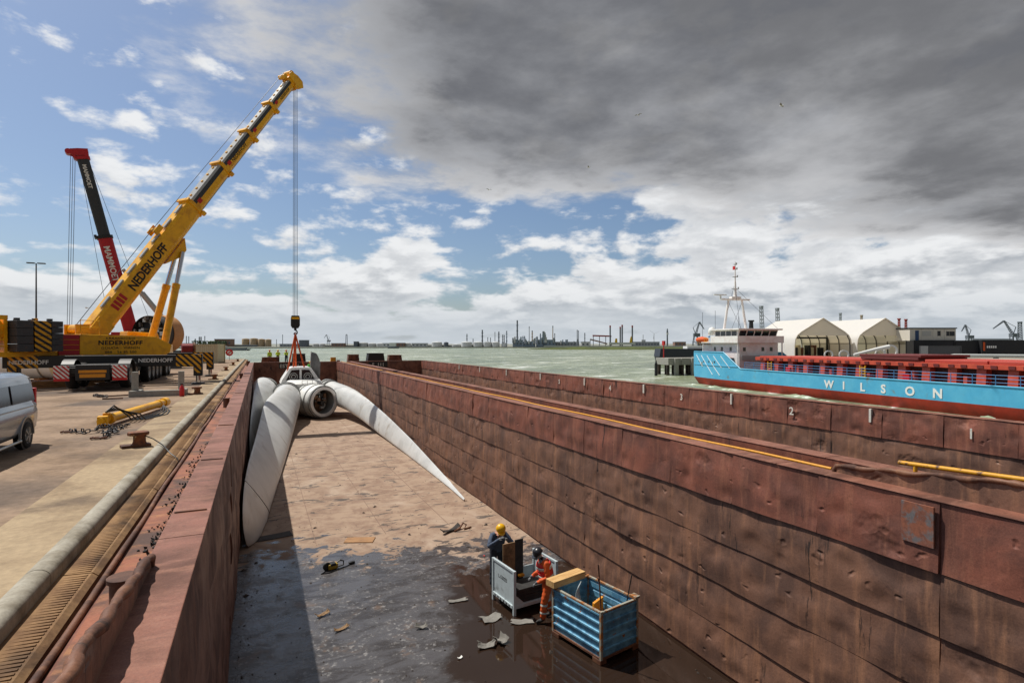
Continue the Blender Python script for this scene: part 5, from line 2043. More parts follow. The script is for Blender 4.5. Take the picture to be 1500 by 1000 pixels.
    # fingers, nose and ears grown onto the same mesh
    bm = bmesh.new()
    bm.from_mesh(out)
    q = MB()
    for s_ in ('l', 'r'):
        if not fingers:
            break
        el_, wr = P_['el_' + s_], P_['wr_' + s_]
        d_ = (wr - el_).normalized()
        sd_ = d_.cross(Vector((0.2, 0.3, 1))).normalized()
        up_ = sd_.cross(d_).normalized()
        base = wr + d_ * 0.085
        q.cur = 5
        for k, ln in enumerate((0.072, 0.082, 0.076, 0.06)):
            o_ = base + sd_ * (0.032 - 0.021 * k)
            q.tube([o_, o_ + d_ * ln * 0.5 - up_ * 0.008, o_ + d_ * ln * 0.8 - up_ * 0.03, o_ + d_ * ln * 0.85 - up_ * 0.052], [0.0105, 0.0100, 0.009, 0.007], 6)
        th = wr + d_ * 0.035 + sd_ * 0.03
        q.tube([th, th + sd_ * 0.025 + d_ * 0.025 - up_ * 0.01, th + sd_ * 0.03 + d_ * 0.06 - up_ * 0.03], [0.013, 0.012, 0.009], 6)
    hdv = P_['head']
    fdir_ = (P_.get('look', hdv + Vector((0, 1, -0.2))) - hdv).normalized()
    sdv = fdir_.cross(Vector((0, 0, 1))).normalized()
    q.cur = 4
    q.tube([hdv + fdir_ * 0.085 + Vector((0, 0, 0.03)), hdv + fdir_ * 0.118 + Vector((0, 0, -0.012)), hdv + fdir_ * 0.09 + Vector((0, 0, -0.02))], [0.01, 0.016, 0.012], 6)
    for sg_ in (-1, 1):
        q.tube([hdv + sdv * sg_ * 0.082 + Vector((0, 0, 0.02)), hdv + sdv * sg_ * 0.098 - fdir_ * 0.01, hdv + sdv * sg_ * 0.084 + Vector((0, 0, -0.03))], [0.01, 0.02, 0.01], 6)
    n0 = len(bm.verts)
    nv = [bm.verts.new(p) for p in q.v]
    for f_, mi_ in zip(q.f, q.mi):
        try:
            nf = bm.faces.new([nv[i] for i in f_])
            nf.material_index = mi_
            nf.smooth = True
        except ValueError:
            pass
    bm.to_mesh(out)
    bm.free()
    out.name = 'body'
    ob = bpy.data.objects.new('body', out)
    COL.objects.link(ob)
    ob.parent = root
    # eyes and mouth
    if fingers:
        for sg_ in (-1, 1):
            q = MB()
            pe = hdv + fdir_ * 0.094 + sdv * sg_ * 0.032 + Vector((0, 0, 0.022))
            q.lathe([(0.002, -0.008), (0.010, -0.004), (0.010, 0.004), (0.002, 0.008)], 8, pe, fdir_)
            q.build('eye', MAT['letter_black'], ob)
        q = MB()
        pm = hdv + fdir_ * 0.093 + Vector((0, 0, -0.052))
        q.tube([pm - sdv * 0.025, pm + fdir_ * 0.006, pm + sdv * 0.025], 0.006, 5)
        q.build('mouth', MAT['lip'], ob)
    # helmet: dome and brim, tilted with the head
    tilt = fdir_.to_track_quat('Y', 'Z').to_matrix().to_4x4()
    q = MB()
    q.M = Matrix.Translation(hdv + Vector((0, 0, 0.035))) @ tilt
    q.lathe([(0.128, 0.0), (0.126, 0.03), (0.115, 0.08), (0.085, 0.12), (0.045, 0.138), (0.004, 0.143)], 20)
    q.prism([(0.115 * math.cos(a), 0.04 + 0.15 * math.sin(a)) for a in np.linspace(0, math.pi, 12)], 0.0, 0.012, 'Z')
    q.build('helmet', MAT[helmet], root, smooth=50)
    if vest:
        # open vest: shell over the torso
        q = MB()
        ax_ = (P_['chest'] - P_['pelvis']).normalized()
        fx = Vector((1, 0, 0))
        fy = ax_.cross(fx).normalized() * -1
        top, bot = P_['chest'] + ax_ * 0.10, P_['pelvis'] + ax_ * 0.06
        rows = []
        for i in range(7):
            c = bot.lerp(top, i / 6)
            w = 0.225 + 0.02 * math.sin(i / 6 * 3.1) - (0.05 if i == 6 else 0)
            d_ = 0.185 - (0.03 if i == 6 else 0)
            rows.append([c + fx * (w * math.cos(a)) + fy * (d_ * math.sin(a)) for a in np.linspace(R(-255), R(75), 24)])
        for i in range(6):
            q.cur = 1 if i in (1, 4) else 0
            b0_ = len(q.v)
            q.grid([rows[i], rows[i + 1]])
        vo = q.build('vest', [MAT[vest], MAT['reflective']], root, smooth=60)
        vo.modifiers.new('solid', 'SOLIDIFY').thickness = 0.012
    return root


plain('helmet_yellow', (232, 176, 14), 0.35)
plain('helmet_black', (36, 36, 40), 0.3)
plain('helmet_orange', (226, 120, 30), 0.35)
plain('skin_tone', (186, 134, 106), 0.55)
plain('lip', (130, 76, 66), 0.55)
plain('jacket_blue', (66, 78, 98), 0.8, fine=0.2, fscale=14)
plain('trousers_dark', (38, 42, 52), 0.85, fine=0.2, fscale=14)
plain('overall_orange', (206, 86, 28), 0.75, fine=0.2, fscale=12)
plain('vest_red', (206, 44, 40), 0.7, fine=0.1)
plain('vest_yellow', (214, 240, 50), 0.65, fine=0.1)
plain('vest_green', (90, 206, 60), 0.65, fine=0.1)
plain('glove_grey', (110, 112, 114), 0.8)
plain('boot_dark', (34, 30, 28), 0.7)
plain('reflective', (205, 205, 196), 0.35)
plain('hood_grey', (150, 152, 154), 0.8)

STAND = dict(pelvis=(0, 0, 0.95), chest=(0, 0.03, 1.33), neck=(0, 0.03, 1.50), head=(0, 0.05, 1.63), sh_l=(-0.19, 0.02, 1.42), el_l=(-0.25, -0.02, 1.14), wr_l=(-0.24, 0.10, 0.90),
             sh_r=(0.19, 0.02, 1.42), el_r=(0.25, -0.02, 1.14), wr_r=(0.24, 0.10, 0.90), hip_l=(-0.10, 0, 0.90), kn_l=(-0.12, 0.03, 0.50), an_l=(-0.13, 0, 0.09), hip_r=(0.10, 0, 0.90), kn_r=(0.12, 0.03, 0.50), an_r=(0.14, 0.02, 0.09))
# worker leaning over the boards (faces the viewpoint side, -Y)
JA = dict(STAND, pelvis=(0, -0.05, 0.97), chest=(0, 0.14, 1.32), neck=(0, 0.22, 1.48), head=(0, 0.29, 1.58), look=(0.0, 0.75, 1.15), sh_l=(-0.19, 0.15, 1.41), el_l=(-0.33, 0.30, 1.18), wr_l=(-0.10, 0.50, 1.40),
          sh_r=(0.19, 0.15, 1.41), el_r=(0.33, 0.32, 1.20), wr_r=(0.12, 0.50, 1.42))
person('person', 'worker in blue jacket and yellow helmet leaning over boards in the white crate', (5.88, 14.02, FLOOR), R(176), JA,
       dict(torso='jacket_blue', arms='jacket_blue', legs='trousers_dark', boots='boot_dark', skin='skin_tone', gloves='glove_grey'), scale=1.03)
# worker in orange, turned to his left side, bending to the beam
JB = dict(STAND, pelvis=(0, -0.06, 0.94), chest=(0.0, 0.03, 1.31), neck=(0, 0.10, 1.48), head=(0, 0.17, 1.58), look=(0.0, 0.7, 1.20), sh_l=(-0.20, 0.04, 1.40), el_l=(-0.27, 0.02, 1.12), wr_l=(-0.22, 0.24, 1.02),
          sh_r=(0.20, 0.04, 1.40), el_r=(0.28, 0.00, 1.12), wr_r=(0.22, 0.24, 1.00), hip_l=(-0.10, -0.06, 0.89), kn_l=(-0.12, 0.06, 0.50), an_l=(-0.13, 0.10, 0.09), hip_r=(0.10, -0.06, 0.89), kn_r=(0.12, -0.06, 0.50), an_r=(0.13, -0.22, 0.10))
pb_ = person('person', 'worker in orange overalls, red vest and black helmet handling a timber beam', (6.22, 11.86, FLOOR), R(80), JB,
             dict(torso='overall_orange', arms='overall_orange', legs='overall_orange', boots='boot_dark', skin='hood_grey', gloves='glove_grey', band=1), vest='vest_red', helmet='helmet_black')
JF = dict(STAND, el_r=(0.27, 0.10, 1.16), wr_r=(0.10, 0.28, 1.16), el_l=(-0.27, 0.10, 1.16), wr_l=(-0.10, 0.28, 1.14))
hv = dict(torso='vest_yellow', arms='vest_yellow', legs='trousers_dark', boots='boot_dark', skin='skin_tone', gloves='glove_grey')
for i, (u, lab, hel, cl, rz_) in enumerate(((395, 'worker in bright yellow jacket behind the rusty locker on the barge foredeck', 'helmet_orange', hv, 170), (407, 'worker in bright yellow jacket and yellow helmet beside the dark clothed worker', 'helmet_yellow', hv, 190),
                                        (419.5, 'worker in dark jacket and orange helmet on the barge foredeck', 'helmet_orange', dict(hv, torso='jacket_blue', arms='vest_yellow'), 150))):
    p = at(u, HV, 76 if i else 75.5)
    person('person', lab, (p.x, p.y, DECK), R(rz_), JF if i else STAND, cl, 'workers on the barge foredeck', helmet=hel, fingers=False)
p = at(454, HV, 58.5)
person('person', 'worker in bright green jacket standing on the nacelle next to the grey cover', (p.x, p.y, -0.95), R(200), JF, dict(hv, torso='vest_green', arms='vest_green'), helmet='helmet_yellow', fingers=False)

# ---------------------------------------------------------------- crates
plain('crate_white', (178, 190, 194), 0.5, fine=0.12, fscale=9, var=srgb(140, 148, 150), vscale=4, vlo=0.55, vhi=0.7)
material('crate_blue', srgb(112, 172, 202), 0.55, var=srgb(70, 124, 158), vscale=3.5, fine=0.12, fscale=12, third=srgb(150, 96, 48), tscale=4.0, tlo=0.60, thi=0.66)
material('crate_rim', srgb(150, 150, 138), 0.6, var=srgb(156, 100, 50), vscale=6.0, vlo=0.45, vhi=0.58, fine=0.2)
material('rubber_black', srgb(34, 33, 33), 0.7, var=srgb(52, 50, 48), vscale=5, fine=0.25)
material('board_brown', srgb(142, 112, 78), 0.8, var=srgb(96, 74, 52), vscale=4, fine=0.2, fscale=10)
wa = math.atan2(0.12, 0.993)
wc = thing('steel_crate', 'pale grey steel crate with one open side holding dark mats and upright boards', 'crate', (5.64, 12.36, FLOOR), wa)
LX, LY, H = 1.25, 1.03, 1.08
for (x, y) in ((0, 0), (LX, 0), (0, LY), (LX, LY)):
    q = MB()
    q.box(x - 0.035, x + 0.035, y - 0.035, y + 0.035, 0, H)
    q.build('corner_post', MAT['crate_white'], wc, bevel=0.006)
for x in (0, LX):
    q = MB()
    q.box(x - 0.012, x + 0.012, 0.036, LY - 0.036, 0.24, H - 0.05)
    pn = q.build('end_panel', MAT['crate_white'], wc)
    q = MB()
    q.box(x - 0.03, x + 0.03, 0.036, LY - 0.036, H - 0.055, H)
    q.build('top_rail', MAT['crate_white'], wc, bevel=0.006)
    q = MB()
    q.box(x - 0.045, x + 0.045, 0.036, LY - 0.036, 0.16, 0.24)
    q.build('bottom_rail', MAT['crate_white'], wc, bevel=0.006)
    if x == 0:
        text('lettering', 'L-53023', 0.13, MAT['letter_black'], pn, frame((-0.0135, 0.76, 0.68), (0, -1, 0), (0, 0, 1)), bold=0.01, depth=0.001)
        for k in range(6):
            q = MB()
            q.box(-0.052, -0.046, 0.14 + k * 0.14, 0.19 + k * 0.14, 0.185, 0.215)
            q.build('slot', MAT['letter_black'], wc)
q = MB()
q.box(0.036, LX - 0.036, LY - 0.012, LY + 0.012, 0.24, H * 0.62)
q.build('back_panel', MAT['crate_white'], wc)
for y in (0, LY):
    q = MB()
    q.box(0.036, LX - 0.036, y - 0.03, y + 0.03, 0.16, 0.24)
    q.build('bottom_rail', MAT['crate_white'], wc, bevel=0.006)
for sx in (0, 1):
    q = MB()
    x0 = 0.036 if sx == 0 else LX - 0.036
    sg_ = 1 if sx == 0 else -1
    q.prism([(x0, 0.24), (x0 + sg_ * 0.26, 0.24), (x0, 0.48)], -0.008, 0.008, 'Y')
    q.build('gusset', MAT['crate_white'], wc)
q = MB()
q.box(0.036, LX - 0.036, 0.03, LY - 0.03, 0.19, 0.225)
q.build('floor_plate', MAT['crate_white'], wc)
Mwc = Matrix.Translation((5.64, 12.36, FLOOR)) @ Matrix.Rotation(wa, 4, 'Z')
for k in range(4):
    q = MB()
    q.box(0.10 + 0.01 * k, LX - 0.08 - 0.015 * (k % 2), 0.07, 0.62, 0.226 + k * 0.085, 0.226 + k * 0.085 + 0.08)
    o = q.build('rubber_mat', MAT['rubber_black'], None, bevel=0.01)
    o.matrix_world = Mwc
    put_props(o, ('black slab at the bottom of the flat stack inside the pale crate', 'black slab second from the bottom of the stack inside the pale crate', 'black slab just under the topmost of the stack inside the pale crate', 'black slab on top of the flat stack inside the pale crate')[k], 'mat', 'stack of black slabs in the crate')
for (x0, x1, y, ht, mm_, lab) in ((0.14, 0.50, 0.78, 1.46, 'board_brown', 'brown wooden board standing upright in the pale crate'), (0.51, 0.76, 0.80, 1.50, 'rubber_black', 'black board standing upright next to the brown one in the pale crate')):
    q = MB()
    q.box(x0, x1, y, y + 0.03, 0.226, ht)
    o = q.build('board', MAT[mm_], None, bevel=0.004)
    o.matrix_world = Mwc
    put_props(o, lab, 'board')
q = MB()
q.box(0.56, 0.72, 0.66, 0.76, 0.57, 0.63)
o = q.build('wedge', MAT['plate_orange'], None, bevel=0.01)
o.matrix_world = Mwc
put_props(o, 'small yellow block lying in front of the black board in the pale crate', 'block')

ba = math.atan2(0.208, 0.978)
bc = thing('steel_crate', 'blue ribbed steel crate with rusty rims standing in the puddle', 'crate', (6.40, 9.73, FLOOR), ba)
BX, BY, BH = 1.08, 1.50, 1.08
for (x, y) in ((0, 0), (BX, 0), (0, BY), (BX, BY)):
    q = MB()
    q.box(x - 0.03, x + 0.03, y - 0.03, y + 0.03, 0.10, BH + 0.02)
    q.build('corner_post', MAT['crate_rim'], bc, bevel=0.006)
    q = MB()
    q.box(x - 0.09 + (0.05 if x == 0 else -.05), x + 0.09 + (0.05 if x == 0 else -.05), y - 0.12 + (.1 if y == 0 else -.1), y + 0.12 + (.1 if y == 0 else -.1), 0.0, 0.10)
    q.build('foot', MAT['rust_bits'], bc, bevel=0.008)


def ribbed(prefix, length, M):
    n = 5
    hh = (BH - 0.16) / n
    for k in range(n):
        q = MB()
        q.M = M
        z0 = 0.13 + k * hh
        # each strip: flat field and a proud rib on its upper edge
        q.prism([(0.0, z0), (0.012, z0), (0.012, z0 + hh * 0.62), (-0.03, z0 + hh * 0.74), (-0.03, z0 + hh * 0.92), (0.012, z0 + hh), (0.0, z0 + hh), (-0.0, z0 + hh * 0.99)][:7], 0.03, length - 0.03, 'X' if False else 'Y')
        q.build('side_strip', MAT['crate_blue'], bc)
    q = MB()
    q.M = M
    q.box(-0.028, 0.028, 0.03, length - 0.03, BH - 0.03, BH + 0.01)
    q.build('top_rim', MAT['crate_rim'], bc, bevel=0.005)
    q = MB()
    q.M = M
    q.box(-0.03, 0.03, 0.03, length - 0.03, 0.09, 0.14)
    q.build('bottom_rim', MAT['rust_bits'], bc, bevel=0.005)


ribbed('a', BY, Matrix.Identity(4))                                                            # left side: outward is -x
ribbed('b', BY, Matrix.Translation((BX, BY, 0)) @ Matrix.Rotation(math.pi, 4, 'Z'))
ribbed('c', BX, Matrix.Translation((BX, 0, 0)) @ Matrix.Rotation(R(90), 4, 'Z'))                # near end: outward is -y
ribbed('d', BX, Matrix.Translation((0, BY, 0)) @ Matrix.Rotation(R(-90), 4, 'Z'))
q = MB()
q.box(0.02, BX - 0.02, 0.02, BY - 0.02, 0.11, 0.14)
q.build('floor_plate', MAT['rust_bits'], bc)
Mbc = Matrix.Translation((6.40, 9.73, FLOOR)) @ Matrix.Rotation(ba, 4, 'Z')


def in_crate(o, lab, cat):
    o.matrix_world = Mbc
    put_props(o, lab, cat)


q = MB()
q.tube([(0.12, 0.10, 0.2), (0.05, 0.07, 1.3), (-0.02, 0.06, 2.05)], 0.015, 7)
q.tube([(0.0, 0.065, 1.70), (-0.01, 0.062, 1.78)], 0.024, 7)
in_crate(q.build('steel_rod', MAT['rust_bits'], smooth=50), 'tall thin rod with a collar standing in the near corner of the blue crate', 'rod')
q = MB()
q.tube([(0.9, 0.35, 0.2), (1.0, 0.22, 0.9), (1.06, 0.12, 1.55)], 0.013, 7)
in_crate(q.build('steel_rod', MAT['black_steel'], smooth=50), 'dark thin rod leaning out of the right side of the blue crate', 'rod')
q = MB()
q.grid([[(0.30, 1.05 + 0.05 * math.sin(k), 0.16 + 0.1 * k), (0.30 + 0.28, 1.25 + 0.05 * math.sin(k), 0.16 + 0.1 * k)] for k in range(11)])
o = q.build('bent_sheet', MAT['crate_white'], smooth=60)
o.modifiers.new('solid', 'SOLIDIFY').thickness = 0.02
in_crate(o, 'bent pale sheet standing inside the blue crate', 'sheet')
q = MB()
q.box(0.55, 0.98, 0.2, 0.9, 0.15, 0.42)
q.box(0.6, 0.9, 0.95, 1.3, 0.15, 0.35)
in_crate(q.build('scrap_box', MAT['plate_orange'], bevel=0.02), 'orange stained scrap piece on the bottom of the blue crate', 'scrap')
for k, (x0, y0, x1, y1, ht, mm_, lab) in enumerate(((0.70, 0.95, 1.02, 1.02, 0.78, 'plate_orange', 'orange rusty plate leaning inside the blue crate'), (0.80, 0.55, 1.03, 0.62, 0.62, 'board_brown', 'brown board leaning on the inner wall of the blue crate'), (0.25, 0.45, 0.60, 0.85, 0.36, 'rust_bits', 'rusty block on the floor of the blue crate'))):
    q = MB()
    q.prism([(x0, 0.15), (x1, 0.15), (x1 + 0.02, ht), (x0 + 0.05, ht * 0.9)], y0, y1, 'Y')
    in_crate(q.build('scrap_piece', MAT[mm_], bevel=0.008), lab, 'scrap')
q = MB()
q.box(-0.06, 0.12, BY - 0.1, BY + 0.06, BH + 0.012, BH + 0.06)
o = q.build('lifting_lug', MAT['crate_rim'], bc)
q = MB()
q.box(BX - 0.1, BX + 0.05, -0.06, 0.12, BH + 0.022, BH + 0.07)
o = q.build('lifting_lug', MAT['crate_rim'], bc)

# timber beam held over the crate rim
material('fresh_timber', srgb(206, 168, 112), 0.7, var=srgb(180, 138, 84), vscale=2.5, stretch=(1, 9, 9), fine=0.1, fscale=20)
bmz = FLOOR + BH + 0.10
q = MB()
q.box(-0.50, 0.50, -0.14, 0.14, 0, 0.15)
o = q.build('timber_beam', MAT['fresh_timber'], bevel=0.008, loc=(6.46, 11.28, bmz - 0.07), rz=R(14))
put_props(o, 'thick pale timber beam resting on the far rim of the blue crate', 'beam')

# ---------------------------------------------------------------- debris on the hold floor
material('plywood', srgb(166, 124, 82), 0.75, var=srgb(128, 92, 60), vscale=2.5, stretch=(1, 6, 1), fine=0.15)
plain('paper_grey', (122, 119, 113), 0.85, fine=0.25, fscale=9)
plain('scrap_dark', (56, 50, 46), 0.8, fine=0.3, fscale=9)


def scrap(name, label, cat, u, v, L, W_, th, rz, mat_, group=None, bend=0.0, ragged=0.0, seed=1):
    p = on_level(u, v, FLOOR)
    r9 = random.Random(seed)
    nx, ny = 6, 4
    rows = []
    for i in range(nx + 1):
        row = []
        for j in range(ny + 1):
            x = (i / nx - 0.5) * L
            y = (j / ny - 0.5) * W_
            if ragged:
                if i in (0, nx):
                    x += r9.uniform(-ragged, ragged) * L
                if j in (0, ny):
                    y += r9.uniform(-ragged, ragged) * W_
            z = bend * ((i / nx - 0.5) ** 2 * 4) * (0.6 + 0.8 * j / ny) + (r9.uniform(0, bend * 0.3) if bend else 0)
            row.append((x, y, z + th))
        rows.append(row)
    q = MB()
    q.grid(rows)
    o = q.build(name, mat_, None, loc=(p.x, p.y, FLOOR + 0.006), rz=rz)
    s_ = o.modifiers.new('solid', 'SOLIDIFY')
    s_.thickness = max(0.008, th)
    s_.offset = -1
    return put_props(o, label, cat, group)


scrap('plywood_sheet', 'flat brown plywood sheet lying on the dry floor of the hold', 'board', 527, 791, 0.95, 0.5, 0.02, R(-22), MAT['plywood'])
scrap('scrap_sheet', 'bent dark rusty strap lying on the floor below the blade tip', 'scrap', 660, 778, 0.9, 0.16, 0.02, R(28), MAT['scrap_dark'], bend=0.10)
scrap('scrap_sheet', 'dark flat scrap sheet lying in the shade beside the near blade', 'scrap', 400, 786, 1.2, 0.5, 0.015, R(10), MAT['scrap_dark'])
for i, (u, v, L, W_, rz_, mm_, bd, lab) in enumerate(((671, 880, 0.55, 0.16, -2, 'paper_grey', 0.02, 'pale flat strip lying alone on the wet floor left of the pale crate'), (720, 906, 0.55, 0.38, 10, 'paper_grey', 0.03, 'large ragged grey sheet lying on the wet floor by the leg of the pale crate'), (765, 911, 0.6, 0.28, -18, 'paper_grey', 0.02, 'ragged grey sheet lying at the boots of the orange worker'),
                                         (735, 941, 0.30, 0.30, 30, 'paper_grey', 0.09, 'crumpled pale sheet in the puddle, the taller of two'), (713, 947, 0.42, 0.22, -12, 'paper_grey', 0.07, 'crumpled pale sheet in the puddle, the flatter of two'), (472, 902, 0.42, 0.14, 25, 'board_brown', 0.06, 'bent wooden scrap on the wet floor nearer the black and yellow tool'),
                                         (500, 922, 0.42, 0.12, 22, 'board_brown', 0.05, 'narrow wooden scrap on the wet floor further from the black and yellow tool'), (617, 920, 0.3, 0.14, -20, 'paper_grey', 0.07, 'small folded grey scrap in the middle of the wet floor'), (674, 964, 0.12, 0.06, 20, 'letter_white', 0.02, 'tiny white chip on the wet floor'),
                                         (709, 815, 0.06, 0.06, 0, 'letter_red', 0.02, 'tiny red scrap left of the pale crate'))):
    scrap('scrap_sheet', lab, 'scrap', u, v, L * 0.85, W_ * 0.8, 0.012, R(rz_), MAT[mm_], 'scrap on the hold floor', bd, 0.10 if i < 8 else 0.0, seed=i)
# bent iron bar with hook
p = on_level(668, 777, FLOOR)
q = MB()
q.tube([(-0.1, -0.1, 0.03), (0.15, 0.05, 0.05), (0.35, 0.25, 0.16), (0.45, 0.2, 0.10), (0.3, -0.02, 0.03), (0.6, 0.1, 0.03)], 0.03, 6)
put_props(q.build('bent_iron', MAT['rust_bits'], loc=(p.x, p.y, FLOOR), smooth=50), 'bent rusty iron bar standing up beside the dark strap below the blade tip', 'bar')
# cutting tool with cable
p = on_level(487, 833, FLOOR)
tool = thing('power_cutter', 'black and yellow hand power cutter lying on the wet floor', 'tool', (p.x, p.y, FLOOR), R(15))
q = MB()
q.cbox((0, 0, 0.11), 0.36, 0.22, 0.2)
plain('tool_yellow', (170, 140, 40), 0.55, fine=0.3, fscale=20)
q.build('motor_housing', MAT['tool_yellow'], tool, bevel=0.04)
q = MB()
q.cbox((0.0, 0, 0.19), 0.2, 0.24, 0.1)
q.build('top_cover', MAT['crane_black'], tool, bevel=0.02)
tool.scale = (0.8,) * 3
q = MB()
q.cyl((-0.2, -0.03, 0.14), (-0.2, 0.03, 0.14), 0.15, n=20)
q.build('disc_guard', MAT['crane_black'], tool, smooth=40)
q = MB()
q.tube([(0.16, 0, 0.2), (0.28, 0, 0.27), (0.42, 0, 0.2), (0.42, 0, 0.06), (0.2, 0, 0.04)], 0.025, 7)
q.build('handle', MAT['crane_black'], tool, smooth=50)
q = MB()
q.tube([(-0.3, -0.1, 0.02), (-0.5, -0.22, 0.02), (-0.25, -0.3, 0.02), (0.1, -0.2, 0.02), (0.5, -0.1, 0.02), (0.72, 0.0, 0.03)], 0.018, 6)
q.build('hose', MAT['crane_black'], tool, smooth=50)
q = MB()
q.cbox((0.75, 0.02, 0.05), 0.22, 0.12, 0.09)
q.build('grip', MAT['crane_black'], tool, bevel=0.02)

# ================================================================== CARGO SHIP
material('hull_blue', srgb(76, 168, 206), 0.45, var=srgb(88, 176, 210), vscale=0.5, fine=0.06, fscale=2, third=srgb(118, 112, 84), tscale=0.8, tlo=0.60, thi=0.74)
material('hull_red', srgb(176, 52, 30), 0.6, var=srgb(150, 46, 30), vscale=0.6, fine=0.15, fscale=3)
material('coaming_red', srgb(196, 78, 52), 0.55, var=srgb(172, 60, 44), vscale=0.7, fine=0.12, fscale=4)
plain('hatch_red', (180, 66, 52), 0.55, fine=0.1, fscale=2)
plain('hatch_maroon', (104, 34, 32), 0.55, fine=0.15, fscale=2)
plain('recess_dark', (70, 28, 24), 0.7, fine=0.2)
material('ship_white', srgb(240, 237, 233), 0.5, var=srgb(228, 216, 210), vscale=0.8, fine=0.06, third=srgb(176, 140, 124), tscale=1.2, tlo=0.66, thi=0.8)
plain('rail_blue', (60, 120, 170), 0.5)
plain('ladder_yellow', (224, 166, 20), 0.5)
plain('flag_red', (190, 40, 40), 0.7)
SHIP_O = Vector((68.4, 76.7, -3.9))
ship = thing('cargo_ship', 'blue and red coaster ship with white letters on its hull and red hatches', 'ship', SHIP_O, math.atan2(SX.y, SX.x))
LEN = 86.0


def half(x):
    if x < 10:
        return 4.5 + 1.2 * math.sin(min(1, x / 10) * math.pi / 2)
    if x > 72:
        return 5.7 * math.sqrt(max(0.0, 1 - ((x - 72) / 14.2) ** 2))
    return 5.7


def sheer(x):
    if x < 9.7:
        return 5.2
    if x < 13.7:
        return 5.2 - 2.45 * (x - 9.7) / 4.0
    return 2.75 - 0.1 * math.sin((x - 13.7) / 60 * math.pi) + (1.8 * max(0, (x - 72) / 14))


xs = [0.0, 0.6, 2, 4, 6, 8, 9.7, 11, 12.4, 13.7] + list(np.arange(16, 72, 4.0)) + [72, 75, 78, 81, 84, 86]
for part, zlo, zhi, mm_ in (('hull_topside', 0.85, None, 'hull_blue'), ('hull_bottom', -1.6, 0.85, 'hull_red')):
    q = MB()
    for sgn in (-1, 1):
        rows = []
        for x in xs:
            b_ = half(x)
            zt = sheer(x) if zhi is None else zhi
            row = []
            for k in range(6):
                z = zlo + (zt - zlo) * k / 5
                inset = 0.0 if z > 0.9 else 0.30 * (0.9 - z) ** 1.5 * (1 if x > 8 else 1.5)
                xo = x + (0.5 * max(0, 1.0 - z / 1.2) if x < 1 else 0)
                row.append((xo, 5.7 + sgn * max(0.0, b_ - inset), z))
            rows.append(row)
        q.grid(rows)
    # transom
    b_ = half(0)
    zt = 5.2 if zhi is None else zhi
    tr = []
    for k in range(6):
        z = zlo + (zt - zlo) * k / 5
        inset = 0.0 if z > 0.9 else 0.45 * (0.9 - z) ** 1.5
        tr.append([(0.5 * max(0, 1.0 - z / 1.2), 5.7 + s_ * (b_ - inset), z) for s_ in (-1, -0.5, 0, 0.5, 1)])
    q.grid(tr)
    q.build(part, MAT[mm_], ship, smooth=50)
q = MB()
for (x0, x1, z) in ((0.3, 9.7, 4.3), (9.7, 84, 1.9)):
    q.add([(x0, 5.7 - half(x0) + .1, z), (x1, 5.7 - half(x1) + .1, z), (x1, 5.7 + half(x1) - .1, z), (x0, 5.7 + half(x0) - .1, z)], [(0, 1, 2, 3)])
q.build('deck', MAT['hatch_maroon'], ship)
# rubbing bands, bulwark rail, fender bars, portholes
for z0, z1, xa, xb in ((3.0, 3.14, 0.2, 11.0),):
    q = MB()
    q.tube([(x, 5.7 - half(x) - 0.03, 3.05) for x in np.linspace(0.2, 13.0, 16)], 0.07, 6)
    q.build('rubbing_band', MAT['hull_blue'], ship, smooth=50)
q = MB()
q.tube([(x, 5.7 - half(x) - 0.01, sheer(x) + 0.02) for x in [0.2, 2, 4, 6, 8, 9.7, 11, 12.4, 13.7] + list(np.arange(16, 72, 2.0))], 0.08, 6)
q.build('bulwark_rail', MAT['hull_blue'], ship, smooth=50)
for x0 in (1.2, 3.0, 5.0, 7.0, 9.0):
    q = MB()
    q.tube([(x0 + k * 0.75, 5.7 - half(x0 + k * .75) - 0.04, 4.6 - k * 0.62) for k in range(6 if x0 > 2.5 and x0 < 6 else 4)], 0.05, 5)
    q.build('fender_bar', MAT['letter_white'], ship)
for x0 in (2.2, 3.9, 5.6, 7.3):
    q = MB()
    q.cyl((x0, 5.7 - half(x0) - 0.03, 3.6), (x0, 5.7 - half(x0) + 0.1, 3.6), 0.16, n=12)
    q.build('porthole', MAT['glass_dark'], ship)
for ch, u in zip('WILSON', (1213, 1240, 1266, 1297, 1333, 1374)):
    a_ = (u - 750) / FPX
    tt = (98 * a_ - 30.8) / (0.2807 + a_ * 0.9598)
    text('letter', ch, 1.32, MAT['letter_white'], ship, frame((tt - 0.5, -0.03, 1.12), (1, 0, 0), (0, 0, 1)), bold=0.03, depth=0.01)
# hatch coaming, stays, covers
q = MB()
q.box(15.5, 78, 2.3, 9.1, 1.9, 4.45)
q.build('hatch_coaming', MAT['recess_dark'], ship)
for z0, z1, y0, y1 in ((4.12, 4.6, 1.35, 2.6), (1.9, 2.25, 1.5, 2.3)):
    q = MB()
    q.box(15.3, 78.2, y0, y1, z0, z1)
    q.build('coaming_rail', MAT['coaming_red'], ship, bevel=0.03)
x = 16.2
k = 0
while x < 78:
    q = MB()
    q.prism([(1.45, 2.2), (2.32, 2.2), (2.32, 4.14), (1.6, 4.14)], x, x + 0.85, 'X')
    q.build('coaming_stay', MAT['coaming_red'], ship)
    if k % 2 == 0:
        q = MB()
        q.box(x + 1.35, x + 1.75, 1.7, 2.32, 2.2, 3.1 + 0.3 * (k % 3))
        q.build('deck_vent', MAT['coaming_red'], ship, bevel=0.03)
    for j in range(2):
        q = MB()
        q.box(x + 0.2 + j * 1.2, x + 0.75 + j * 1.2, 1.28, 1.36, 4.22, 4.5)
        q.build('hatch_cleat', MAT['hatch_maroon'], ship)
    x += 2.7
    k += 1
x = 16
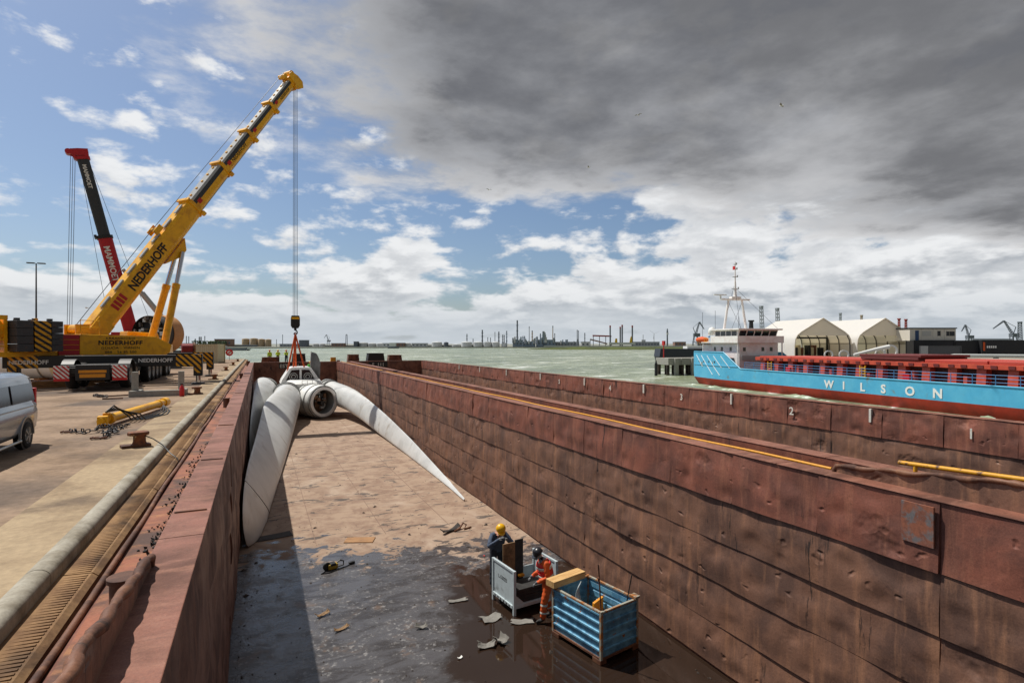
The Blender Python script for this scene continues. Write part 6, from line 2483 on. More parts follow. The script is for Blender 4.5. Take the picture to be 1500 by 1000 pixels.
while x < 77:
    q = MB()
    q.box(x + 0.05, x + 6.1, 1.5, 9.9, 4.6, 4.92 if x > 40 else 4.75)
    q.build('hatch_cover', MAT['hatch_red'], ship, bevel=0.05)
    x += 6.2
for k in range(2):
    q = MB()
    q.box(33.3 - k * .2, 40.3 + k * .3, 1.3, 8.5, 4.78 + k * 0.3, 5.06 + k * 0.3)
    q.build('stacked_hatch_cover', MAT['hatch_maroon'], ship, bevel=0.05)
# side rail
xx = 14.5
while xx < 78:
    q = MB()
    q.cyl((xx, 0.12, sheer(xx)), (xx, 0.12, sheer(xx) + 1.05), 0.04, n=6)
    q.build('rail_post', MAT['rail_blue'], ship)
    xx += 2.0
for dz_ in (0.35, 0.7, 1.03):
    q = MB()
    q.tube([(x, 0.12, sheer(x) + dz_) for x in np.arange(14.5, 79, 2.0)], 0.03, 5)
    q.build('rail_bar', MAT['rail_blue'], ship)
for x0 in (18.0, 33.2):
    q = MB()
    for s_ in (0, 0.7):
        q.box(x0 + s_, x0 + s_ + 0.1, 1.2, 1.3, 2.0, 4.0)
    for zz in np.arange(2.3, 4.0, 0.35):
        q.box(x0 + 0.1, x0 + 0.7, 1.22, 1.28, zz, zz + 0.09)
    q.build('ladder', MAT['ladder_yellow'], ship)
for x0 in (21.4, 38.5):
    q = MB()
    q.box(x0, x0 + 0.8, 1.3, 1.6, 2.4, 3.3)
    q.build('red_locker', MAT['fire_red'], ship, bevel=0.04)
# accommodation
HX = 10.9
q = MB()
q.box(3.6, HX, 2.0, 9.4, 1.9, 6.7)
house = q.build('deck_house', MAT['ship_white'], ship, bevel=0.05)
q = MB()
q.box(1.0, 3.6, 2.2, 9.2, 4.3, 6.4)
q.build('poop_house', MAT['ship_white'], ship, bevel=0.05)
q = MB()
q.box(2.0, HX + 0.5, 1.3, 10.1, 6.7, 6.85)
q.build('bridge_deck', MAT['ship_white'], ship)
q = MB()
q.box(4.6, HX + 0.5, 1.3, 1.38, 6.85, 7.8)
q.box(HX + 0.42, HX + 0.5, 1.38, 10.1, 6.85, 7.8)
q.build('bridge_bulwark', MAT['ship_white'], ship)
q = MB()
q.prism([(4.8, 6.85), (HX - 0.4, 6.85), (HX - 0.4, 7.75), (HX, 8.75), (4.8, 8.75)], 2.0, 9.4, 'Y')
wh = q.build('wheelhouse', MAT['ship_white'], ship)
q = MB()
q.box(4.4, HX + 0.5, 1.5, 9.9, 8.75, 8.98)
q.build('wheelhouse_roof', MAT['ship_white'], ship, bevel=0.04)
for k in range(4):
    q = MB()
    x0 = 5.0 + k * 1.38
    q.box(x0, x0 + 1.12, 1.96, 2.02, 7.8, 8.58)
    q.build('window', MAT['glass_dark'], wh)
for k in range(5):
    q = MB()
    y0 = 2.2 + k * 1.45
    q.add([(HX - 0.37, y0, 7.82), (HX - 0.37, y0 + 1.2, 7.82), (HX - 0.03, y0 + 1.2, 8.62), (HX - 0.03, y0, 8.62)], [(0, 1, 2, 3)])
    o = q.build('window', MAT['glass_dark'], wh)
    o.modifiers.new('solid', 'SOLIDIFY').thickness = 0.05
for x0, z0 in ((4.6, 5.4), (6.4, 5.4), (8.6, 5.4)):
    q = MB()
    q.box(x0, x0 + 0.5, 1.96, 2.02, z0, z0 + 0.62)
    q.build('window', MAT['glass_dark'], house)
for y0 in (2.7, 6.2, 7.8):
    q = MB()
    q.box(HX - 0.02, HX + 0.04, y0, y0 + 0.5, 5.4, 6.0)
    q.build('window', MAT['glass_dark'], house)
q = MB()
q.box(HX + 0.6, HX + 0.66, 2.0, 9.4, 4.0, 4.7)
q.build('screen', MAT['boom_grey'], ship)
for y0 in (1.5, 9.9):
    for x0 in (2.3, HX + 0.3):
        q = MB()
        q.cyl((x0, y0, 1.9), (x0, y0, 6.7), 0.1, n=8)
        q.build('pillar', MAT['ship_white'], ship)
q = MB()
q.cyl((5.6, 8.6, 8.9), (5.6, 8.6, 10.5), 0.38, 0.3, n=14)
q.cyl((5.6, 8.6, 10.3), (5.6, 8.6, 10.55), 0.48, n=14)
q.build('exhaust_stack', MAT['crane_black'], ship, smooth=40)
q = MB()
q.lathe([(0.02, 1.5), (0.45, 1.3), (0.62, 0.9), (0.6, 0.5), (0.4, 0.1)], 16, (3.6, 2.3, 7.9), (0, 0, 1), closed=False)
q.build('radome', MAT['letter_white'], ship, smooth=60)
q = MB()
q.loft([[Vector((x, 2.0 + 0.75 * w * math.cos(a), 7.25 + 0.55 * w * math.sin(a))) for a in np.linspace(0, 2 * math.pi, 13)[:-1]] for x, w in ((-0.3, 0.2), (0.2, 0.75), (1.2, 1.0), (2.2, 0.8), (2.8, 0.2))])
q.build('lifeboat', MAT['sling_orange'], ship, smooth=60)
for zz, mm_ in ((8.2, 'letter_red'), (7.9, 'letter_white'), (7.6, 'rail_blue')):
    q = MB()
    q.box(3.0, 3.5, 2.0, 2.04, zz, zz + 0.3)
    q.build('flag_band', MAT[mm_], ship)
MX, MY = 5.2, 5.7
for y0 in (3.5, 7.9):
    q = MB()
    q.cyl((MX, y0, 8.9), (MX, MY + (y0 - MY) * 0.6, 14.0), 0.22, 0.18, n=10)
    q.build('mast_leg', MAT['ship_white'], ship, smooth=40)
q = MB()
q.box(MX - 0.3, MX + 0.3, MY - 2.8, MY + 2.8, 13.9, 14.15)
q.box(MX - 0.4, MX + 0.4, MY - 0.9, MY + 0.9, 14.15, 14.5)
q.build('mast_crosstree', MAT['ship_white'], ship, bevel=0.04)
q = MB()
q.cyl((MX, MY, 14.4), (MX, MY, 17.0), 0.28, 0.15, n=10)
q.cyl((MX, MY, 17.0), (MX, MY, 20.4), 0.11, 0.05, n=8)
q.build('topmast', MAT['ship_white'], ship, smooth=40)
for zz, w in ((15.8, 0.7), (17.8, 0.5), (19.1, 0.4), (19.9, 0.3)):
    q = MB()
    q.box(MX - 0.1, MX + 0.1, MY - w, MY + w, zz, zz + 0.09)
    q.box(MX - 0.1, MX + 0.1, MY + w - 0.15, MY + w, zz, zz + 0.35)
    q.build('mast_spreader', MAT['boom_grey'], ship)
q = MB()
q.box(MX - 0.4, MX - 0.1, MY - 4.0, MY - 1.6, 14.7, 14.86)
q.cyl((MX - 0.25, MY - 2.7, 14.1), (MX - 0.25, MY - 2.7, 14.7), 0.14, n=8)
q.build('radar_scanner', MAT['letter_white'], ship)
q = MB()
q.box(MX, MX + 0.6, MY - 0.5, MY - 0.46, 19.0, 19.6)
q.build('pennant', MAT['flag_red'], ship)
for p0, p1 in (((MX, MY, 16), (HX, 9.3, 9)), ((MX, MY, 16), (HX, 2.2, 9)), ((MX, MY, 17.0), (1.0, 5.7, 6.6)), ((MX, 4.2, 13.9), (MX, 7.0, 9)), ((MX, 7.2, 13.9), (MX, 5.0, 9))):
    q = MB()
    q.tube([p0, p1], 0.022, 4)
    q.build('stay_wire', MAT['rope_steel'], ship)
for (x0, y0, h0, h1) in ((1.4, 2.0, 6.4, 12.0), (0.8, 5.0, 5, 12.4), (9.5, 3.0, 9, 11.0)):
    q = MB()
    q.cyl((x0, y0, h0), (x0, y0, h1), 0.03, n=5)
    q.build('aerial', MAT['rope_steel'], ship)
for k in range(7):
    q = MB()
    x0 = 0.6 + k * 0.5
    q.cyl((x0, 1.6, 6.4), (x0, 1.6, 7.5), 0.03, n=5)
    q.build('poop_rail_post', MAT['ladder_yellow'], ship)
for zz in (6.9, 7.5):
    q = MB()
    q.tube([(0.5, 1.6, zz), (3.7, 1.6, zz)], 0.03, 5)
    q.build('poop_rail_bar', MAT['ladder_yellow'], ship)

# foam along the hull
material('foam', srgb(206, 212, 198), 0.9, var=srgb(140, 150, 122), vscale=0.9, vlo=0.36, vhi=0.54, bump=0.8, bscale=2)
q = MB()
r11 = random.Random(11)
for k in range(24):
    x = r11.uniform(0, 70)
    y = -0.3 - abs(r11.gauss(0, 0.9))
    L, W_, h = r11.uniform(0.8, 3.5), r11.uniform(0.3, 0.9), r11.uniform(0.05, 0.45)
    rows = []
    for i in range(7):
        row = []
        for j in range(5):
            ex_, ey_ = (i / 3.0 - 1), (j / 2.0 - 1)
            rr3 = ex_ * ex_ + ey_ * ey_
            row.append((x + ex_ * L, y + ey_ * W_ + r11.uniform(-.1, .1), -0.42 + h * max(0, 1 - rr3) * r11.uniform(0.6, 1.3)))
        rows.append(row)
    q.grid(rows)
fo = q.build('bow_wave_foam', MAT['foam'], None, smooth=60, loc=SHIP_O, rz=math.atan2(SX.y, SX.x))
put_props(fo, 'white foam and small breaking waves along the side of the blue ship', 'foam', kind='stuff')

# ================================================================== YARD BEHIND THE SHIP
m = bpy.data.materials.new('tent_fabric')
m.use_nodes = True
t = NT(m.node_tree)
b = m.node_tree.nodes['Principled BSDF']
b.inputs['Base Color'].default_value = (*srgb(242, 240, 236), 1)
b.inputs['Roughness'].default_value = 0.6
trn = t.node('ShaderNodeBsdfTranslucent')
trn.inputs[0].default_value = (*srgb(240, 226, 196), 1)
mx = t.node('ShaderNodeMixShader')
mx.inputs[0].default_value = 0.4
m.node_tree.links.new(b.outputs[0], mx.inputs[1])
m.node_tree.links.new(trn.outputs[0], mx.inputs[2])
m.node_tree.links.new(mx.outputs[0], m.node_tree.nodes['Material Output'].inputs[0])
MAT['tent_fabric'] = m
plain('tent_frame', (90, 88, 84), 0.6)
PROF = [(-6.5, 0), (-6.5, 2.6), (-6.35, 3.9), (-5.9, 4.9), (-5.0, 5.7), (0, 8.9), (5.0, 5.7), (5.9, 4.9), (6.35, 3.9), (6.5, 2.6), (6.5, 0)]


PROF = [(x * 1.085, z) for x, z in PROF]


def tent(label, u, d, rz_):
    p = at(u, HV, d)
    t_ = thing('storage_tent', label, 'tent', (p.x, p.y, -0.3), rz_)
    q = MB()
    q.grid([[(x, 0.0, z), (x, 19.0, z)] for x, z in PROF])
    o = q.build('roof_skin', MAT['tent_fabric'], t_, smooth=30)
    q = MB()
    q.add([(x * 0.99, 0.15, z - 0.05) for x, z in PROF[3:8]], [tuple(range(5))])
    q.build('gable_panel', MAT['tent_fabric'], t_)
    q = MB()
    q.add([(x * 0.99, 18.8, z - 0.05) for x, z in PROF], [tuple(range(len(PROF)))])
    q.build('rear_gable', MAT['tent_fabric'], t_)
    q = MB()
    q.tube([(x, 0.02, z) for x, z in PROF], 0.11, 6)
    q.build('edge_hem', MAT['tent_fabric'], t_, smooth=50)
    for k in range(6):
        q = MB()
        q.tube([(x * 0.975, 0.3 + k * 3.6, z * 0.985) for x, z in PROF], 0.13, 6)
        q.build('arch_rib', MAT['tent_frame'], t_, smooth=50)
    for zz in (3.0,):
        q = MB()
        q.tube([(6.75, 0.3, zz), (6.75, 18.5, zz)], 0.08, 5)
        q.build('side_tie', MAT['tent_frame'], t_)
    return t_


tent('white arched storage tent with dark goods inside, behind the ship wheelhouse', 1206, 130, R(-18))
tent('white arched storage tent standing empty beside the office cabins', 1297, 130, R(-18))
p = at(1186, HV, 138)
gd = thing('goods_rack', 'dark steel frame and goods standing inside the tent behind the wheelhouse', 'rack', (p.x, p.y, -0.3), R(-14))
for k in range(7):
    q = MB()
    q.cbox((-3.4 + k * 1.2, 1 + 0.5 * (k % 3), 1.0 + 0.3 * (k % 2)), 0.8, 1.4, 2.0 + 0.6 * (k % 2))
    q.build('goods', MAT[('crane_black', 'container_beige', 'rust_bits')[k % 3]], gd, bevel=0.05)
q = MB()
q.box(-5, 5, -0.2, 0.2, 4.2, 4.6)
q.box(-5, -4.7, -0.2, 0.2, 0, 4.2)
q.box(4.7, 5, -0.2, 0.2, 0, 4.2)
q.build('gantry_frame', MAT['crane_black'], gd)

plain('cabin_white', (206, 200, 186), 0.6, fine=0.06)
plain('door_blue', (36, 66, 104), 0.5)
p = at(1366, 499, 126)
off = thing('office_cabin', 'cream office cabins with blue door and dark windows on top of the black containers', 'cabin', (p.x, p.y, p.z), -YAW)
for k in range(4):
    q = MB()
    q.box(-5.1 + k * 2.6, -5.1 + (k + 1) * 2.6 - 0.04, 0, 5, 0, 2.7)
    q.build('cabin_module', MAT['cabin_white'], off, bevel=0.03)
q = MB()
q.box(-5.25, 5.45, -0.15, 5.1, 2.7, 2.95)
q.build('flat_roof', MAT['crane_black'], off)
for x0, x1, z0, z1, mm_, nm in ((-3.9, -3.1, 0.1, 2.3, 'door_blue', 'door'), (-2.3, -0.3, 1.1, 2.2, 'boom_grey', 'shutter'), (1.1, 1.8, 1.1, 2.2, 'glass_dark', 'window'), (3.1, 3.75, 1.1, 2.1, 'glass_dark', 'window'), (3.85, 4.95, 1.1, 2.1, 'glass_dark', 'window')):
    q = MB()
    q.box(x0, x1, -0.05, 0.02, z0, z1)
    q.build(nm, MAT[mm_], off)
p = at(1330, 500, 133)
ow = thing('office_cabin', 'small white cabin half hidden behind the right storage tent', 'cabin', (p.x, p.y, p.z), -YAW)
q = MB()
q.box(-2.6, 2.2, 0, 4, 0, 2.6)
q.build('cabin_module', MAT['letter_white'], ow, bevel=0.03)
q = MB()
q.box(0.6, 1.6, -0.05, 0.02, 1.0, 2.0)
q.build('window', MAT['glass_dark'], ow)
plain('container_black', (34, 35, 37), 0.6, fine=0.12)
plain('container_grey', (84, 86, 88), 0.6, fine=0.12)
for i, (u, d, L, h, mm_, lab) in enumerate(((1362, 126, 9.0, 3.75, 'container_black', 'black corrugated container under the cream office cabins'), (1418, 126, 7.6, 3.7, 'container_black', 'black corrugated container with no markings beside the one with an orange bar'),
                                        (1466, 125, 10.5, 3.75, 'container_black', 'black corrugated container marked with an orange bar'), (1377, 121, 7.0, 2.5, 'container_grey', 'grey corrugated container standing in front of the black ones'), (1560, 124, 12.0, 3.7, 'container_black', 'black corrugated container at the end of the row past the orange bar'))):
    p = at(u, HV, d)
    c_ = container('container', lab, (p.x, p.y, -0.3), -YAW, L, MAT[mm_], h=h)
    if i == 2:
        q = MB()
        q.box(-5.0, -4.6, -1.30, -1.262, 1.4, 3.3)
        q.build('orange_bar', MAT['sling_orange'], c_)
        for k in range(5):
            q = MB()
            q.box(-4.2 + k * 0.45, -3.88 + k * 0.45, -1.285, -1.262, 2.0, 2.5)
            q.build('white_mark', MAT['letter_white'], c_)
# pipes and white gear stacked on the yard edge
plain('pipe_pale', (196, 200, 196), 0.45, fine=0.08)
for i, (u0, v0, u1, v1, d, r_, lab) in enumerate(((1398, 520.5, 1520, 521.5, 100, 0.30, 'long pale pipe, upper one of the bundle behind the ship'), (1390, 528, 1450, 529, 98, 0.30, 'pale pipe, lower one of the bundle behind the ship'), (1436, 529, 1530, 530, 96, 0.46, 'thick cream pipe lying nearest the hatch covers'))):
    a, b_ = at(u0, v0, d), at(u1, v1, d)
    q = MB()
    if i == 0:
        c_ = at(1385, 532, d)
        q.tube([c_, at(1388, 525, d), at(1392, 521.5, d), a, b_], r_, 14)
    else:
        q.cyl(a, b_, r_, n=18)
    put_props(q.build('pipe', MAT['pipe_pale'] if i < 2 else MAT['cabin_white'], smooth=50), lab, 'pipe')
    base = a.lerp(b_, 0.5)
    q = MB()
    q.cbox((base.x, base.y, (base.z - r_ - 0.3) / 2 - 0.0), 0.6, 0.6, max(0.1, base.z - r_ + 0.3))
    put_props(q.build('pipe_support', MAT['concrete_block']), ['concrete block under the upper pale pipe', 'concrete block under the lower pale pipe', 'concrete block under the thick cream pipe'][i], 'block')
p = at(1282, 527, 105)
wl = thing('folded_boom', 'white folded boom arm with round end plates lying behind the stacked maroon hatch covers', 'boom', (p.x, p.y, -0.3), -YAW)
q = MB()
q.tube([(-4.0, 0, 0.9), (0.5, 0, 2.0), (2.6, 0, 2.4)], [0.22, 0.32, 0.4], 10)
q.build('arm', MAT['letter_white'], wl, smooth=50)
for x0, z0, r_ in ((-5.6, 0.9, 0.9), (1.2, 1.0, 0.9), (3.2, 1.6, 1.2), (-8.5, 0.9, 0.8)):
    q = MB()
    q.lathe([(r_ * 0.75, -0.1), (r_, -0.1), (r_, 0.1), (r_ * 0.75, 0.1), (r_ * .75, -0.1)], 18, (x0, 0.4, z0), (0.2, 1, 0), closed=False)
    q.build('end_plate', MAT['letter_white'], wl)
q = MB()
q.box(-9, 4, 0.6, 1.4, -0.0, 0.25)
q.build('skid', MAT['crane_black'], wl)

# pier with piles, dolphin, small dark vessel behind
pr = thing('concrete_pier', 'pale concrete pier head on dark piles jutting into the water beside the ship stern', 'pier', ship_pt(-25, 9.6, 0), math.atan2(SX.y, SX.x))
for k in range(3):
    q = MB()
    q.box(-2.2, 3.0, 0.2 + k * 3.3, 3.35 + k * 3.3, 1.9, 3.4)
    q.build('deck_slab', MAT['concrete_block'], pr, bevel=0.04)
for k in range(6):
    for x0 in (-1.4, 2.2):
        q = MB()
        q.cyl((x0, 0.6 + k * 1.8, -2), (x0, 0.6 + k * 1.8, 2.0), 0.38, n=10)
        q.build('pile', MAT['quay_face'], pr, smooth=40)
for k in range(2):
    q = MB()
    q.box(2.95, 3.5, 1.6 + k * 4.2, 2.5 + k * 4.2, -0.6, 3.3)
    q.build('fender', MAT['concrete_block'], pr, bevel=0.05)
q = MB()
q.cyl((0, 0.9, 3.4), (0, 0.9, 6.8), 0.12, n=8)
q.box(-0.4, 0.4, 0.7, 1.1, 6.2, 7.2)
q.build('beacon', MAT['letter_red'], pr)
p = at(961, HV, 121)
q = MB()
q.cyl((0, 0, -6), (0, 0, -1.6), 0.32, n=12)
q.cyl((0, 0, -1.6), (0, 0, -0.9), 0.22, 0.1, n=12)
put_props(q.build('mooring_pile', MAT['crane_black'], loc=(p.x, p.y, 0), smooth=40), 'single black mooring pile standing in the water off the pier head', 'pile')
plain('vessel_dark', (40, 46, 58), 0.5)
p = at(1000, HV, 190)
dv_ = thing('moored_vessel', 'dark blue vessel with pale deckhouse moored behind the pier', 'ship', (p.x, p.y, WATER), -YAW + R(4))
q = MB()
q.prism([(-8, 2.6), (-7.6, 5.2), (26, 5.0), (26, 2.2)], 0, 6, 'Y')
q.prism([(-7.0, -1), (-8, 2.6), (26, 2.2), (26, -1)], 0.3, 5.7, 'Y')
q.build('hull', MAT['vessel_dark'], dv_)
q = MB()
q.box(2, 12, 1, 5, 5.1, 6.0)
q.build('deckhouse', MAT['letter_white'], dv_, bevel=0.1)

# ================================================================== FAR SHORE
for nm, c in (('far_grey', (146, 151, 156)), ('far_dark', (100, 106, 114)), ('far_pale', (186, 188, 188)), ('far_tan', (166, 146, 118)), ('far_brown', (138, 112, 100)), ('far_white', (206, 208, 208)), ('far_blue', (128, 142, 156)), ('far_red', (150, 66, 60)), ('far_yellow', (198, 160, 40)), ('far_green', (84, 98, 72))):  # distance haze put into the lightened grey, dark and blue colours
    plain(nm, c, 0.8, fine=0.12, fscale=0.2, spec=0.2)
FD = 930.0
PXM = FD / FPX
LAND = -2.6


def far(name, label, cat, u, d=FD, group=None):
    p = at(u, HV, d)
    return thing(name, label, cat, (p.x, p.y, LAND), -YAW, group)


def zof(v, d=FD):
    return CAMZ - (v - HV) / FPX * d - LAND


chim = [(684, 489, 1.5, 'far_dark'), (706.5, 483, 2.0, 'far_dark'), (693, 496, 1.3, 'far_dark'), (714.5, 494, 1.3, 'far_grey'), (718.5, 494.5, 1.4, 'far_grey'), (725, 486, 1.1, 'far_grey'), (730.7, 485.5, 1.9, 'far_dark'), (736.5, 490, 1.7, 'far_grey'), (738.8, 490.5, 1.3, 'far_grey'), (742.2, 484.5, 1.6, 'far_blue'),
        (757.7, 469, 2.3, 'far_dark'), (766, 492, 1.6, 'far_blue'), (768.5, 492, 1.6, 'far_blue'), (775.2, 478, 1.1, 'far_grey'), (779.6, 484, 1.7, 'far_tan'), (786, 493, 1.5, 'far_blue'), (791.6, 488.5, 1.8, 'far_blue'), (809.8, 477, 1.4, 'far_tan'), (812.6, 488, 1.4, 'far_grey'), (845.5, 483, 1.4, 'far_grey'), (847.3, 484, 1.2, 'far_grey'),
        (856.6, 487.5, 1.5, 'far_grey'), (273, 492, 1.2, 'far_grey'), (276.5, 492.5, 1.2, 'far_grey'), (286, 496, 1.6, 'far_grey'), (292, 493, 1.6, 'far_grey'), (294.5, 493, 1.6, 'far_dark'), (300, 492, 1.3, 'far_grey'), (414, 490, 1.0, 'far_grey'), (405, 497, 1.0, 'far_grey'), (433, 497, 1.0, 'far_dark')]
GL = {'far_dark': 'slim dark chimney of the refinery on the far shore', 'far_grey': 'slim grey chimney of the refinery on the far shore', 'far_blue': 'bluish grey refinery column on the far shore', 'far_tan': 'slim tan chimney of the refinery on the far shore'}
for i, (u, v, w, mm_) in enumerate(chim):
    lab, grp = GL[mm_], 'far ' + mm_[4:] + ' chimneys'
    if u == 757.7:
        lab, grp = 'tallest dark chimney of the refinery on the far shore, with a black top', None
    c_ = far('chimney', lab, 'chimney', u, group=grp)
    h = zof(v)
    r_ = w * PXM / 2
    q = MB()
    q.cyl((0, 0, 0), (0, 0, h * 0.9), r_ * 1.05, r_ * 0.85, n=10)
    q.build('shaft', MAT[mm_], c_, smooth=40)
    q = MB()
    q.cyl((0, 0, h * 0.9), (0, 0, h), r_ * 0.95, r_ * 0.9, n=10)
    q.build('top', MAT['far_dark'], c_, smooth=40)
    if w > 1.4:
        for hh in (0.35, 0.6, 0.8):
            q = MB()
            q.cyl((0, 0, h * hh), (0, 0, h * hh + 0.8), r_ * 1.6, n=10)
            q.build('platform', MAT[mm_], c_)
tanks = [(640, 500.5, 15, 'far_white'), (653.5, 501, 7, 'far_dark'), (683.5, 500.5, 16, 'far_white'), (700, 500.5, 14, 'far_white'), (714, 500.5, 12, 'far_white'), (726, 500.5, 12, 'far_white'), (738.5, 502, 8, 'far_white'), (545, 502.5, 12, 'far_pale'), (558, 502.5, 13, 'far_pale'), (532, 501.5, 14, 'far_pale'), (596, 502, 12, 'far_pale'),
         (360, 495.5, 11, 'far_tan'), (372, 495.0, 11, 'far_tan'), (383, 496, 10, 'far_tan'), (393, 496.5, 9, 'far_tan'), (311, 499, 12, 'far_pale'), (463, 503, 10, 'far_pale'), (472, 503, 9, 'far_pale'), (668, 504, 12, 'far_pale')]
TL = {'far_white': 'white round storage tank on the far shore', 'far_dark': 'dark square-looking storage tank between the white ones on the far shore', 'far_pale': 'low pale storage tank on the far shore', 'far_tan': 'tall tan storage tank on the far shore behind the crane hook'}
for (u, v, w, mm_) in tanks:
    c_ = far('storage_tank', TL[mm_], 'tank', u, FD + (40 if mm_ == 'far_tan' else 0), None if mm_ == 'far_dark' else 'far ' + mm_[4:] + ' tanks')
    h = zof(v)
    q = MB()
    q.lathe([(w * PXM / 2, 0), (w * PXM / 2, h - 0.8), (w * PXM / 2 * 0.96, h - 0.5), (0.1, h + 0.6)], 20)
    q.build('shell', MAT[mm_], c_, smooth=40)
blocks = [(615, 503, 22, 'far_pale', 'long low pale warehouse left of the white tanks on the far shore'), (586, 502.5, 14, 'far_brown', 'small brown shed on the far shore beside the white boat'), (570, 503, 16, 'far_white', 'low white shed on the far shore right of the pale tanks'), (329, 497, 24, 'far_brown', 'brown brick building on the far shore beside the beige container'), (445.5, 498.5, 11, 'far_dark', 'dark block building on the far shore right of the crane slings'),
          (496, 503, 18, 'far_brown', 'low red brown shed on the far shore beside the dark mast'), (425, 504, 26, 'far_grey', 'long grey shed on the far shore behind the crane slings'), (522, 500.5, 5, 'far_dark', 'small dark block on the far shore beside the dark mast'), (758, 498.5, 14, 'far_blue', 'bluish process block under the tallest chimney'), (775, 500.5, 18, 'far_blue', 'bluish process block between the tall chimney and the tan ones'),
          (797, 491, 5, 'far_blue', 'tall bluish reactor block in the refinery'), (800, 498, 26, 'far_blue', 'wide bluish process block at the right of the refinery'), (830, 501, 36, 'far_grey', 'long grey pipe rack block behind the green dike'), (857, 501, 12, 'far_pale', 'pale block behind the green dike beside the conveyor'), (945, 501, 40, 'far_grey', 'long grey harbour shed behind the green dike'), (995, 501, 16, 'far_brown', 'brown harbour shed behind the dark lighthouse'),
          (1040, 502, 40, 'far_grey', 'long grey harbour shed behind the blue ship stern'), (1450, 496.5, 60, 'far_grey', 'long grey hall behind the black containers'), (250, 503, 60, 'far_grey', 'long grey shed on the far shore behind the tan ring'), (345, 505.5, 60, 'far_dark', 'dark low quay building on the far shore left of the hook'), (655, 506, 120, 'far_grey', 'low grey embankment wall under the white tanks'), (480, 506.5, 80, 'far_dark', 'dark low embankment wall right of the crane slings')]
for (u, v, w, mm_, lab) in blocks:
    c_ = far('harbour_building', lab, 'building', u, FD + (10 if w > 30 else -8))
    h = max(1.5, zof(v))
    W_ = w * PXM
    q = MB()
    q.box(-W_ / 2, W_ / 2, -6, 6, 0, h)
    q.build('wall', MAT[mm_], c_)
    q = MB()
    q.box(-W_ / 2 - 0.4, W_ / 2 + 0.4, -6.4, 6.4, h, h + 0.7)
    q.build('roof', MAT['far_grey'], c_)
    n = max(2, int(W_ / 5))
    for k in range(min(n, 10)):
        q = MB()
        x0 = -W_ / 2 + (k + 0.25) * W_ / min(n, 10)
        q.box(x0, x0 + W_ / min(n, 10) * 0.45, -6.15, -5.95, h * 0.35, h * 0.7)
        q.build('window', MAT['far_dark'], c_)
    if 'process' in lab or 'reactor' in lab or 'rack' in lab:
        for k in range(9):
            q = MB()
            x0 = rnd.uniform(-W_ / 2, W_ / 2)
            q.cyl((x0, -7, h * 0.6), (x0, -7, h + rnd.uniform(1, 7)), rnd.uniform(0.5, 1.4), n=8)
            q.build('vessel', MAT[('far_blue', 'far_grey', 'far_pale')[k % 3]], c_)
# trees in the left distance
rt_ = random.Random(21)
for k in range(7):
    c_ = far('tree', 'small dark green tree on the far shore near the brown brick building', 'tree', 284 + k * 7.5, FD - 20, 'trees on the far shore')
    q = MB()
    q.cyl((0, 0, 0), (0, 0, 6), 0.5, 0.3, n=6)
    q.build('trunk', MAT['far_brown'], c_)
    q = MB()
    for j in range(70):
        a, rr3, zz = rt_.uniform(0, 6.28), 3.6 * math.sqrt(rt_.random()), rt_.uniform(3.5, 9.5)
        s_ = rt_.uniform(0.6, 1.3)
        q.M = Matrix.Translation((rr3 * math.cos(a), rr3 * math.sin(a), zz)) @ Euler((rt_.random() * 6, rt_.random() * 6, 0)).to_matrix().to_4x4()
        q.add([(-s_, 0, 0), (0, -s_, 0), (s_, 0, 0.2), (0, s_, 0)], [(0, 1, 2, 3)])
    o = q.build('crown', MAT['far_green'], c_)
    o['kind'] = 'stuff'


def lattice(q, p0, p1, w0, w1, n, r_):
    """square lattice boom"""
    p0, p1 = Vector(p0), Vector(p1)
    tdir = (p1 - p0).normalized()
    a = tdir.cross(Vector((0, 1, 0.01))).normalized()
    b_ = tdir.cross(a).normalized()
    prev = None
    for i in range(n + 1):
        c = p0.lerp(p1, i / n)
        w = w0 + (w1 - w0) * i / n
        cur = [c + a * (sx * w / 2) + b_ * (sy * w / 2) for sx, sy in ((-1, -1), (1, -1), (1, 1), (-1, 1))]
        if prev:
            for j in range(4):
                q.bar(prev[j], cur[j], r_, r_)
                q.bar(prev[j], cur[(j + 1) % 4], r_ * 0.6, r_ * 0.6)
        prev = cur


def dock_crane(label, u, d, h, reach, mm_, left=True):
    c_ = far('dock_crane', label, 'crane', u, d)
    sg_ = -1 if left else 1
    q = MB()
    for sx in (-1, 1):
        for sy in (-1, 1):
            q.bar((sx * h * 0.12, sy * 3, 0), (sx * h * 0.06, sy * 1.5, h * 0.42), h * 0.022, h * 0.022)
    q.box(-h * 0.12, h * 0.12, -3, 3, h * 0.2, h * 0.22)
    q.build('portal', MAT[mm_], c_)
    q = MB()
    q.box(-h * 0.08, h * 0.16 , -2.5, 2.5, h * 0.42, h * 0.55)
    q.build('machine_house', MAT[mm_], c_)
    q = MB()
    tip = (sg_ * reach * 0.45, 0, h)
    lattice(q, (0, 0, h * 0.5), tip, h * 0.06, h * 0.03, 8, h * 0.012)
    o = q.build('jib', MAT[mm_], c_)
    q = MB()
    lattice(q, tip, (sg_ * reach, 0, h * 0.72), h * 0.04, h * 0.015, 6, h * 0.011)
    q.build('fly_jib', MAT[mm_], c_)
    q = MB()
    q.bar((-sg_ * h * 0.1, 0, h * 0.78), tip, h * 0.012, h * 0.012)
    q.bar((-sg_ * h * 0.1, 0, h * 0.78), (0, 0, h * 0.5), h * 0.02, h * 0.02)
    q.build('tie', MAT[mm_], c_)
    return c_


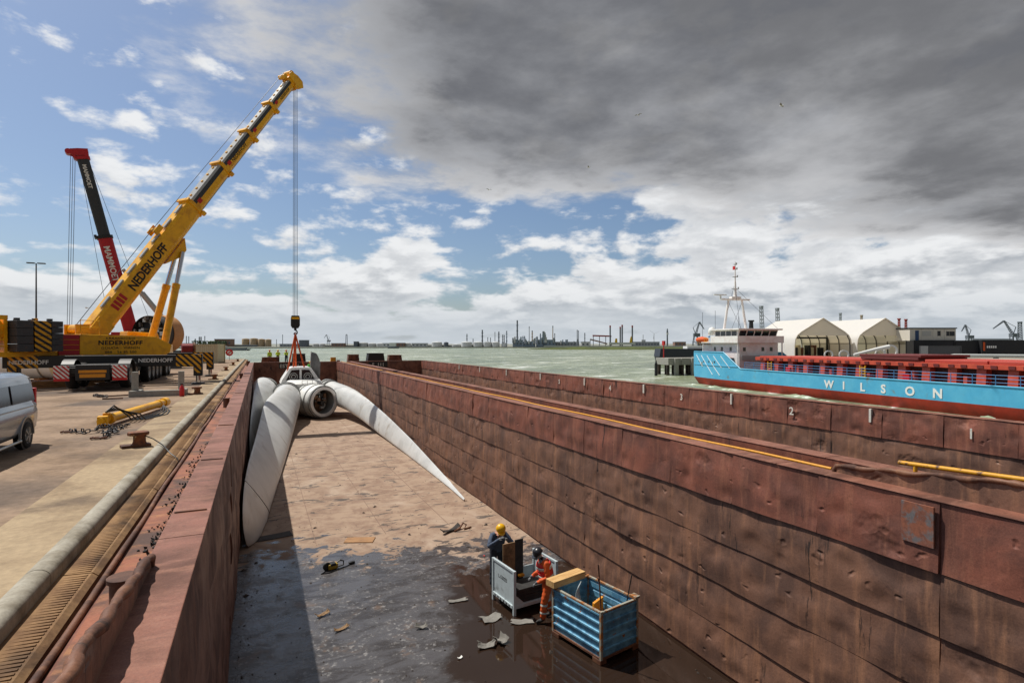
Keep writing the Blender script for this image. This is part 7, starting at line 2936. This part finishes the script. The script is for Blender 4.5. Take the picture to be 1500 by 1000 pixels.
dock_crane('dark level-luffing dock crane with short jib behind the black containers', 1419, 620, 26, 8, 'far_dark', True)
dock_crane('dark level-luffing dock crane with long raised jib near the thin mast', 1484, 560, 28, 20, 'far_dark', True)
dock_crane('grey shipyard crane on the far shore right of the crane slings', 481, 930, 20, 7, 'far_grey', True)
dock_crane('grey dock crane behind the blue ship stern', 1019, 800, 36, 12, 'far_dark', False)
for (u, v0, v1, d, mm_, lab) in ((1117.5, 449, 500, 420, 'far_grey', 'grey lattice jib rising behind the wheelhouse roof, left of two'), (1141, 452, 500, 420, 'far_grey', 'grey lattice jib rising behind the storage tent, right of two'), (1317, 467, 505, 520, 'far_red', 'red lattice mast left of its twin above the small white cabin'), (1327, 468, 505, 520, 'far_red', 'red lattice mast right of its twin above the small white cabin'),
                              (507.6, 490, 508, 930, 'far_dark', 'single dark lattice tower on the far shore'), (1494, 472, 500, 420, 'far_dark', 'thin dark mast rising at the end of the black containers'), (1231, 459, 500, 600, 'far_grey', 'small grey mast tip above the left storage tent'), (1262, 462, 500, 600, 'far_tan', 'small tan mast tip above the dip between the storage tents')):
    pt, pb2 = at(u - (2.5 if 'jib' in lab else 0), v0, d), at(u, v1, d)
    c_ = thing('lattice_mast', lab, 'mast', (pb2.x, pb2.y, LAND), 0)
    q = MB()
    lattice(q, (0, 0, 0), (pt.x - pb2.x, pt.y - pb2.y, pt.z - LAND), 3.2 * d / 900 if d > 500 else 2.4, 2.0 * d / 900 if d > 500 else 1.6, 12, 0.35)
    q.build('lattice', MAT[mm_], c_)
    q = MB()
    q.cbox((pt.x - pb2.x, pt.y - pb2.y, pt.z - LAND), 2.2, 2.2, 1.0)
    q.build('head', MAT[mm_], c_)
# lighthouse-like beacon tower, conveyor, jack-up platform, wind turbine
c_ = far('beacon_tower', 'dark banded beacon tower on the far shore left of the ship stern', 'tower', 977.5, 760)
q = MB()
q.cyl((0, 0, 0), (0, 0, 17), 1.2, 0.9, n=12)
q.build('shaft', MAT['far_dark'], c_, smooth=40)
q = MB()
q.cyl((0, 0, 17), (0, 0, 20), 1.5, n=12)
q.build('gallery', MAT['far_pale'], c_)
q = MB()
q.cyl((0, 0, 20), (0, 0, 25.5), 1.3, 0.6, n=12)
q.build('lantern', MAT['far_dark'], c_)
jr = far('jack_up_rig', 'jack-up platform with four dark red-tipped legs behind the green dike', 'rig', 910, 860)
for x0, h in ((-17, 33), (-1.5, 31), (1.5, 34), (17, 33)):
    q = MB()
    q.box(x0 - 0.95, x0 + 0.95, -1, 1, 0, h - 3)
    lg = q.build('leg', MAT['far_dark'], jr)
    q = MB()
    q.box(x0 - 1.0, x0 + 1.0, -1.05, 1.05, h - 3, h)
    q.build('leg_tip', MAT['far_red'], lg)
q = MB()
q.box(-20, 20, -8, 8, 3.5, 7)
q.build('platform', MAT['far_pale'], jr)
for x0 in (-9.5, 13):
    q = MB()
    q.prism([(x0 - 2, 7), (x0 + 2, 7), (x0 + 1.6, 13), (x0 + 0.4, 17 if x0 > 0 else 13), (x0 - 1, 13)], -9, -8, 'Y')
    q.build('yellow_crane', MAT['far_yellow'], jr)
cv = far('conveyor', 'red brown sloping conveyor and gallery beside the jack-up platform', 'conveyor', 880, 900)
q = MB()
q.bar((-17, 0, 12), (18, 0, 3), 3, 2)
q.build('lower_gallery', MAT['far_brown'], cv)
q = MB()
q.bar((-13, 0, 18), (17, 0, 17), 3, 2.2)
q.build('upper_gallery', MAT['far_red'], cv)
for x0 in (-17, -12, -2, 8, 16):
    q = MB()
    q.box(x0 - 0.4, x0 + 0.4, -1, 1, 0, 17 if x0 > -15 else 12)
    q.build('trestle', MAT['far_dark'], cv)
wtb = far('far_windmill', 'small pale wind turbine turning on the far shore', 'wind turbine', 958, 1500)
q = MB()
q.cyl((0, 0, 0), (0, 0, 32), 1.0, 0.6, n=8)
q.build('tower', MAT['far_pale'], wtb)
for a in (0.4, 2.5, 4.6):
    q = MB()
    q.bar((0, -1.5, 32), (15 * math.cos(a), -1.5, 32 + 15 * math.sin(a)), 1.0, 0.3)
    q.build('rotor_blade', MAT['far_pale'], wtb)
gs = far('grey_ship', 'grey ship hull with crane masts moored on the far shore left of the windmill', 'ship', 942, 1000)
q = MB()
q.prism([(-8, 0), (7, 0), (9, 7), (-9, 6)], -3, 3, 'Y')
q.box(-3, 4, -2, 2, 6, 12)
q.box(-0.5, 0.5, -0.5, 0.5, 12, 21)
q.build('hull', MAT['far_pale'], gs)
# boats under way on the water
p = at(341, HV, 560)
bt = thing('river_barge', 'long low grey river barge under way near the far shore behind the quay end', 'boat', (p.x, p.y, WATER), -YAW)
q = MB()
q.prism([(-16, 1.2), (-14, -0.5), (14, -0.5), (17, 1.6)], -4, 4, 'Y')
q.build('hull', MAT['far_dark'], bt)
q = MB()
q.box(-13, -7, -3, 3, 1.2, 4.5)
q.build('wheelhouse', MAT['far_pale'], bt)
q = MB()
q.box(-6, 13, -3, 3, 1.2, 2.2)
q.build('hatch', MAT['far_grey'], bt)
p = at(576, HV, 800)
bt = thing('white_boat', 'white boat with tan wheelhouse near the far shore above the second barge', 'boat', (p.x, p.y, WATER), -YAW)
q = MB()
q.prism([(-8, 2.2), (-7, -0.5), (7, -0.5), (9, 3)], -3, 3, 'Y')
q.build('hull', MAT['far_dark'], bt)
q = MB()
q.box(-5, 4, -2, 2, 2.2, 8)
q.build('wheelhouse', MAT['far_white'], bt)
# gulls
plain('gull_grey', (150, 150, 150), 0.8)
for (u, v, d, sp, rz_, lab) in ((1145, 155, 60, 1.0, 0.5, 'gull gliding under the dark cloud above the ship mast'), (935, 169, 75, 0.8, 2.0, 'distant gull under the middle of the dark cloud'), (862, 245, 80, 0.7, 1.0, 'distant gull low under the edge of the dark cloud'), (716, 278, 90, 0.8, 0.2, 'distant gull beside the white rim of the cloud'), (127, 451, 85, 0.8, 1.4, 'gull flying behind the crane counterweights')):
    p = at(u, v, d)
    gl = thing('gull', lab, 'bird', p, rz_)
    q = MB()
    q.lathe([(0.005, -0.24), (0.05, -0.14), (0.065, 0.0), (0.04, 0.14), (0.03, 0.2), (0.003, 0.27)], 10, (0, 0, 0), (0, 1, 0))
    q.build('body', MAT['letter_white'], gl, smooth=60)
    for sx in (-1, 1):
        q = MB()
        q.grid([[(sx * 0.03, 0.1, 0.02), (sx * 0.03, -0.08, 0.02)], [(sx * 0.3 * sp, 0.14, 0.12), (sx * 0.3 * sp, -0.06, 0.11)], [(sx * 0.65 * sp, 0.02, 0.08), (sx * 0.65 * sp, -0.06, 0.08)]])
        o = q.build('wing', MAT['gull_grey'], gl)
        o.modifiers.new('solid', 'SOLIDIFY').thickness = 0.015
